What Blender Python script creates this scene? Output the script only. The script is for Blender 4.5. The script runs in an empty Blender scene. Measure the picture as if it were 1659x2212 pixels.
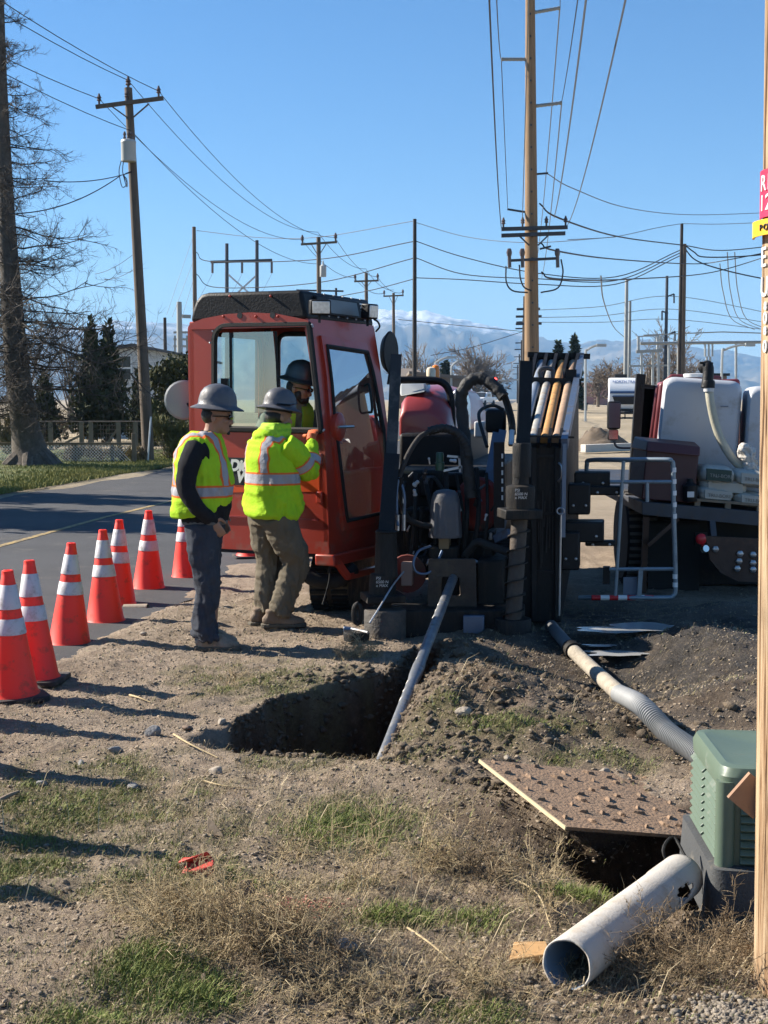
import bpy, bmesh, math, random
import numpy as np
from mathutils import Vector, Matrix
random.seed(7); RNG = np.random.default_rng(7)
scene = bpy.context.scene
COL = scene.collection
R_ = math.radians
# ------------------------------------------------------------------ camera, sky, sun, exposure
F_PX, CX, CY, HOR, CAMZ = 2950.0, 829.5, 1106.0, 862.0, 1.75     # the photo measured at 1659 x 2212
PITCH = math.atan((CY - HOR) / F_PX)
cam_d = bpy.data.cameras.new('camera'); cam = bpy.data.objects.new('camera', cam_d); COL.objects.link(cam)
cam_d.sensor_width = 36.0; cam_d.sensor_fit = 'AUTO'; cam_d.lens = F_PX / 2212.0 * 36.0
cam_d.clip_start = 0.1; cam_d.clip_end = 30000.0
cam.location = (0, 0, CAMZ); cam.rotation_euler = (math.pi / 2 - PITCH, 0, 0)
scene.camera = cam
SUN_EL = R_(33.0); SUN_AZ = R_(19.0)      # towards the sun: left, a little beyond the picture plane
SUN_DIR = Vector((-math.cos(SUN_EL) * math.cos(SUN_AZ), math.cos(SUN_EL) * math.sin(SUN_AZ), math.sin(SUN_EL)))
world = bpy.data.worlds.new('World'); scene.world = world; world.use_nodes = True
wn = world.node_tree
for n in list(wn.nodes): wn.nodes.remove(n)
sky = wn.nodes.new('ShaderNodeTexSky'); sky.sky_type = 'NISHITA'; sky.sun_disc = False
sky.sun_elevation = SUN_EL; sky.sun_rotation = math.atan2(SUN_DIR.x, SUN_DIR.y)
sky.altitude = 700; sky.air_density = 1.0; sky.dust_density = 0.0; sky.ozone_density = 5.0
bg = wn.nodes.new('ShaderNodeBackground'); bg.inputs['Strength'].default_value = 0.06
wo = wn.nodes.new('ShaderNodeOutputWorld')
hsv = wn.nodes.new('ShaderNodeHueSaturation'); hsv.inputs['Saturation'].default_value = 1.16; wn.links.new(sky.outputs[0], hsv.inputs['Color']); wn.links.new(hsv.outputs[0], bg.inputs[0]); wn.links.new(bg.outputs[0], wo.inputs[0])
sun_d = bpy.data.lights.new('sun', 'SUN'); sun_d.energy = 5.0; sun_d.angle = R_(0.53); sun_d.color = (1.0, 0.92, 0.80)
sun = bpy.data.objects.new('sun', sun_d); COL.objects.link(sun)
sun.rotation_euler = (-SUN_DIR).to_track_quat('-Z', 'Y').to_euler(); sun.location = (-20, 10, 20)
scene.view_settings.view_transform = 'Standard'; scene.view_settings.look = 'None'
scene.view_settings.exposure = 1.36; scene.view_settings.gamma = 1.0
scene.cycles.use_denoising = True
scene.cycles.max_bounces = 8; scene.cycles.transparent_max_bounces = 16; scene.cycles.volume_bounces = 0
scene.cycles.caustics_reflective = False; scene.cycles.caustics_refractive = False

# ------------------------------------------------------------------ measuring: a photo position at a known distance or height -> a point
_c, _s = math.cos(PITCH), math.sin(PITCH)
def ray(px, py):
    x = (px - CX) / F_PX; y = -(py - CY) / F_PX
    return Vector((x, _c + y * _s, -_s + y * _c))
def P(px, py, Y):
    d = ray(px, py); t = Y / d.y
    return Vector((d.x * t, Y, CAMZ + d.z * t))
def G(px, py, z=0.0):
    d = ray(px, py); t = (z - CAMZ) / d.z
    return Vector((d.x * t, d.y * t, z))
def PXM(Y): return Y / F_PX                         # metres per photo pixel at distance Y

# ------------------------------------------------------------------ naming
def tag(o, label=None, cat=None, group=None, kind=None):
    if label: o['label'] = label
    if cat: o['category'] = cat
    if group: o['group'] = group
    if kind: o['kind'] = kind
    return o
def thing(name, loc, label, cat, group=None, rz=0.0):
    o = bpy.data.objects.new(name, None); COL.objects.link(o); o.empty_display_size = 0.2
    o.location = loc; o.rotation_euler = (0, 0, rz)
    return tag(o, label, cat, group)
def origin_of(p):
    v = Vector((0, 0, 0))
    while p is not None: v += Vector(p.location); p = p.parent
    return v
def dup(root, loc, rz=0.0, label=None, group=None, scale=None):
    r = root.copy(); COL.objects.link(r); r.location = loc; r.rotation_euler = (0, 0, rz)
    if scale: r.scale = (scale,) * 3 if not hasattr(scale, '__len__') else scale
    if label: r['label'] = label
    if group: r['group'] = group
    for ch in list(root.children):
        c = ch.copy(); COL.objects.link(c); c.parent = r
        for g in list(ch.children):
            d = g.copy(); COL.objects.link(d); d.parent = c
    return r

# ------------------------------------------------------------------ mesh building
def basis(axis):
    a = Vector(axis).normalized()
    u = Vector((0, 0, 1)) if abs(a.z) < 0.9 else Vector((1, 0, 0))
    x = u.cross(a).normalized(); y = a.cross(x).normalized()
    return x, y, a
def rotz(a): return Matrix.Rotation(a, 3, 'Z')
class MB:
    def __init__(s): s.v = []; s.f = []; s.m = []; s.mi = 0
    def add(s, vs, fs):
        b = len(s.v); s.v += [tuple(p) for p in vs]; s.f += [tuple(i + b for i in f) for f in fs]; s.m += [s.mi] * len(fs); return s
    def hexa(s, p):        # 4 bottom, 4 top, both counter-clockwise seen from above
        return s.add(p, [(3, 2, 1, 0), (4, 5, 6, 7), (0, 1, 5, 4), (1, 2, 6, 5), (2, 3, 7, 6), (3, 0, 4, 7)])
    def box(s, c, size, rot=None):
        c = Vector(c); hx, hy, hz = size[0] / 2, size[1] / 2, size[2] / 2
        p = [Vector(q) for q in ((-hx, -hy, -hz), (hx, -hy, -hz), (hx, hy, -hz), (-hx, hy, -hz), (-hx, -hy, hz), (hx, -hy, hz), (hx, hy, hz), (-hx, hy, hz))]
        if rot is not None: p = [rot @ q for q in p]
        return s.hexa([c + q for q in p])
    def bar(s, a, b, w, h=None):      # a rectangular bar from a to b
        a = Vector(a); b = Vector(b); h = h or w; x, y, z = basis(b - a); L = (b - a).length
        rot = Matrix((x, y, z)).transposed()
        return s.box((a + b) / 2, (w, h, L), rot)
    def tube(s, pts, r, n=8, cap=True, r2=None):
        pts = [Vector(p) for p in pts]; k = len(pts)
        if not hasattr(r, '__len__'): r = [r] * k
        t0 = (pts[1] - pts[0]); x, y, _ = basis(t0); vs = []; prev = t0.normalized()
        for i, p in enumerate(pts):
            t = (pts[min(i + 1, k - 1)] - pts[max(i - 1, 0)])
            if t.length < 1e-9: t = prev.copy()
            t.normalize()
            q = prev.rotation_difference(t); x = q @ x; y = q @ y; prev = t
            for j in range(n):
                a = 2 * math.pi * j / n
                vs.append(p + (x * math.cos(a) + y * math.sin(a)) * r[i])
        fs = [(i * n + j, i * n + (j + 1) % n, (i + 1) * n + (j + 1) % n, (i + 1) * n + j) for i in range(k - 1) for j in range(n)]
        if cap: fs += [tuple(range(n - 1, -1, -1)), tuple((k - 1) * n + j for j in range(n))]
        return s.add(vs, fs)
    def cyl(s, a, b, r, n=16, r2=None): return s.tube([a, b], [r, r if r2 is None else r2], n)
    def pipe(s, a, b, ro, ri, n=28):      # a hollow pipe
        x, y, z = basis(Vector(b) - Vector(a)); vs = []
        for p, r in ((a, ro), (b, ro), (b, ri), (a, ri)):
            for j in range(n):
                t = 2 * math.pi * j / n; vs.append(Vector(p) + (x * math.cos(t) + y * math.sin(t)) * r)
        return s.add(vs, [(k * n + j, k * n + (j + 1) % n, ((k + 1) % 4) * n + (j + 1) % n, ((k + 1) % 4) * n + j) for k in range(4) for j in range(n)])
    def lathe(s, prof, c=(0, 0, 0), axis=(0, 0, 1), n=24, sx=1.0, sy=1.0, cap=True):   # prof: (radius, height)
        x, y, a = basis(axis)
        if abs(Vector(axis).normalized().z) > 0.999: x, y, a = Vector((1, 0, 0)), Vector((0, 1, 0)), Vector((0, 0, 1)) if Vector(axis).z > 0 else Vector((0, 0, -1))
        c = Vector(c); vs = []
        for r, h in prof:
            for j in range(n):
                t = 2 * math.pi * j / n; vs.append(c + x * (math.cos(t) * r * sx) + y * (math.sin(t) * r * sy) + a * h)
        k = len(prof)
        fs = [(i * n + j, i * n + (j + 1) % n, (i + 1) * n + (j + 1) % n, (i + 1) * n + j) for i in range(k - 1) for j in range(n)]
        if cap: fs += [tuple(range(n - 1, -1, -1)), tuple((k - 1) * n + j for j in range(n))]
        return s.add(vs, fs)
    def loft(s, rings, cap=True, closed=True):
        n = len(rings[0]); k = len(rings); vs = [p for r in rings for p in r]
        m = n if closed else n - 1
        fs = [(i * n + j, i * n + (j + 1) % n, (i + 1) * n + (j + 1) % n, (i + 1) * n + j) for i in range(k - 1) for j in range(m)]
        if cap: fs += [tuple(range(n - 1, -1, -1)), tuple((k - 1) * n + j for j in range(n))]
        return s.add(vs, fs)
    def prism(s, poly, off):
        off = Vector(off); n = len(poly); p = [Vector(q) for q in poly]
        return s.add(p + [q + off for q in p], [tuple(range(n - 1, -1, -1)), tuple(range(n, 2 * n))] + [(i, (i + 1) % n, n + (i + 1) % n, n + i) for i in range(n)])
    def ell(s, c, r, n=14, m=9, rot=None):
        c = Vector(c); vs = []; 
        for i in range(m + 1):
            t = math.pi * i / m
            for j in range(n):
                a = 2 * math.pi * j / n
                q = Vector((math.sin(t) * math.cos(a) * r[0], math.sin(t) * math.sin(a) * r[1], -math.cos(t) * r[2]))
                if rot is not None: q = rot @ q
                vs.append(c + q)
        return s.add(vs, [(i * n + j, i * n + (j + 1) % n, (i + 1) * n + (j + 1) % n, (i + 1) * n + j) for i in range(m) for j in range(n)])
    def ringpanel(s, outer, inner, thick):     # a plate with an opening; loops of equal length
        t = Vector(thick); n = len(outer); vs = [Vector(p) for p in outer] + [Vector(p) for p in inner]; vs += [p + t for p in vs]
        fs = []
        for i in range(n):
            j = (i + 1) % n
            fs += [(i, j, n + j, n + i), (2 * n + j, 2 * n + i, 3 * n + i, 3 * n + j), (j, i, 2 * n + i, 2 * n + j), (n + i, n + j, 3 * n + j, 3 * n + i)]
        return s.add(vs, fs)
    def build(s, name, mat, parent=None, smooth=True, bevel=0.0, seg=2, loc=None, clean=True, ang=38):
        o0 = origin_of(parent) if parent is not None else Vector(loc or (0, 0, 0))
        me = bpy.data.meshes.new(name)
        me.from_pydata([(x - o0.x, y - o0.y, z - o0.z) for x, y, z in s.v], [], s.f); 
        mats = mat if isinstance(mat, (list, tuple)) else [mat]
        for m in mats: me.materials.append(m)
        if len(mats) > 1: me.polygons.foreach_set('material_index', s.m)
        if clean:
            bm = bmesh.new(); bm.from_mesh(me); bmesh.ops.remove_doubles(bm, verts=bm.verts, dist=1e-5); bmesh.ops.recalc_face_normals(bm, faces=bm.faces); bm.to_mesh(me); bm.free()
        if smooth: me.shade_smooth(); me.set_sharp_from_angle(angle=R_(ang))
        o = bpy.data.objects.new(name, me); COL.objects.link(o)
        if parent is not None: o.parent = parent
        else: o.location = o0
        if bevel > 0:
            b = o.modifiers.new('bevel', 'BEVEL'); b.width = bevel; b.segments = seg; b.limit_method = 'ANGLE'; b.angle_limit = R_(40)
        return o
def np_mesh(name, verts, quads, mat, parent=None, smooth=False, attrs=None, colors=None):
    me = bpy.data.meshes.new(name); nv = len(verts); nf = len(quads); k = quads.shape[1]
    me.vertices.add(nv); me.vertices.foreach_set('co', np.ascontiguousarray(verts, dtype=np.float32).ravel())
    me.loops.add(nf * k); me.loops.foreach_set('vertex_index', np.ascontiguousarray(quads, dtype=np.int32).ravel())
    me.polygons.add(nf); me.polygons.foreach_set('loop_start', np.arange(0, nf * k, k, dtype=np.int32))
    me.update(calc_edges=True); me.validate()
    for m in (mat if isinstance(mat, (list, tuple)) else [mat]): me.materials.append(m)
    if attrs:
        for an, av in attrs.items():
            a = me.attributes.new(an, 'FLOAT', 'POINT'); a.data.foreach_set('value', np.ascontiguousarray(av, dtype=np.float32).ravel())
    if smooth: me.shade_smooth()
    o = bpy.data.objects.new(name, me); COL.objects.link(o)
    if parent is not None: o.parent = parent
    return o
def rquad(c, r, k=5):      # four corners (2-D), rounded, 4*k points
    out = []; n = 4; c = [Vector(q) for q in c]
    rr = r if hasattr(r, '__len__') else [r] * 4
    for i in range(n):
        p = c[i]; a = (c[i - 1] - p).normalized(); b = (c[(i + 1) % n] - p).normalized(); q = rr[i]
        for j in range(k):
            t = j / (k - 1); s0 = p + a * q; s1 = p + b * q
            out.append(s0 * (1 - t) ** 2 + p * 2 * t * (1 - t) + s1 * t ** 2)
    return out
def bez(pts, n=24):        # smooth curve through points (Catmull-Rom)
    p = [Vector(q) for q in pts]; p = [2 * p[0] - p[1]] + p + [2 * p[-1] - p[-2]]; out = []; m = len(p) - 3
    for i in range(m):
        k = max(2, n // m)
        for j in range(k):
            t = j / k; a, b, c, d = p[i:i + 4]
            out.append(0.5 * ((2 * b) + (c - a) * t + (2 * a - 5 * b + 4 * c - d) * t * t + (3 * b - a - 3 * c + d) * t ** 3))
    out.append(p[-2]); return out

# ------------------------------------------------------------------ noise in numpy (terrain, folds)
_LAT = np.random.default_rng(11).random((8, 256, 256))
def vnoise(x, y, seed=0):
    L = _LAT[seed % 8]; xi = np.floor(x).astype(int); yi = np.floor(y).astype(int); fx = x - xi; fy = y - yi
    fx = fx * fx * (3 - 2 * fx); fy = fy * fy * (3 - 2 * fy); a = xi & 255; b = (xi + 1) & 255; c = yi & 255; d = (yi + 1) & 255
    return (L[a, c] * (1 - fx) + L[b, c] * fx) * (1 - fy) + (L[a, d] * (1 - fx) + L[b, d] * fx) * fy - 0.5
def fbm(x, y, s, oct=4, seed=0, gain=0.5):
    r = 0; a = 1.0; q = 1.0 / s
    for i in range(oct):
        r = r + a * vnoise(x * q + 17.3 * i, y * q + 9.1 * i, seed + i); a *= gain; q *= 2.03
    return r
def sstep(a, b, x):
    t = np.clip((x - a) / (b - a), 0, 1); return t * t * (3 - 2 * t)

# ------------------------------------------------------------------ materials
def lin(r, g, b): 
    f = lambda c: (c / 255 / 12.92) if c <= 10.3 else ((c / 255 + 0.055) / 1.055) ** 2.4
    return (f(r), f(g), f(b), 1.0)
def mat(name, col, rough=0.6, metal=0.0, var=0.12, scale=6.0, bump=0.0, bscale=60.0, dirt=None, dirt_amt=0.4, dscale=5.0, spec=0.5, coat=0.0, stretch=None):
    m = bpy.data.materials.new(name); m.use_nodes = True; nt = m.node_tree; b = nt.nodes['Principled BSDF']
    b.inputs['Roughness'].default_value = rough; b.inputs['Metallic'].default_value = metal
    b.inputs['Specular IOR Level'].default_value = spec; b.inputs['Coat Weight'].default_value = coat
    tc = nt.nodes.new('ShaderNodeTexCoord'); src = tc.outputs['Object']
    if stretch:
        mp = nt.nodes.new('ShaderNodeMapping'); mp.inputs['Scale'].default_value = stretch; nt.links.new(src, mp.inputs[0]); src = mp.outputs[0]
    n1 = nt.nodes.new('ShaderNodeTexNoise'); n1.inputs['Scale'].default_value = scale; n1.inputs['Detail'].default_value = 6; nt.links.new(src, n1.inputs[0])
    hs = nt.nodes.new('ShaderNodeMix'); hs.data_type = 'RGBA'
    c = col[:3]; 
    hs.inputs[6].default_value = tuple(max(0, q * (1 - var * 1.6)) for q in c) + (1,); hs.inputs[7].default_value = tuple(min(1, q * (1 + var * 1.6)) for q in c) + (1,)
    nt.links.new(n1.outputs[0], hs.inputs[0]); last = hs.outputs[2]
    if dirt is not None:
        n2 = nt.nodes.new('ShaderNodeTexNoise'); n2.inputs['Scale'].default_value = dscale; n2.inputs['Detail'].default_value = 8; n2.inputs['Roughness'].default_value = 0.7; nt.links.new(src, n2.inputs[0])
        rp = nt.nodes.new('ShaderNodeValToRGB'); rp.color_ramp.elements[0].position = 0.62 - 0.3 * dirt_amt; rp.color_ramp.elements[1].position = 0.78 - 0.25 * dirt_amt
        nt.links.new(n2.outputs[0], rp.inputs[0])
        mx = nt.nodes.new('ShaderNodeMix'); mx.data_type = 'RGBA'; nt.links.new(rp.outputs[0], mx.inputs[0]); nt.links.new(last, mx.inputs[6]); mx.inputs[7].default_value = tuple(dirt[:3]) + (1,); last = mx.outputs[2]
        mr = nt.nodes.new('ShaderNodeMix'); mr.data_type = 'FLOAT'; nt.links.new(rp.outputs[0], mr.inputs[0]); mr.inputs[2].default_value = rough; mr.inputs[3].default_value = 0.9; nt.links.new(mr.outputs[0], b.inputs['Roughness'])
    nt.links.new(last, b.inputs['Base Color'])
    if bump > 0:
        n3 = nt.nodes.new('ShaderNodeTexNoise'); n3.inputs['Scale'].default_value = bscale; n3.inputs['Detail'].default_value = 4; nt.links.new(src, n3.inputs[0])
        bp = nt.nodes.new('ShaderNodeBump'); bp.inputs['Strength'].default_value = bump; bp.inputs['Distance'].default_value = 0.02; nt.links.new(n3.outputs[0], bp.inputs['Height']); nt.links.new(bp.outputs[0], b.inputs['Normal'])
    return m
def glass(name, tint=(0.8, 0.9, 0.88), refl=1.0, rough=0.02, dusty=0.0, f0=0.07):
    m = bpy.data.materials.new(name); m.use_nodes = True; nt = m.node_tree; nt.nodes.remove(nt.nodes['Principled BSDF']); out = nt.nodes['Material Output']
    tr = nt.nodes.new('ShaderNodeBsdfTransparent'); tr.inputs[0].default_value = tuple(tint) + (1,)
    gl = nt.nodes.new('ShaderNodeBsdfGlossy'); gl.inputs['Roughness'].default_value = rough; gl.inputs[0].default_value = (refl, refl, refl, 1)
    ge = nt.nodes.new('ShaderNodeNewGeometry'); dt = nt.nodes.new('ShaderNodeVectorMath'); dt.operation = 'DOT_PRODUCT'; nt.links.new(ge.outputs['Normal'], dt.inputs[0]); nt.links.new(ge.outputs['Incoming'], dt.inputs[1]); last = dt.outputs['Value']
    for op, v in (('ABSOLUTE', None), ('SUBTRACT', 1.0), ('POWER', 5.0), ('MULTIPLY_ADD', 1.0 - f0)):      # Schlick reflectance, the same from both sides of the pane
        q = nt.nodes.new('ShaderNodeMath'); q.operation = op
        if op == 'SUBTRACT': q.inputs[0].default_value = v; nt.links.new(last, q.inputs[1])
        else:
            nt.links.new(last, q.inputs[0])
            if v is not None: q.inputs[1].default_value = v
            if op == 'MULTIPLY_ADD': q.inputs[2].default_value = f0
        last = q.outputs[0]
    mx = nt.nodes.new('ShaderNodeMixShader'); nt.links.new(last, mx.inputs[0]); nt.links.new(tr.outputs[0], mx.inputs[1]); nt.links.new(gl.outputs[0], mx.inputs[2]); last = mx.outputs[0]
    if dusty > 0:
        df = nt.nodes.new('ShaderNodeBsdfDiffuse'); df.inputs[0].default_value = (0.42, 0.38, 0.33, 1); n = nt.nodes.new('ShaderNodeTexNoise'); n.inputs['Scale'].default_value = 5; n.inputs['Detail'].default_value = 8
        tc = nt.nodes.new('ShaderNodeTexCoord'); nt.links.new(tc.outputs['Object'], n.inputs[0])
        ml = nt.nodes.new('ShaderNodeMath'); ml.operation = 'MULTIPLY'; ml.inputs[1].default_value = dusty; nt.links.new(n.outputs[0], ml.inputs[0])
        m2 = nt.nodes.new('ShaderNodeMixShader'); nt.links.new(ml.outputs[0], m2.inputs[0]); nt.links.new(last, m2.inputs[1]); nt.links.new(df.outputs[0], m2.inputs[2]); last = m2.outputs[0]
    nt.links.new(last, out.inputs[0]); return m
def emit(name, col, strength):
    m = bpy.data.materials.new(name); m.use_nodes = True; b = m.node_tree.nodes['Principled BSDF']; b.inputs['Base Color'].default_value = col
    b.inputs['Emission Color'].default_value = col; b.inputs['Emission Strength'].default_value = strength; return m
def text_mesh(name, body, size, origin, xdir, ydir, m, parent, shear=0.0, bold=0.0, ext=0.002, align='LEFT', spacing=1.0):
    cu = bpy.data.curves.new(name, 'FONT'); cu.body = body; cu.size = size; cu.shear = shear; cu.offset = bold; cu.extrude = ext; cu.align_x = align; cu.space_character = spacing
    o = bpy.data.objects.new(name + '_tmp', cu); COL.objects.link(o); dg = bpy.context.evaluated_depsgraph_get(); me = bpy.data.meshes.new_from_object(o.evaluated_get(dg)); bpy.data.objects.remove(o)
    x = Vector(xdir).normalized(); y = Vector(ydir).normalized(); z = x.cross(y); o0 = origin_of(parent) if parent else Vector((0, 0, 0)); og = Vector(origin) - o0
    for v in me.vertices: v.co = og + x * v.co.x + y * v.co.y + z * v.co.z
    me.materials.clear(); me.materials.append(m); ob = bpy.data.objects.new(name, me); COL.objects.link(ob)
    if parent: ob.parent = parent
    return ob
SOIL = lin(120, 98, 74)
M = {}
M['soot'] = mat('black_paint', (0.006, 0.006, 0.007), 0.55, 0, 0.3, 9, 0.15, 60, dirt=(0.05, 0.04, 0.03), dirt_amt=0.12, spec=.3)
M['black_muddy'] = mat('muddy_black_steel', (0.007, 0.0065, 0.0065), 0.55, 0, 0.3, 12, 0.4, 50, dirt=(0.05, 0.039, 0.029), dirt_amt=0.42, dscale=2.2, spec=.3, stretch=(5, 5, .8))
M['rubber'] = mat('black_rubber', (0.009, 0.009, 0.009), 0.8, 0, 0.25, 20, 0.2, 120)
M['steel'] = mat('bare_steel', (0.42, 0.42, 0.43), 0.38, 0.9, 0.2, 14, 0.1, 90, dirt=(0.2, 0.14, 0.1), dirt_amt=0.2)
M['galv'] = mat('galvanised_steel', (0.5, 0.54, 0.58), 0.5, 0.6, 0.12, 14, 0.05, 80)
M['white_paint'] = mat('white_paint', (0.6, 0.6, 0.59), 0.5, 0, 0.06, 6)
M["cab_red"] = mat("cab_red_paint", lin(166, 56, 38), 0.38, 0, 0.10, 4, 0.03, 30, dirt=(0.21, 0.12, 0.085), dirt_amt=0.2, dscale=3.5, coat=0.2)
M['orange'] = mat('orange_paint', lin(215, 80, 25), 0.4, 0, 0.08, 4)
M['wood_pole'] = None
# ================================================================== THE SETTING: ground, road, hills, haze
def road_c(Y):
    Y = np.asarray(Y, dtype=float)
    return np.where(Y < 20, -4.56 + .11 * (Y - 16.2), np.where(Y < 40, -4.142 + .15 * (Y - 20), -1.142 + .0997 * (Y - 40)))
def road_z(Y): return 0.8 * sstep(50, 190, np.asarray(Y, dtype=float))
ROAD_HW = 3.35
def polyw(pts): return np.array([[G(*p).x, G(*p).y] for p in pts])
PIT = polyw([(468, 1612), (520, 1624), (600, 1629), (700, 1632), (820, 1638), (858, 1600), (893, 1545), (915, 1480), (955, 1425), (985, 1388), (930, 1388), (880, 1425), (855, 1450), (800, 1468), (700, 1484), (620, 1500), (560, 1528), (505, 1566), (490, 1590)])
LEDGE = polyw([(395, 1600), (470, 1618), (530, 1612), (520, 1565), (450, 1570)])
TRENCH = np.array([[.82, 5.62], [.80, 5.30], [.86, 4.98], [1.02, 4.86], [1.30, 5.0], [1.6, 5.1], [1.75, 5.5], [1.55, 6.0]])
def sdpoly(x, y, poly):      # signed distance, positive inside
    d = np.full(x.shape, 1e9); ins = np.zeros(x.shape, bool); n = len(poly)
    for i in range(n):
        ax, ay = poly[i]; bx, by = poly[(i + 1) % n]; ex, ey = bx - ax, by - ay
        t = np.clip(((x - ax) * ex + (y - ay) * ey) / (ex * ex + ey * ey), 0, 1)
        d = np.minimum(d, np.hypot(x - ax - t * ex, y - ay - t * ey))
        c = ((ay > y) != (by > y)) & (x < (bx - ax) * (y - ay) / (by - ay + 1e-12) + ax); ins ^= c
    return np.where(ins, d, -d)
def gp(px, py): q = G(px, py); return q.x, q.y
MOUNDS = [(950, 1590, .12, .20, .26), (985, 1535, .13, .24, .30), (1015, 1478, .11, .26, .32), (1060, 1560, .12, .40, .35), (1150, 1540, .10, .45, .4), (1010, 1420, .10, .3, .25), (930, 1660, .05, .25, .22), (1130, 1620, .09, .4, .22),
          (1280, 1600, .05, .5, .3), (1480, 1400, .14, .5, .45), (1620, 1440, .18, .5, .5), (1600, 1345, .14, .6, .5), (1640, 1540, .16, .5, .5), (1090, 1375, .06, .5, .2), (760, 1460, .05, .35, .2), (1040, 1660, .06, .14, .12)]
DIPS = [(1380, 1430, .16, .55, .6), (1330, 1500, .08, .4, .4), (1380, 1790, .22, .42, .42), (1550, 1830, .14, .5, .5), (520, 2060, -.06, .5, .3), (180, 1960, -.035, .5, .3), (1500, 1960, .08, .3, .25)]
def H(x, y, fine=True):
    x = np.asarray(x, dtype=float); y = np.asarray(y, dtype=float); sh = x.shape; x = np.atleast_1d(x); y = np.atleast_1d(y)
    near = 1 - sstep(14, 30, np.hypot(x, y))
    rc = road_c(y); rx = x - rc
    h = near * (fbm(x, y, .9, 3, 1) * .035 + fbm(x, y, .21, 3, 2) * .020)
    if fine: h = h + near * (fbm(x, y, .10, 4, 3, .62) * .020)
    h = h + (1 - near) * fbm(x, y, 9.0, 3, 4) * .10 * (1 - sstep(150, 400, np.hypot(x, y)))
    dug = np.zeros_like(h)
    for px, py, a, sx, sy in MOUNDS:
        cx, cy = gp(px, py); g = np.exp(-((x - cx) / sx) ** 2 - ((y - cy) / sy) ** 2); h = h + a * g; dug = np.maximum(dug, g)
    for px, py, a, sx, sy in DIPS:
        cx, cy = gp(px, py); h = h - a * np.exp(-((x - cx) / sx) ** 2 - ((y - cy) / sy) ** 2)
    c = near * dug
    if fine: h = h + c * (fbm(x, y, .16, 4, 5, .62) * .06 + np.abs(fbm(x, y, .06, 2, 6)) * .03)
    wob = fbm(x, y, .25, 3, 2) * .10 + fbm(x, y, .06, 2, 4) * .045
    d = sdpoly(x, y, PIT) + wob * .55; h = np.where(d > -.05, h - .80 * sstep(-.012, .09, d) * (1 + .1 * fbm(x, y, .3, 2, 1)), h)
    d = sdpoly(x, y, LEDGE) + wob * .6; h = np.where(d > -.05, h - .24 * sstep(-.02, .16, d), h)
    d = sdpoly(x, y, TRENCH) + wob * .5; h = np.where(d > -.05, h - .45 * sstep(-.02, .12, d), h)
    t2 = np.exp(-((x + .42) / .4) ** 4 - ((y - 10.75) / .35) ** 4); h = h + t2 * np.sin((x * .55 + y) * 2 * np.pi / .075) * .012
    # churned track marks on the flattened mud to the right of the rig
    tr = np.exp(-((x - 2.0) / .75) ** 4 - ((y - 11.6) / .9) ** 4); h = h + tr * (np.sin(y * 2 * np.pi / .13 + fbm(x, y, .5, 2, 3) * 3) * .018 + .02)
    rz = road_z(y); h = h + rz * (1 - sstep(8, 40, np.abs(rx)))
    edge = ROAD_HW - .34 + .16 * np.clip(fbm(x, y, .9, 4, 6, .6), -.6, .6); onroad = 1 - sstep(edge - .05, edge + .28, np.abs(rx)); h = h * (1 - onroad) + onroad * (rz - .03) + (1 - onroad) * np.exp(-((np.abs(rx) - ROAD_HW - .1) / .5) ** 2) * .015 
    return h.reshape(sh) if sh else float(h[0])
def HZ(x, y): return float(H(np.array([x]), np.array([y]))[0])
def GT(px, py):      # photo position -> the point of the terrain it shows
    z = 0.0
    for _ in range(6): q = G(px, py, z); z = 0.5 * z + 0.5 * HZ(q.x, q.y)
    q = G(px, py, z); q.z = HZ(q.x, q.y); return q
def grow(a, b, step0, k):
    out = [a]; s = step0
    while (out[-1] < b): out.append(out[-1] + s); s *= k
    return out
FS = .0215
gx = np.array([-q for q in grow(2.3, 4200, .03, 1.16)][::-1][:-1] + list(np.arange(-2.3, 2.3001, FS)) + grow(2.3, 4200, .03, 1.13)[1:])
gy = np.array([-q for q in grow(-3.45, 60, .08, 1.4)][::-1][:-1] + list(np.arange(3.45, 10.9, FS)) + grow(10.9, 8200, .024, 1.045)[1:])
XX, YY = np.meshgrid(gx, gy); ZZ = H(XX, YY)
nx, ny = len(gx), len(gy)
ii = (np.arange(ny - 1)[:, None] * nx + np.arange(nx - 1)[None, :]).ravel()
quads = np.stack([ii, ii + 1, ii + 1 + nx, ii + nx], 1)
def gsum(lst, x, y):
    r = np.zeros_like(x)
    for px, py, a, sx, sy in lst:
        cx, cy = gp(px, py); r = np.maximum(r, a * np.exp(-((x - cx) / sx) ** 2 - ((y - cy) / sy) ** 2))
    return r
near = 1 - sstep(14, 30, np.hypot(XX, YY))
dug = gsum([(q[0], q[1], .85, q[3] * 1.2, q[4] * 1.2) for q in MOUNDS if q[0] < 1450 and q[0] != 760 and q[0] != 930], XX, YY)
dug = np.maximum(dug, sstep(-.06, .02, sdpoly(XX, YY, PIT)));  dug = np.maximum(dug, sstep(-.15, .0, sdpoly(XX, YY, TRENCH)))
dug = np.maximum(dug, .85 * np.exp(-((XX - 1.7) / 1.3) ** 4 - ((YY - 8.4) / 1.7) ** 4)); dug = np.maximum(dug, .75 * np.exp(-((XX - .75) / .5) ** 2 - ((YY - 4.0) / .5) ** 2) )
dug = np.maximum(dug, .7 * np.exp(-((XX - .35) / .35) ** 2 - ((YY - 5.6) / .4) ** 2))
dug = np.clip(dug + fbm(XX, YY, .22, 4, 3) * .5 * (dug > .03), 0, 1) * near
wet = np.exp(-((XX - 2.1) / 1.15) ** 4 - ((YY - 9.3) / 2.2) ** 4); wet = np.clip(wet + fbm(XX, YY, .3, 4, 5) * .8 * (wet > .05), 0, 1) * near
far = 1 - near
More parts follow.
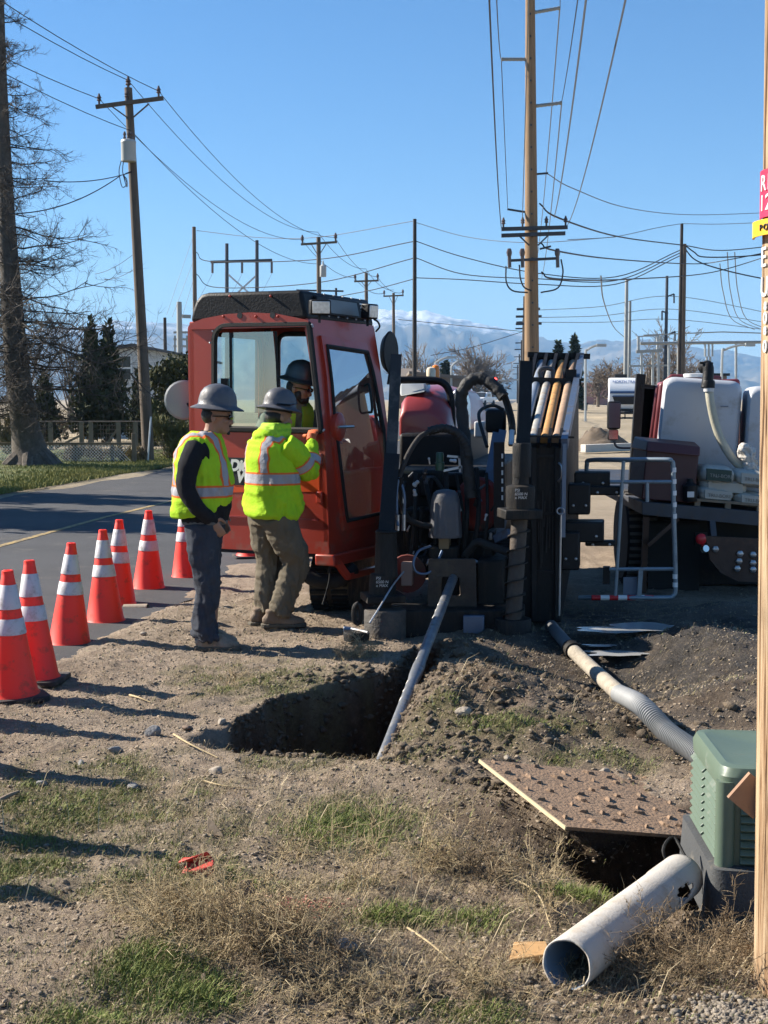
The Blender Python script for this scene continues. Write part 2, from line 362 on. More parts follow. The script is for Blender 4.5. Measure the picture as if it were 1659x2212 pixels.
GREENS = [(560, 1475, .8, .45, .5), (150, 1770, 1.0, .55, .5), (60, 1800, 1.0, .4, .4), (230, 1660, .75, .3, .28), (110, 1720, .9, .4, .3), (740, 1780, 1.25, .22, .28), (470, 1905, .9, .4, .22), (900, 1650, .4, .3, .2), (1120, 1615, 1.1, .42, .16), (1290, 1650, .9, .3, .14), (1240, 1925, .8, .14, .12),
          (300, 2120, 1.15, .17, .15), (420, 2160, .95, .14, .1), (210, 2190, .9, .2, .08), (860, 1985, .65, .28, .14), (990, 1990, .7, .25, .12), (930, 1830, .55, .18, .2), (30, 1880, .9, .3, .3), (1040, 2190, .6, .2, .08), (980, 1590, .5, .16, .2), (620, 1640, .5, .3, .2), (350, 1930, .8, .4, .2)]
def greenness(x, y): return np.clip(gsum(GREENS, x, y) + fbm(x, y, .16, 4, 2) * .85, 0, 1.2)
green = np.clip(greenness(XX, YY), 0, 1) * near * (gsum(GREENS, XX, YY) > .05)
asph = np.zeros_like(XX)
def soil_mat():
    m = bpy.data.materials.new('soil'); m.use_nodes = True; nt = m.node_tree; b = nt.nodes['Principled BSDF']; L = nt.links.new
    b.inputs['Roughness'].default_value = .95; b.inputs['Specular IOR Level'].default_value = .25
    tc = nt.nodes.new('ShaderNodeTexCoord').outputs['Object']
    def noise(s, d=8, r=.6): n = nt.nodes.new('ShaderNodeTexNoise'); n.inputs['Scale'].default_value = s; n.inputs['Detail'].default_value = d; n.inputs['Roughness'].default_value = r; L(tc, n.inputs[0]); return n.outputs[0]
    def ramp(f, *st):
        r = nt.nodes.new('ShaderNodeValToRGB'); e = r.color_ramp.elements; e[0].position, e[0].color = st[0]; e[1].position, e[1].color = st[-1]
        for p, c in st[1:-1]: q = e.new(p); q.color = c
        L(f, r.inputs[0]); return r.outputs[0]
    def mix(f, a, c):
        x = nt.nodes.new('ShaderNodeMix'); x.data_type = 'RGBA'; L(f, x.inputs[0])
        for k, q in ((6, a), (7, c)):
            if isinstance(q, tuple): x.inputs[k].default_value = q
            else: L(q, x.inputs[k])
        return x.outputs[2]
    def att(n): a = nt.nodes.new('ShaderNodeAttribute'); a.attribute_name = n; return a.outputs['Fac']
    dry = ramp(noise(9, 10, .72), (.30, (.165, .122, .088, 1)), (.5, (.325, .248, .182, 1)), (.72, (.46, .37, .285, 1)))
    grit = ramp(noise(70, 4, .7), (.34, (.08, .063, .05, 1)), (.50, (.32, .255, .19, 1)), (.66, (.54, .46, .36, 1)))
    dry = mix(ramp(noise(3.1, 6, .6), (.42, (0.15, 0.15, 0.15, 1)), (.62, (.6, .6, .6, 1))), dry, grit)
    moist = ramp(noise(14, 9, .72), (.3, (.032, .021, .013, 1)), (.55, (.092, .062, .039, 1)), (.75, (.185, .128, .082, 1)))
    dry = mix(ramp(noise(1.3, 5, .6), (.40, (0, 0, 0, 1)), (.66, (.75, .75, .75, 1))), dry, ramp(noise(22, 6, .7), (.35, (.14, .105, .075, 1)), (.65, (.30, .235, .17, 1))))
    c = mix(att('dug'), dry, moist)
    c = mix(att('green'), c, ramp(noise(40, 6, .7), (.35, (.075, .07, .03, 1)), (.6, (.17, .15, .075, 1))))
    farc = ramp(noise(.08, 12, .68), (.32, (.19, .16, .10, 1)), (.5, (.33, .265, .18, 1)), (.68, (.42, .35, .25, 1)))
    farc2 = ramp(noise(.9, 10, .7), (.35, (.17, .145, .09, 1)), (.6, (.40, .33, .235, 1)))
    mm = nt.nodes.new('ShaderNodeMix'); mm.data_type = 'RGBA'; mm.inputs[0].default_value = .5; L(farc, mm.inputs[6]); L(farc2, mm.inputs[7])
    c = mix(att('far'), c, mm.outputs[2])
    c = mix(att('wet'), c, ramp(noise(10, 8, .7), (.35, (.020, .017, .014, 1)), (.65, (.075, .064, .054, 1))))
    L(c, b.inputs['Base Color'])
    mr = nt.nodes.new('ShaderNodeMapRange'); L(att('wet'), mr.inputs[0]); mr.inputs[3].default_value = .95; mr.inputs[4].default_value = .45; L(mr.outputs[0], b.inputs['Roughness'])
    bp = nt.nodes.new('ShaderNodeBump'); bp.inputs['Strength'].default_value = 1.0; bp.inputs['Distance'].default_value = .03; L(noise(48, 7, .72), bp.inputs['Height']); L(bp.outputs[0], b.inputs['Normal'])
    return m
M['soil'] = soil_mat()
ground = np_mesh('ground', np.stack([XX.ravel(), YY.ravel(), ZZ.ravel()], 1), quads, M['soil'], smooth=True, attrs={'dug': dug.ravel(), 'green': green.ravel(), 'wet': wet.ravel(), 'far': far.ravel()})
tag(ground, kind='structure')

# road: asphalt sheet with worn yellow line
def asphalt_mat():
    m = mat('asphalt', (.050, .050, .053), .85, 0, .30, .9, .6, 160, dirt=(.11, .10, .088), dirt_amt=.22, dscale=1.6); return m
M['asphalt'] = asphalt_mat()
def ribbon(name, ys, xl, xr, z, m):
    n = len(ys); v = []; 
    for i in range(n): v += [(xl[i], ys[i], z[i]), (xr[i], ys[i], z[i])]
    f = np.array([[2 * i, 2 * i + 1, 2 * i + 3, 2 * i + 2] for i in range(n - 1)]); o = np_mesh(name, np.array(v), f, m); return o
ry = np.array(list(np.arange(-20, 20, .25)) + list(np.arange(20, 120, 2.0)) + list(np.arange(120, 900, 10.)))
rxc = road_c(ry); jag = fbm(ry * 1.0, ry * 0 + 3, .7, 3, 1) * .35 * (ry < 40)
ry = np.array(sorted(set(np.round(np.concatenate([ry, np.arange(3, 20, .05)]), 3)))); rxc = road_c(ry)
tag(ribbon('road', ry, rxc - ROAD_HW - fbm(ry, ry * 0, 1.5, 3, 2) * .12, rxc + ROAD_HW + .02 + fbm(ry, ry * 0 + 7, .5, 4, 5) * .12, road_z(ry) + .006, M['asphalt']), kind='structure')
M['yellow_line'] = mat('worn_yellow_paint', lin(165, 140, 85), .8, 0, .2, 12, dirt=(.07, .066, .06), dirt_amt=.62, dscale=9)
tag(ribbon('road_line', ry, rxc - .05, rxc + .05, road_z(ry) + .011, M['yellow_line']), kind='structure')

# lawn and yard beyond the road
M['lawn'] = mat('lawn_turf', (.10, .125, .035), .95, 0, .45, 2.5, .8, 60, dirt=(.24, .2, .09), dirt_amt=.35, dscale=1.6)
ly = np.arange(12, 46, .5); v = []; lw = np.linspace(0, 1, 40)
LX = np.array([[(-40 + (float(road_c(y)) - ROAD_HW - .25 + .12 * math.sin(y * 2.1)+40) * t) for t in lw ** .5] for y in ly]); LY = np.repeat(ly[:, None], 40, 1)
LZ = .0 + .05 * sstep(0, 3, (road_c(LY) - ROAD_HW - .25) - LX) + fbm(LX, LY, 1.2, 3, 2) * .04 + .03
ii = (np.arange(len(ly) - 1)[:, None] * 40 + np.arange(39)[None, :]).ravel()
tag(np_mesh('lawn', np.stack([LX.ravel(), LY.ravel(), LZ.ravel()], 1), np.stack([ii, ii + 1, ii + 41, ii + 40], 1), M['lawn'], smooth=True), kind='structure')

# hills: a long snow-capped ridge
def hills():
    D0 = 6200.0
    prof = [(-600, 728), (-200, 735), (0, 715), (200, 702), (260, 690), (330, 697), (400, 700), (500, 690), (600, 676), (700, 672), (800, 668), (856, 669), (893, 672), (925, 670), (960, 680), (1000, 690), (1050, 700), (1100, 712), (1150, 724), (1200, 737), (1250, 740), (1290, 733), (1340, 735), (1390, 731), (1440, 736), (1480, 748), (1560, 754), (1620, 766), (1700, 780), (1900, 800), (2300, 820)]
    X = np.linspace(-600, 2300, 520); top = np.interp(X, [p[0] for p in prof], [p[1] for p in prof])
    k = 60; V = np.zeros((k, len(X), 3))
    for i in range(k):
        t = i / (k - 1); Y = D0 - 2600 + 2600 * t
        sx = (X - CX) / F_PX * Y; hz = (HOR - top) / F_PX * D0
        prof_t = t ** 1.15
        z = -5 + hz * prof_t + fbm(X * .0075 + 40 + t * 1.2, np.full_like(X, t * 5.0), .8, 6, 1, .5) * 150 * (t * (1 - t) * 4) * .55 + fbm(X * .05, np.full_like(X, t * 9), .5, 5, 3, .6) * 10 * min(1, t * 2)
        V[i, :, 0] = sx; V[i, :, 1] = Y; V[i, :, 2] = z
    back = V[-1:].copy(); back[:, :, 1] += 1500; back[:, :, 2] = -20; V = np.concatenate([V, back]); k += 1
    n = len(X); ii = (np.arange(k - 1)[:, None] * n + np.arange(n - 1)[None, :]).ravel()
    m = bpy.data.materials.new('hill_slope'); m.use_nodes = True; nt = m.node_tree; b = nt.nodes['Principled BSDF']; b.inputs['Roughness'].default_value = 1; b.inputs['Specular IOR Level'].default_value = .1; L = nt.links.new
    ge = nt.nodes.new('ShaderNodeNewGeometry'); sp = nt.nodes.new('ShaderNodeSeparateXYZ'); L(ge.outputs['Position'], sp.inputs[0])
    nz = nt.nodes.new('ShaderNodeTexNoise'); nz.inputs['Scale'].default_value = .0075; nz.inputs['Detail'].default_value = 9; nz.inputs['Roughness'].default_value = .65; L(ge.outputs['Position'], nz.inputs[0])
    a = nt.nodes.new('ShaderNodeMath'); a.operation = 'MULTIPLY_ADD'; L(nz.outputs[0], a.inputs[0]); a.inputs[1].default_value = 380; L(sp.outputs[2], a.inputs[2])
    mr = nt.nodes.new('ShaderNodeMapRange'); mr.inputs[1].default_value = 470; mr.inputs[2].default_value = 570; L(a.outputs[0], mr.inputs[0])
    c = nt.nodes.new('ShaderNodeMix'); c.data_type = 'RGBA'; L(mr.outputs[0], c.inputs[0]); c.inputs[7].default_value = (.66, .68, .71, 1)
    rp = nt.nodes.new('ShaderNodeValToRGB'); rp.color_ramp.elements[0].color = (.03, .035, .03, 1); rp.color_ramp.elements[1].color = (.20, .17, .12, 1); rp.color_ramp.elements[0].position = .35; rp.color_ramp.elements[1].position = .7
    n2 = nt.nodes.new('ShaderNodeTexNoise'); n2.inputs['Scale'].default_value = .004; n2.inputs['Detail'].default_value = 8; L(ge.outputs['Position'], n2.inputs[0]); L(n2.outputs[0], rp.inputs[0]); L(rp.outputs[0], c.inputs[6]); L(c.outputs[2], b.inputs['Base Color'])
    tag(np_mesh('hills', V.reshape(-1, 3), np.stack([ii, ii + 1, ii + n + 1, ii + n], 1), m, smooth=True), kind='structure')
hills()
# haze: the air between here and the hills
hz = MB().box((0, 4000, 222), (9000, 9400, 450)); hm = bpy.data.materials.new('air'); hm.use_nodes = True; nt = hm.node_tree; nt.nodes.remove(nt.nodes['Principled BSDF'])
pv = nt.nodes.new('ShaderNodeVolumePrincipled'); pv.inputs['Color'].default_value = (.34, .62, 1.0, 1); pv.inputs['Density'].default_value = 1.5e-4; pv.inputs['Anisotropy'].default_value = 0.0
nt.links.new(pv.outputs[0], nt.nodes['Material Output'].inputs['Volume'])
ho = hz.build('haze', hm, smooth=False); tag(ho, kind='stuff')
# ================================================================== POLES, WIRES, TREES, HOUSES, FAR VEHICLES
M['pole_grey'] = mat('weathered_pole_wood', (.13, .10, .075), .9, 0, .35, 3, .5, 40, stretch=(9, 9, .6))
M['pole_tan'] = mat('pale_pole_wood', (.27, .175, .10), .9, 0, .30, 3, .5, 40, dirt=(.12, .08, .05), dirt_amt=.18, dscale=4, stretch=(8, 8, .45))
M['pole_dark'] = mat('dark_creosote_wood', (.035, .03, .027), .9, 0, .3, 3, .3, 40)
M['steel_pole'] = mat('grey_steel_pole', (.30, .31, .30), .55, .4, .1, 3)
M['rust_pole'] = mat('dark_steel_pole', (.05, .055, .065), .6, .3, .2, 3)
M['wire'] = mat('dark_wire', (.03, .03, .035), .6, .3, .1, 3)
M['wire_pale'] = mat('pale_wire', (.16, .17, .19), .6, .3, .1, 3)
M['porcelain'] = mat('insulator_porcelain', (.10, .07, .06), .3, 0, .2, 3)
M['can'] = mat('transformer_paint', (.42, .43, .42), .55, 0, .1, 3)
def wire(label, a, b, sag, r=.012, m='wire', n=18, group=None):
    a = Vector(a); b = Vector(b); o = (a + b) / 2
    pts = [a.lerp(b, t) - Vector((0, 0, sag * 4 * t * (1 - t))) for t in [i / n for i in range(n + 1)]]
    ob = MB().tube(pts, r, 4).build('power_line', M[m], None, loc=a, clean=False)
    return tag(ob, label, 'wire', group)
def insul(mb, p, h=.16, r=.05): mb.lathe([(r * .4, -h * .6), (r * .45, 0), (r, h * .1), (r * .6, h * .35), (r, h * .45), (r * .55, h * .7), (r * .3, h)], p, n=8)
def pole(base, top, r0, r1, m, label, name='utility_pole', cat='utility pole', n=12, group=None):
    t = thing(name, base, label, cat, group); mb = MB(); k = 10
    mb.tube([Vector(base).lerp(Vector(top), i / k) - (Vector((0, 0, .15)) if i == 0 else Vector()) for i in range(k + 1)], [r0 + (r1 - r0) * i / k for i in range(k + 1)], n)
    mb.build('pole', M[m], t, ang=50); return t
def crossarm(t, a, b, w, m='pole_grey', braces=None, ins=(), ih=.2):
    a = Vector(a); b = Vector(b); arm = MB().bar(a, b, w).build('crossarm', M[m], t)
    if braces:
        for q in braces: MB().bar(q[0], q[1], w * .35).build('brace', M[m], arm)
    if ins:
        for f in ins:
            ib = MB(); insul(ib, a.lerp(b, f) + Vector((0, 0, w * .6 + ih * .4)), ih, ih * .35); ib.build('insulator', M['porcelain'], arm)
    return arm

# ---- the leaning pole by the road
Y1 = 37.4; b1 = G(323, 1000); b1 = Vector((b1.x, Y1, 0)); t1 = P(277, 190, Y1)
up1 = pole(b1, t1, .165, .105, 'pole_grey', 'tall weathered wooden pole leaning left beside the road, with a transformer can below its crossarm')
A1, B1 = P(207, 231, Y1 - .12), P(353, 212, Y1 - .12)
crossarm(up1, A1, B1, .10, braces=[(P(243, 231, Y1 - .1), P(278, 256, Y1 - .1)), (P(322, 224, Y1 - .1), P(285, 256, Y1 - .1))], ins=(.05, .46, .93))
mb = MB(); insul(mb, t1 + Vector((0, 0, .06)), .25, .08); mb.build('insulator', M['porcelain'], up1)
mb = MB(); c0 = P(278, 349, Y1 - .3); mb.lathe([(.19, 0), (.2, .03), (.2, .48), (.21, .5), (.19, .56), (.05, .6)], c0, n=16); tr1 = mb.build('transformer', M['can'], up1)
mb = MB()
for dx in (-.09, .02, .1): mb.lathe([(.03, 0), (.045, .05), (.025, .1), (.045, .14), (.02, .22)], c0 + Vector((dx, -.05, .56)), n=8)
mb.build('bushing', M['porcelain'], tr1)
MB().box(c0 + Vector((.06, .2, .28)), (.1, .2, .3)).build('bracket', M['rust_pole'], tr1)
for q in range(2):
    mb = MB(); mb.tube(bez([P(262 + 5 * q, 346, Y1 - .3), P(257 + 8 * q, 372, Y1 - .3), P(264 + 10 * q, 404, Y1 - .3), P(274, 396 - 8 * q, Y1 - .2), P(268, 378, Y1 - .2), P(284, 370, Y1 - .15)], 24), .012, 5); mb.build('drop_cable', M['wire'], up1)
mb = MB(); mb.tube([P(326, 900, Y1 - .19), P(319, 996, Y1 - .19)], .03, 6); mb.build('conduit', M['galv'], up1)
# ---- the pole line running away along the road
pole_line = [('second weathered pole of the roadside line, carrying a transformer above the cab roof', 688, 512, 72, (650, 528), (728, 523), 1), ('third pole of the roadside line, round insulators at its arm ends', 791, 589, 92, (765, 608), (818, 606), 0), ('fourth crossarm pole of the roadside line standing right of the cab, before the hills', 850, 633, 110, (828, 640), (872, 638), 0)]
tops = [(A1.lerp(B1, .05), t1, A1.lerp(B1, .93))]
for lab, px, py, Y, a, b, tf in pole_line:
    tp = P(px, py, Y); bs = Vector((tp.x + .05, Y, HZ(tp.x, Y)))
    u = pole(bs, tp, .16, .11, 'pole_grey', lab); a_, b_ = P(a[0], a[1], Y - .13), P(b[0], b[1], Y - .13)
    crossarm(u, a_, b_, .11, braces=[(a_.lerp(b_, .28), tp + Vector((0, -.1, -1.0))), (a_.lerp(b_, .72), tp + Vector((0, -.1, -1.0)))], ins=(.04, .96), ih=.3)
    if tf:
        mb = MB(); c = P(698, 598, Y - .3); mb.lathe([(.16, 0), (.17, .02), (.17, .55), (.1, .62)], c, n=12); mb.lathe([(.03, .6), (.05, .7), (.02, .85)], c, n=8); mb.build('transformer', M['can'], u)
    tops.append((a_.lerp(b_, .04), tp, a_.lerp(b_, .96)))
prev = [p + Vector((-3.55, -36.5, 0)) for p in tops[0]]
nm = ['left arm', 'pole top', 'right arm']; wh = ['leaning pole', 'second roadside pole', 'third roadside pole', 'fourth roadside pole']
for j in range(3):
    wire(f'dark wire rising to the upper left from the {nm[j]} of the leaning pole', prev[j], tops[0][j] + Vector((0, 0, .2)), .9, .011)
for i in range(3):
    for j in range(3): wire(f'wire from the {nm[j]} of the {wh[i]} to the {wh[i+1]}', tops[i][j] + Vector((0, 0, .2)), tops[i + 1][j] + Vector((0, 0, .25)), (1.0, .5, .4)[i], (.012, .016, .02)[i])
n1 = P(284, 283, Y1 - .15); n2 = P(688, 570, 72)
wire('neutral wire rising left from below the crossarm of the leaning pole', n1 + Vector((-3.5, -36.5, .2)), n1, .9, .010)
wire('lower neutral wire running from the leaning pole to the second roadside pole', n1, n2, .9, .012)
wire('service cable running left from the leaning pole into the bare tree, upper of two', P(95, 390, 34), P(284, 372, Y1 - .1), .12, .012)
wire('service cable running left from the leaning pole into the bare tree, lower of two', P(20, 462, 33), P(262, 378, Y1 - .1), .25, .014)
wire('thin cable ending halfway up the leaning pole above the arborvitae', P(205, 592, 46), P(292, 546, Y1), .1, .008)
wire('thin lower cable ending on the leaning pole just above the roof line', P(225, 604, 46), P(292, 580, Y1), .08, .008)

# ---- the tall transmission pole, cut off by the top of the picture
YT = 38.0; bt = Vector((P(1151, 862, YT).x, YT, 0)); tt = P(1145, -60, YT)
tp = pole(bt, tt, .225, .125, 'pole_tan', 'tallest pale wooden transmission pole with post insulators and a double crossarm', n=16)
for yy in range(30, 760, 48): MB().box(P(1145 + .008 * yy, yy, YT - .14 - .0001 * yy), (.045, .05, .045)).build('bolt', M['rust_pole'], tp)
posts = [(1154, 27, 1210, 17), (1137, 128, 1083, 128), (1158, 229, 1214, 222)]
for a, b, c, d in posts:
    mb = MB(); p0, p1 = P(a, b, YT), P(c, d, YT); mb.tube([p0.lerp(p1, i / 14) for i in range(15)], [.055 if i % 2 else .04 for i in range(14)] + [.05], 8); mb.build('post_insulator', M['steel_pole'], tp)
for (a, b, c, d) in ((1160, 376, 1184, 374), (1134, 458, 1096, 452), (1166, 538, 1190, 532)):
    MB().bar(P(a, b, YT), P(c, d, YT), .05).build('steel_bracket', M['rust_pole'], tp)
xa = crossarm(tp, P(1083, 495, YT - .26), P(1226, 491, YT - .26), .10, 'rust_pole', ins=(.03, .32, .68, .97), ih=.18)
crossarm(tp, P(1083, 509, YT - .26), P(1221, 504, YT - .26), .10, 'rust_pole', braces=[(P(1118, 506, YT - .26), P(1143, 530, YT - .2)), (P(1190, 503, YT - .26), P(1162, 530, YT - .2))])
xb = crossarm(tp, P(1098, 563, YT - .26), P(1206, 558, YT - .26), .07, 'rust_pole')
for px in (1100, 1128, 1204):
    mb = MB(); mb.tube([P(px, 545, YT - .28), P(px + 1, 578, YT - .28)], .05, 8); mb.lathe([(.06, 0), (.08, .1), (.05, .2)], P(px, 553, YT - .28), n=8); mb.build('cutout', M['porcelain'], xb)
for q in ([(1093, 575), (1094, 610), (1108, 628), (1140, 632)], [(1122, 572), (1124, 600), (1132, 620), (1148, 628)], [(1212, 560), (1216, 590), (1205, 622), (1168, 632)]):
    mb = MB(); mb.tube(bez([P(x, y, YT - .3) for x, y in q], 20), .022, 5); mb.build('jumper_cable', M['wire'], xb)
# wires along that line, toward the camera and overhead
def over(px0, py0, px, py, Yp, lab, sag=.4, r=.012, Y0=7.0, m='wire'): wire(lab, P(px0, py0, Y0), P(px, py, Yp), sag, r, m)
over(1052, -120, 1083, 492, YT, 'overhead wire dropping to the left end of the double crossarm', r=.011, Y0=14)
over(1068, -120, 1083, 128, YT, 'overhead wire reaching the left post insulator of the tallest pole', r=.010, Y0=20)
wire('wire from the left post insulator down to the short bracket of the tallest pole', P(1083, 128, YT), P(1097, 452, YT + 20), .05, .012)
over(1210, -60, 1210, 17, YT, 'short overhead wire at the top right post insulator', sag=.05, Y0=30, r=.010)
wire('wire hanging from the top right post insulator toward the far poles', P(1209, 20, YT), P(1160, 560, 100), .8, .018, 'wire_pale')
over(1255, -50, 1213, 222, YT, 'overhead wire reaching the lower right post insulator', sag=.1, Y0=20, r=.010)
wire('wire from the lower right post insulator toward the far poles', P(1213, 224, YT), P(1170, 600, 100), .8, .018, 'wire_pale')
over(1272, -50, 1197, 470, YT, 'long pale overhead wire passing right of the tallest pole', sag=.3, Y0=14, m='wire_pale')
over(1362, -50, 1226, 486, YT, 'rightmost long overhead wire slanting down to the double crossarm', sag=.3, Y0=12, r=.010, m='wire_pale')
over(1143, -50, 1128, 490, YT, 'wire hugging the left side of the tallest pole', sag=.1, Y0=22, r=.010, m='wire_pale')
# far poles of that line stacked behind it
far_poles = []
for i, (px, Y, top) in enumerate(((1134, 92, 640), (1131, 140, 690), (1127, 190, 735), (1122, 245, 765), (1118, 310, 788))):
    tpp = P(px, top, Y); u = pole((tpp.x, Y, HZ(tpp.x, Y)), tpp, .18, .12, 'pole_dark', ('nearest', 'second', 'middle', 'fourth', 'farthest')[i] + ' of the small crossarm poles stacked left of the tallest pole', n=8)
    for k in range(3 if i == 0 else 2):
        w = (36 - 4 * i) * (1 if k else .9) ; yy = top + (28 + 16 * k if i == 0 else 6 + 14 * k)
        MB().bar(P(px - w * .55, yy, Y - .2), P(px + w, yy - 1, Y - .2), .15).build('crossarm', M['rust_pole'], u)

# ---- other distant poles
def simple_pole(px, top, Y, r, m, label, lean=0, name='utility_pole', cat='utility pole'):
    tpp = P(px, top, Y); return pole((tpp.x + lean, Y, HZ(tpp.x, Y)), tpp, r * 1.2, r * .85, m, label, name, cat, n=8)
simple_pole(896, 473, 80, .12, 'pole_dark', 'slim dark pole rising alone between the cab and the tallest pole')
lp = simple_pole(419, 490, 95, .15, 'pole_grey', 'guyed grey pole behind the left end of the cab roof')
# H-frame
hf = thing('transmission_frame', (P(520, 862, 140).x, 140, 0), 'two-legged transmission frame with one long crossarm behind the cab roof', 'transmission frame')
for px, top in ((490, 526), (555, 519)): MB().tube([P(px, top, 140), Vector((P(px, 862, 140).x, 140, -.3))], [.17, .25], 8).build('pole', M['rust_pole'], hf)
MB().bar(P(455, 566, 139.8), P(588, 562, 139.8), .26).build('crossarm', M['rust_pole'], hf)
MB().bar(P(492, 592, 140), P(555, 648, 140), .18).build('brace', M['galv'], hf); MB().bar(P(555, 594, 140.2), P(492, 652, 140.2), .17).build('brace', M['galv'], hf)
for px in (459, 523, 587): MB().tube([P(px, 565, 139.7), P(px, 590, 139.7)], .13, 6).build('insulator', M['porcelain'], hf)
simple_pole(356, 686, 120, .16, 'pole_dark', 'short dark pole left of the cab with a small round fitting')
sp = simple_pole(387, 652, 100, .22, 'steel_pole', 'stout grey steel post with a side arm, just left of the cab')
MB().bar(P(387, 683, 100), P(412, 684, 100), .25).build('side_arm', M['steel_pole'], sp)
fr = thing('substation_frame', (P(395, 862, 105).x, 105, 0), 'small grey steel frame with insulators behind the house, left of the cab', 'steel frame')
for px in (378, 392, 404): MB().bar(P(px, 725, 105), P(px, 862, 105), .12).build('post', M['steel_pole'], fr)
for yy in (718, 733, 748): MB().bar(P(375, yy, 104.8), P(412, yy, 104.8), .16).build('beam', M['steel_pole'], fr)
hl = simple_pole(726, 622, 130, .12, 'pole_dark', 'small dark post with one long horizontal arm just above the cab lights')
MB().bar(P(640, 627, 130), P(742, 629, 130), .16).build('crossarm', M['rust_pole'], hl)
rp1 = simple_pole(1473, 483, 75, .10, 'pole_dark', 'thin dark mast standing against the paired wooden poles at right')
rp2 = simple_pole(1478, 527, 76, .15, 'pole_grey', 'brown wooden pole of the pair right of the rod rack, with strain insulators')
simple_pole(1354, 602, 130, .185, 'steel_pole', 'taller of the two slim pale steel masts in the substation')
simple_pole(1361, 650, 131, .155, 'steel_pole', 'shorter slim pale steel mast beside the taller one')
dm = simple_pole(1441, 596, 130, .16, 'rust_pole', 'dark steel pole with three short side arms in the distance')
for (a, b, c) in ((1443, 640, 1456), (1443, 677, 1430), (1444, 722, 1458)):
    mb = MB(); mb.bar(P(a, b, 130), P(c, b - 5, 130), .13); mb.bar(P(c, b - 5, 130), P(c, b + 15, 130), .13); mb.build('side_arm', M['rust_pole'], dm)
# wires on the right
def rw(lab, pts, Ys, r=.022, m='wire'):
    v = bez([P(x, y, Y) for (x, y), Y in zip(pts, Ys)], 30); ob = MB().tube(v, r, 4).build('power_line', M[m], None, loc=v[0], clean=False); return tag(ob, lab, 'wire')
rw('upper strain wire from the tallest pole across to the paired poles', [(1166, 440), (1210, 472), (1340, 512), (1478, 530), (1560, 541), (1700, 528)], (38, 40, 58, 76, 76, 76), .028)
rw('second strain wire from the tallest pole, dipping past the paired poles', [(1168, 525), (1202, 542), (1330, 560), (1500, 570), (1580, 560), (1700, 536)], (38, 40, 58, 76, 76, 76), .026)
rw('third low wire crossing from the tallest pole toward the substation at right', [(1170, 588), (1208, 603), (1360, 603), (1540, 588), (1700, 540)], (38, 40, 58, 76, 76), .026)
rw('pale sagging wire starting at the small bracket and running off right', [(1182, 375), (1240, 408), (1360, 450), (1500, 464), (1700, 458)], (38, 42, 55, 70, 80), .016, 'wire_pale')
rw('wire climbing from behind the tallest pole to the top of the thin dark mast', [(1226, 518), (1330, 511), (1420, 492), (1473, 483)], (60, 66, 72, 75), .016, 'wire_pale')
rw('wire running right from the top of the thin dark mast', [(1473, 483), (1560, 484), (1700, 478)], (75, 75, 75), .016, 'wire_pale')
for k, (dy, lab) in enumerate(((0, 'upper'), (13, 'middle'), (34, 'lower'))):
    rw(f'{lab} wire from the slim dark pole under the double crossarm to the strain insulators', [(896, 556 - 36 * (k == 0) + 44 * (k == 2)), (1000, 580 + 12 * k - 25 * (k == 0)), (1160, 590 + 12 * k), (1330, 598 + 8 * k), (1470, 540 + 6 * k)], (80, 78, 76, 76, 76), .026)
rw('faint upper wire left of the slim dark pole, above the cab roof', [(425, 498), (560, 513), (690, 512), (896, 477)], (95, 92, 88, 80), .02, 'wire_pale')
rw('wire falling from the slim dark pole to the guyed grey pole, upper', [(424, 545), (460, 565), (690, 560), (896, 521)], (95, 94, 88, 80), .028)
rw('wire falling from the slim dark pole to the guyed grey pole, lower', [(424, 592), (470, 621), (690, 610), (896, 557)], (95, 94, 88, 80), .028)
rw('short wire from the slim dark pole down behind the cab lights', [(734, 640), (810, 625), (896, 602)], (88, 84, 80), .026)
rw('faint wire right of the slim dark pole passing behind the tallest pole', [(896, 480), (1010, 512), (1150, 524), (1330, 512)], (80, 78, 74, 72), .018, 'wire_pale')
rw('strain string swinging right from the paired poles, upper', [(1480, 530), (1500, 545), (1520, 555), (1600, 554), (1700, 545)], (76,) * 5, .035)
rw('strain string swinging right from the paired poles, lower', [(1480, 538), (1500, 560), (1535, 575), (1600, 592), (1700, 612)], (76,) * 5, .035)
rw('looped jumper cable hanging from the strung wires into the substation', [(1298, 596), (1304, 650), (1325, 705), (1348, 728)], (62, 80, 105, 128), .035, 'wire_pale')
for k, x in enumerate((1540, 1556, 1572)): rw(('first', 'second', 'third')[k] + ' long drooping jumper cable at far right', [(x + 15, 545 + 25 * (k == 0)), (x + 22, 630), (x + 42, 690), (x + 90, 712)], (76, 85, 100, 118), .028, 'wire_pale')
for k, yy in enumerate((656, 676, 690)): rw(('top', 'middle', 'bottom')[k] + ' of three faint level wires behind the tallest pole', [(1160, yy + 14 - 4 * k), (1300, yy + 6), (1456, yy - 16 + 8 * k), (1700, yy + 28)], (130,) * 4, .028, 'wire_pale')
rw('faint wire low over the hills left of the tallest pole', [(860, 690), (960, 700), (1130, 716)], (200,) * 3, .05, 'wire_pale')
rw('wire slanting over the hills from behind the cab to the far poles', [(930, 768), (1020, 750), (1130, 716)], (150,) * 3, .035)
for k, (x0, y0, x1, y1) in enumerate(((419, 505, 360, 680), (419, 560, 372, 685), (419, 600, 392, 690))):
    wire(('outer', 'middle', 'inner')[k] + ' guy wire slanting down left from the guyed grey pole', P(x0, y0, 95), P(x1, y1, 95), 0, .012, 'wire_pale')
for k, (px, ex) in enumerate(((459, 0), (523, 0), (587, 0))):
    wire(('left', 'middle', 'right')[k] + ' conductor hanging below the two-legged transmission frame', P(px - 45, 668, 150), P(px, 591, 139.7), .2, .016, 'wire_pale')
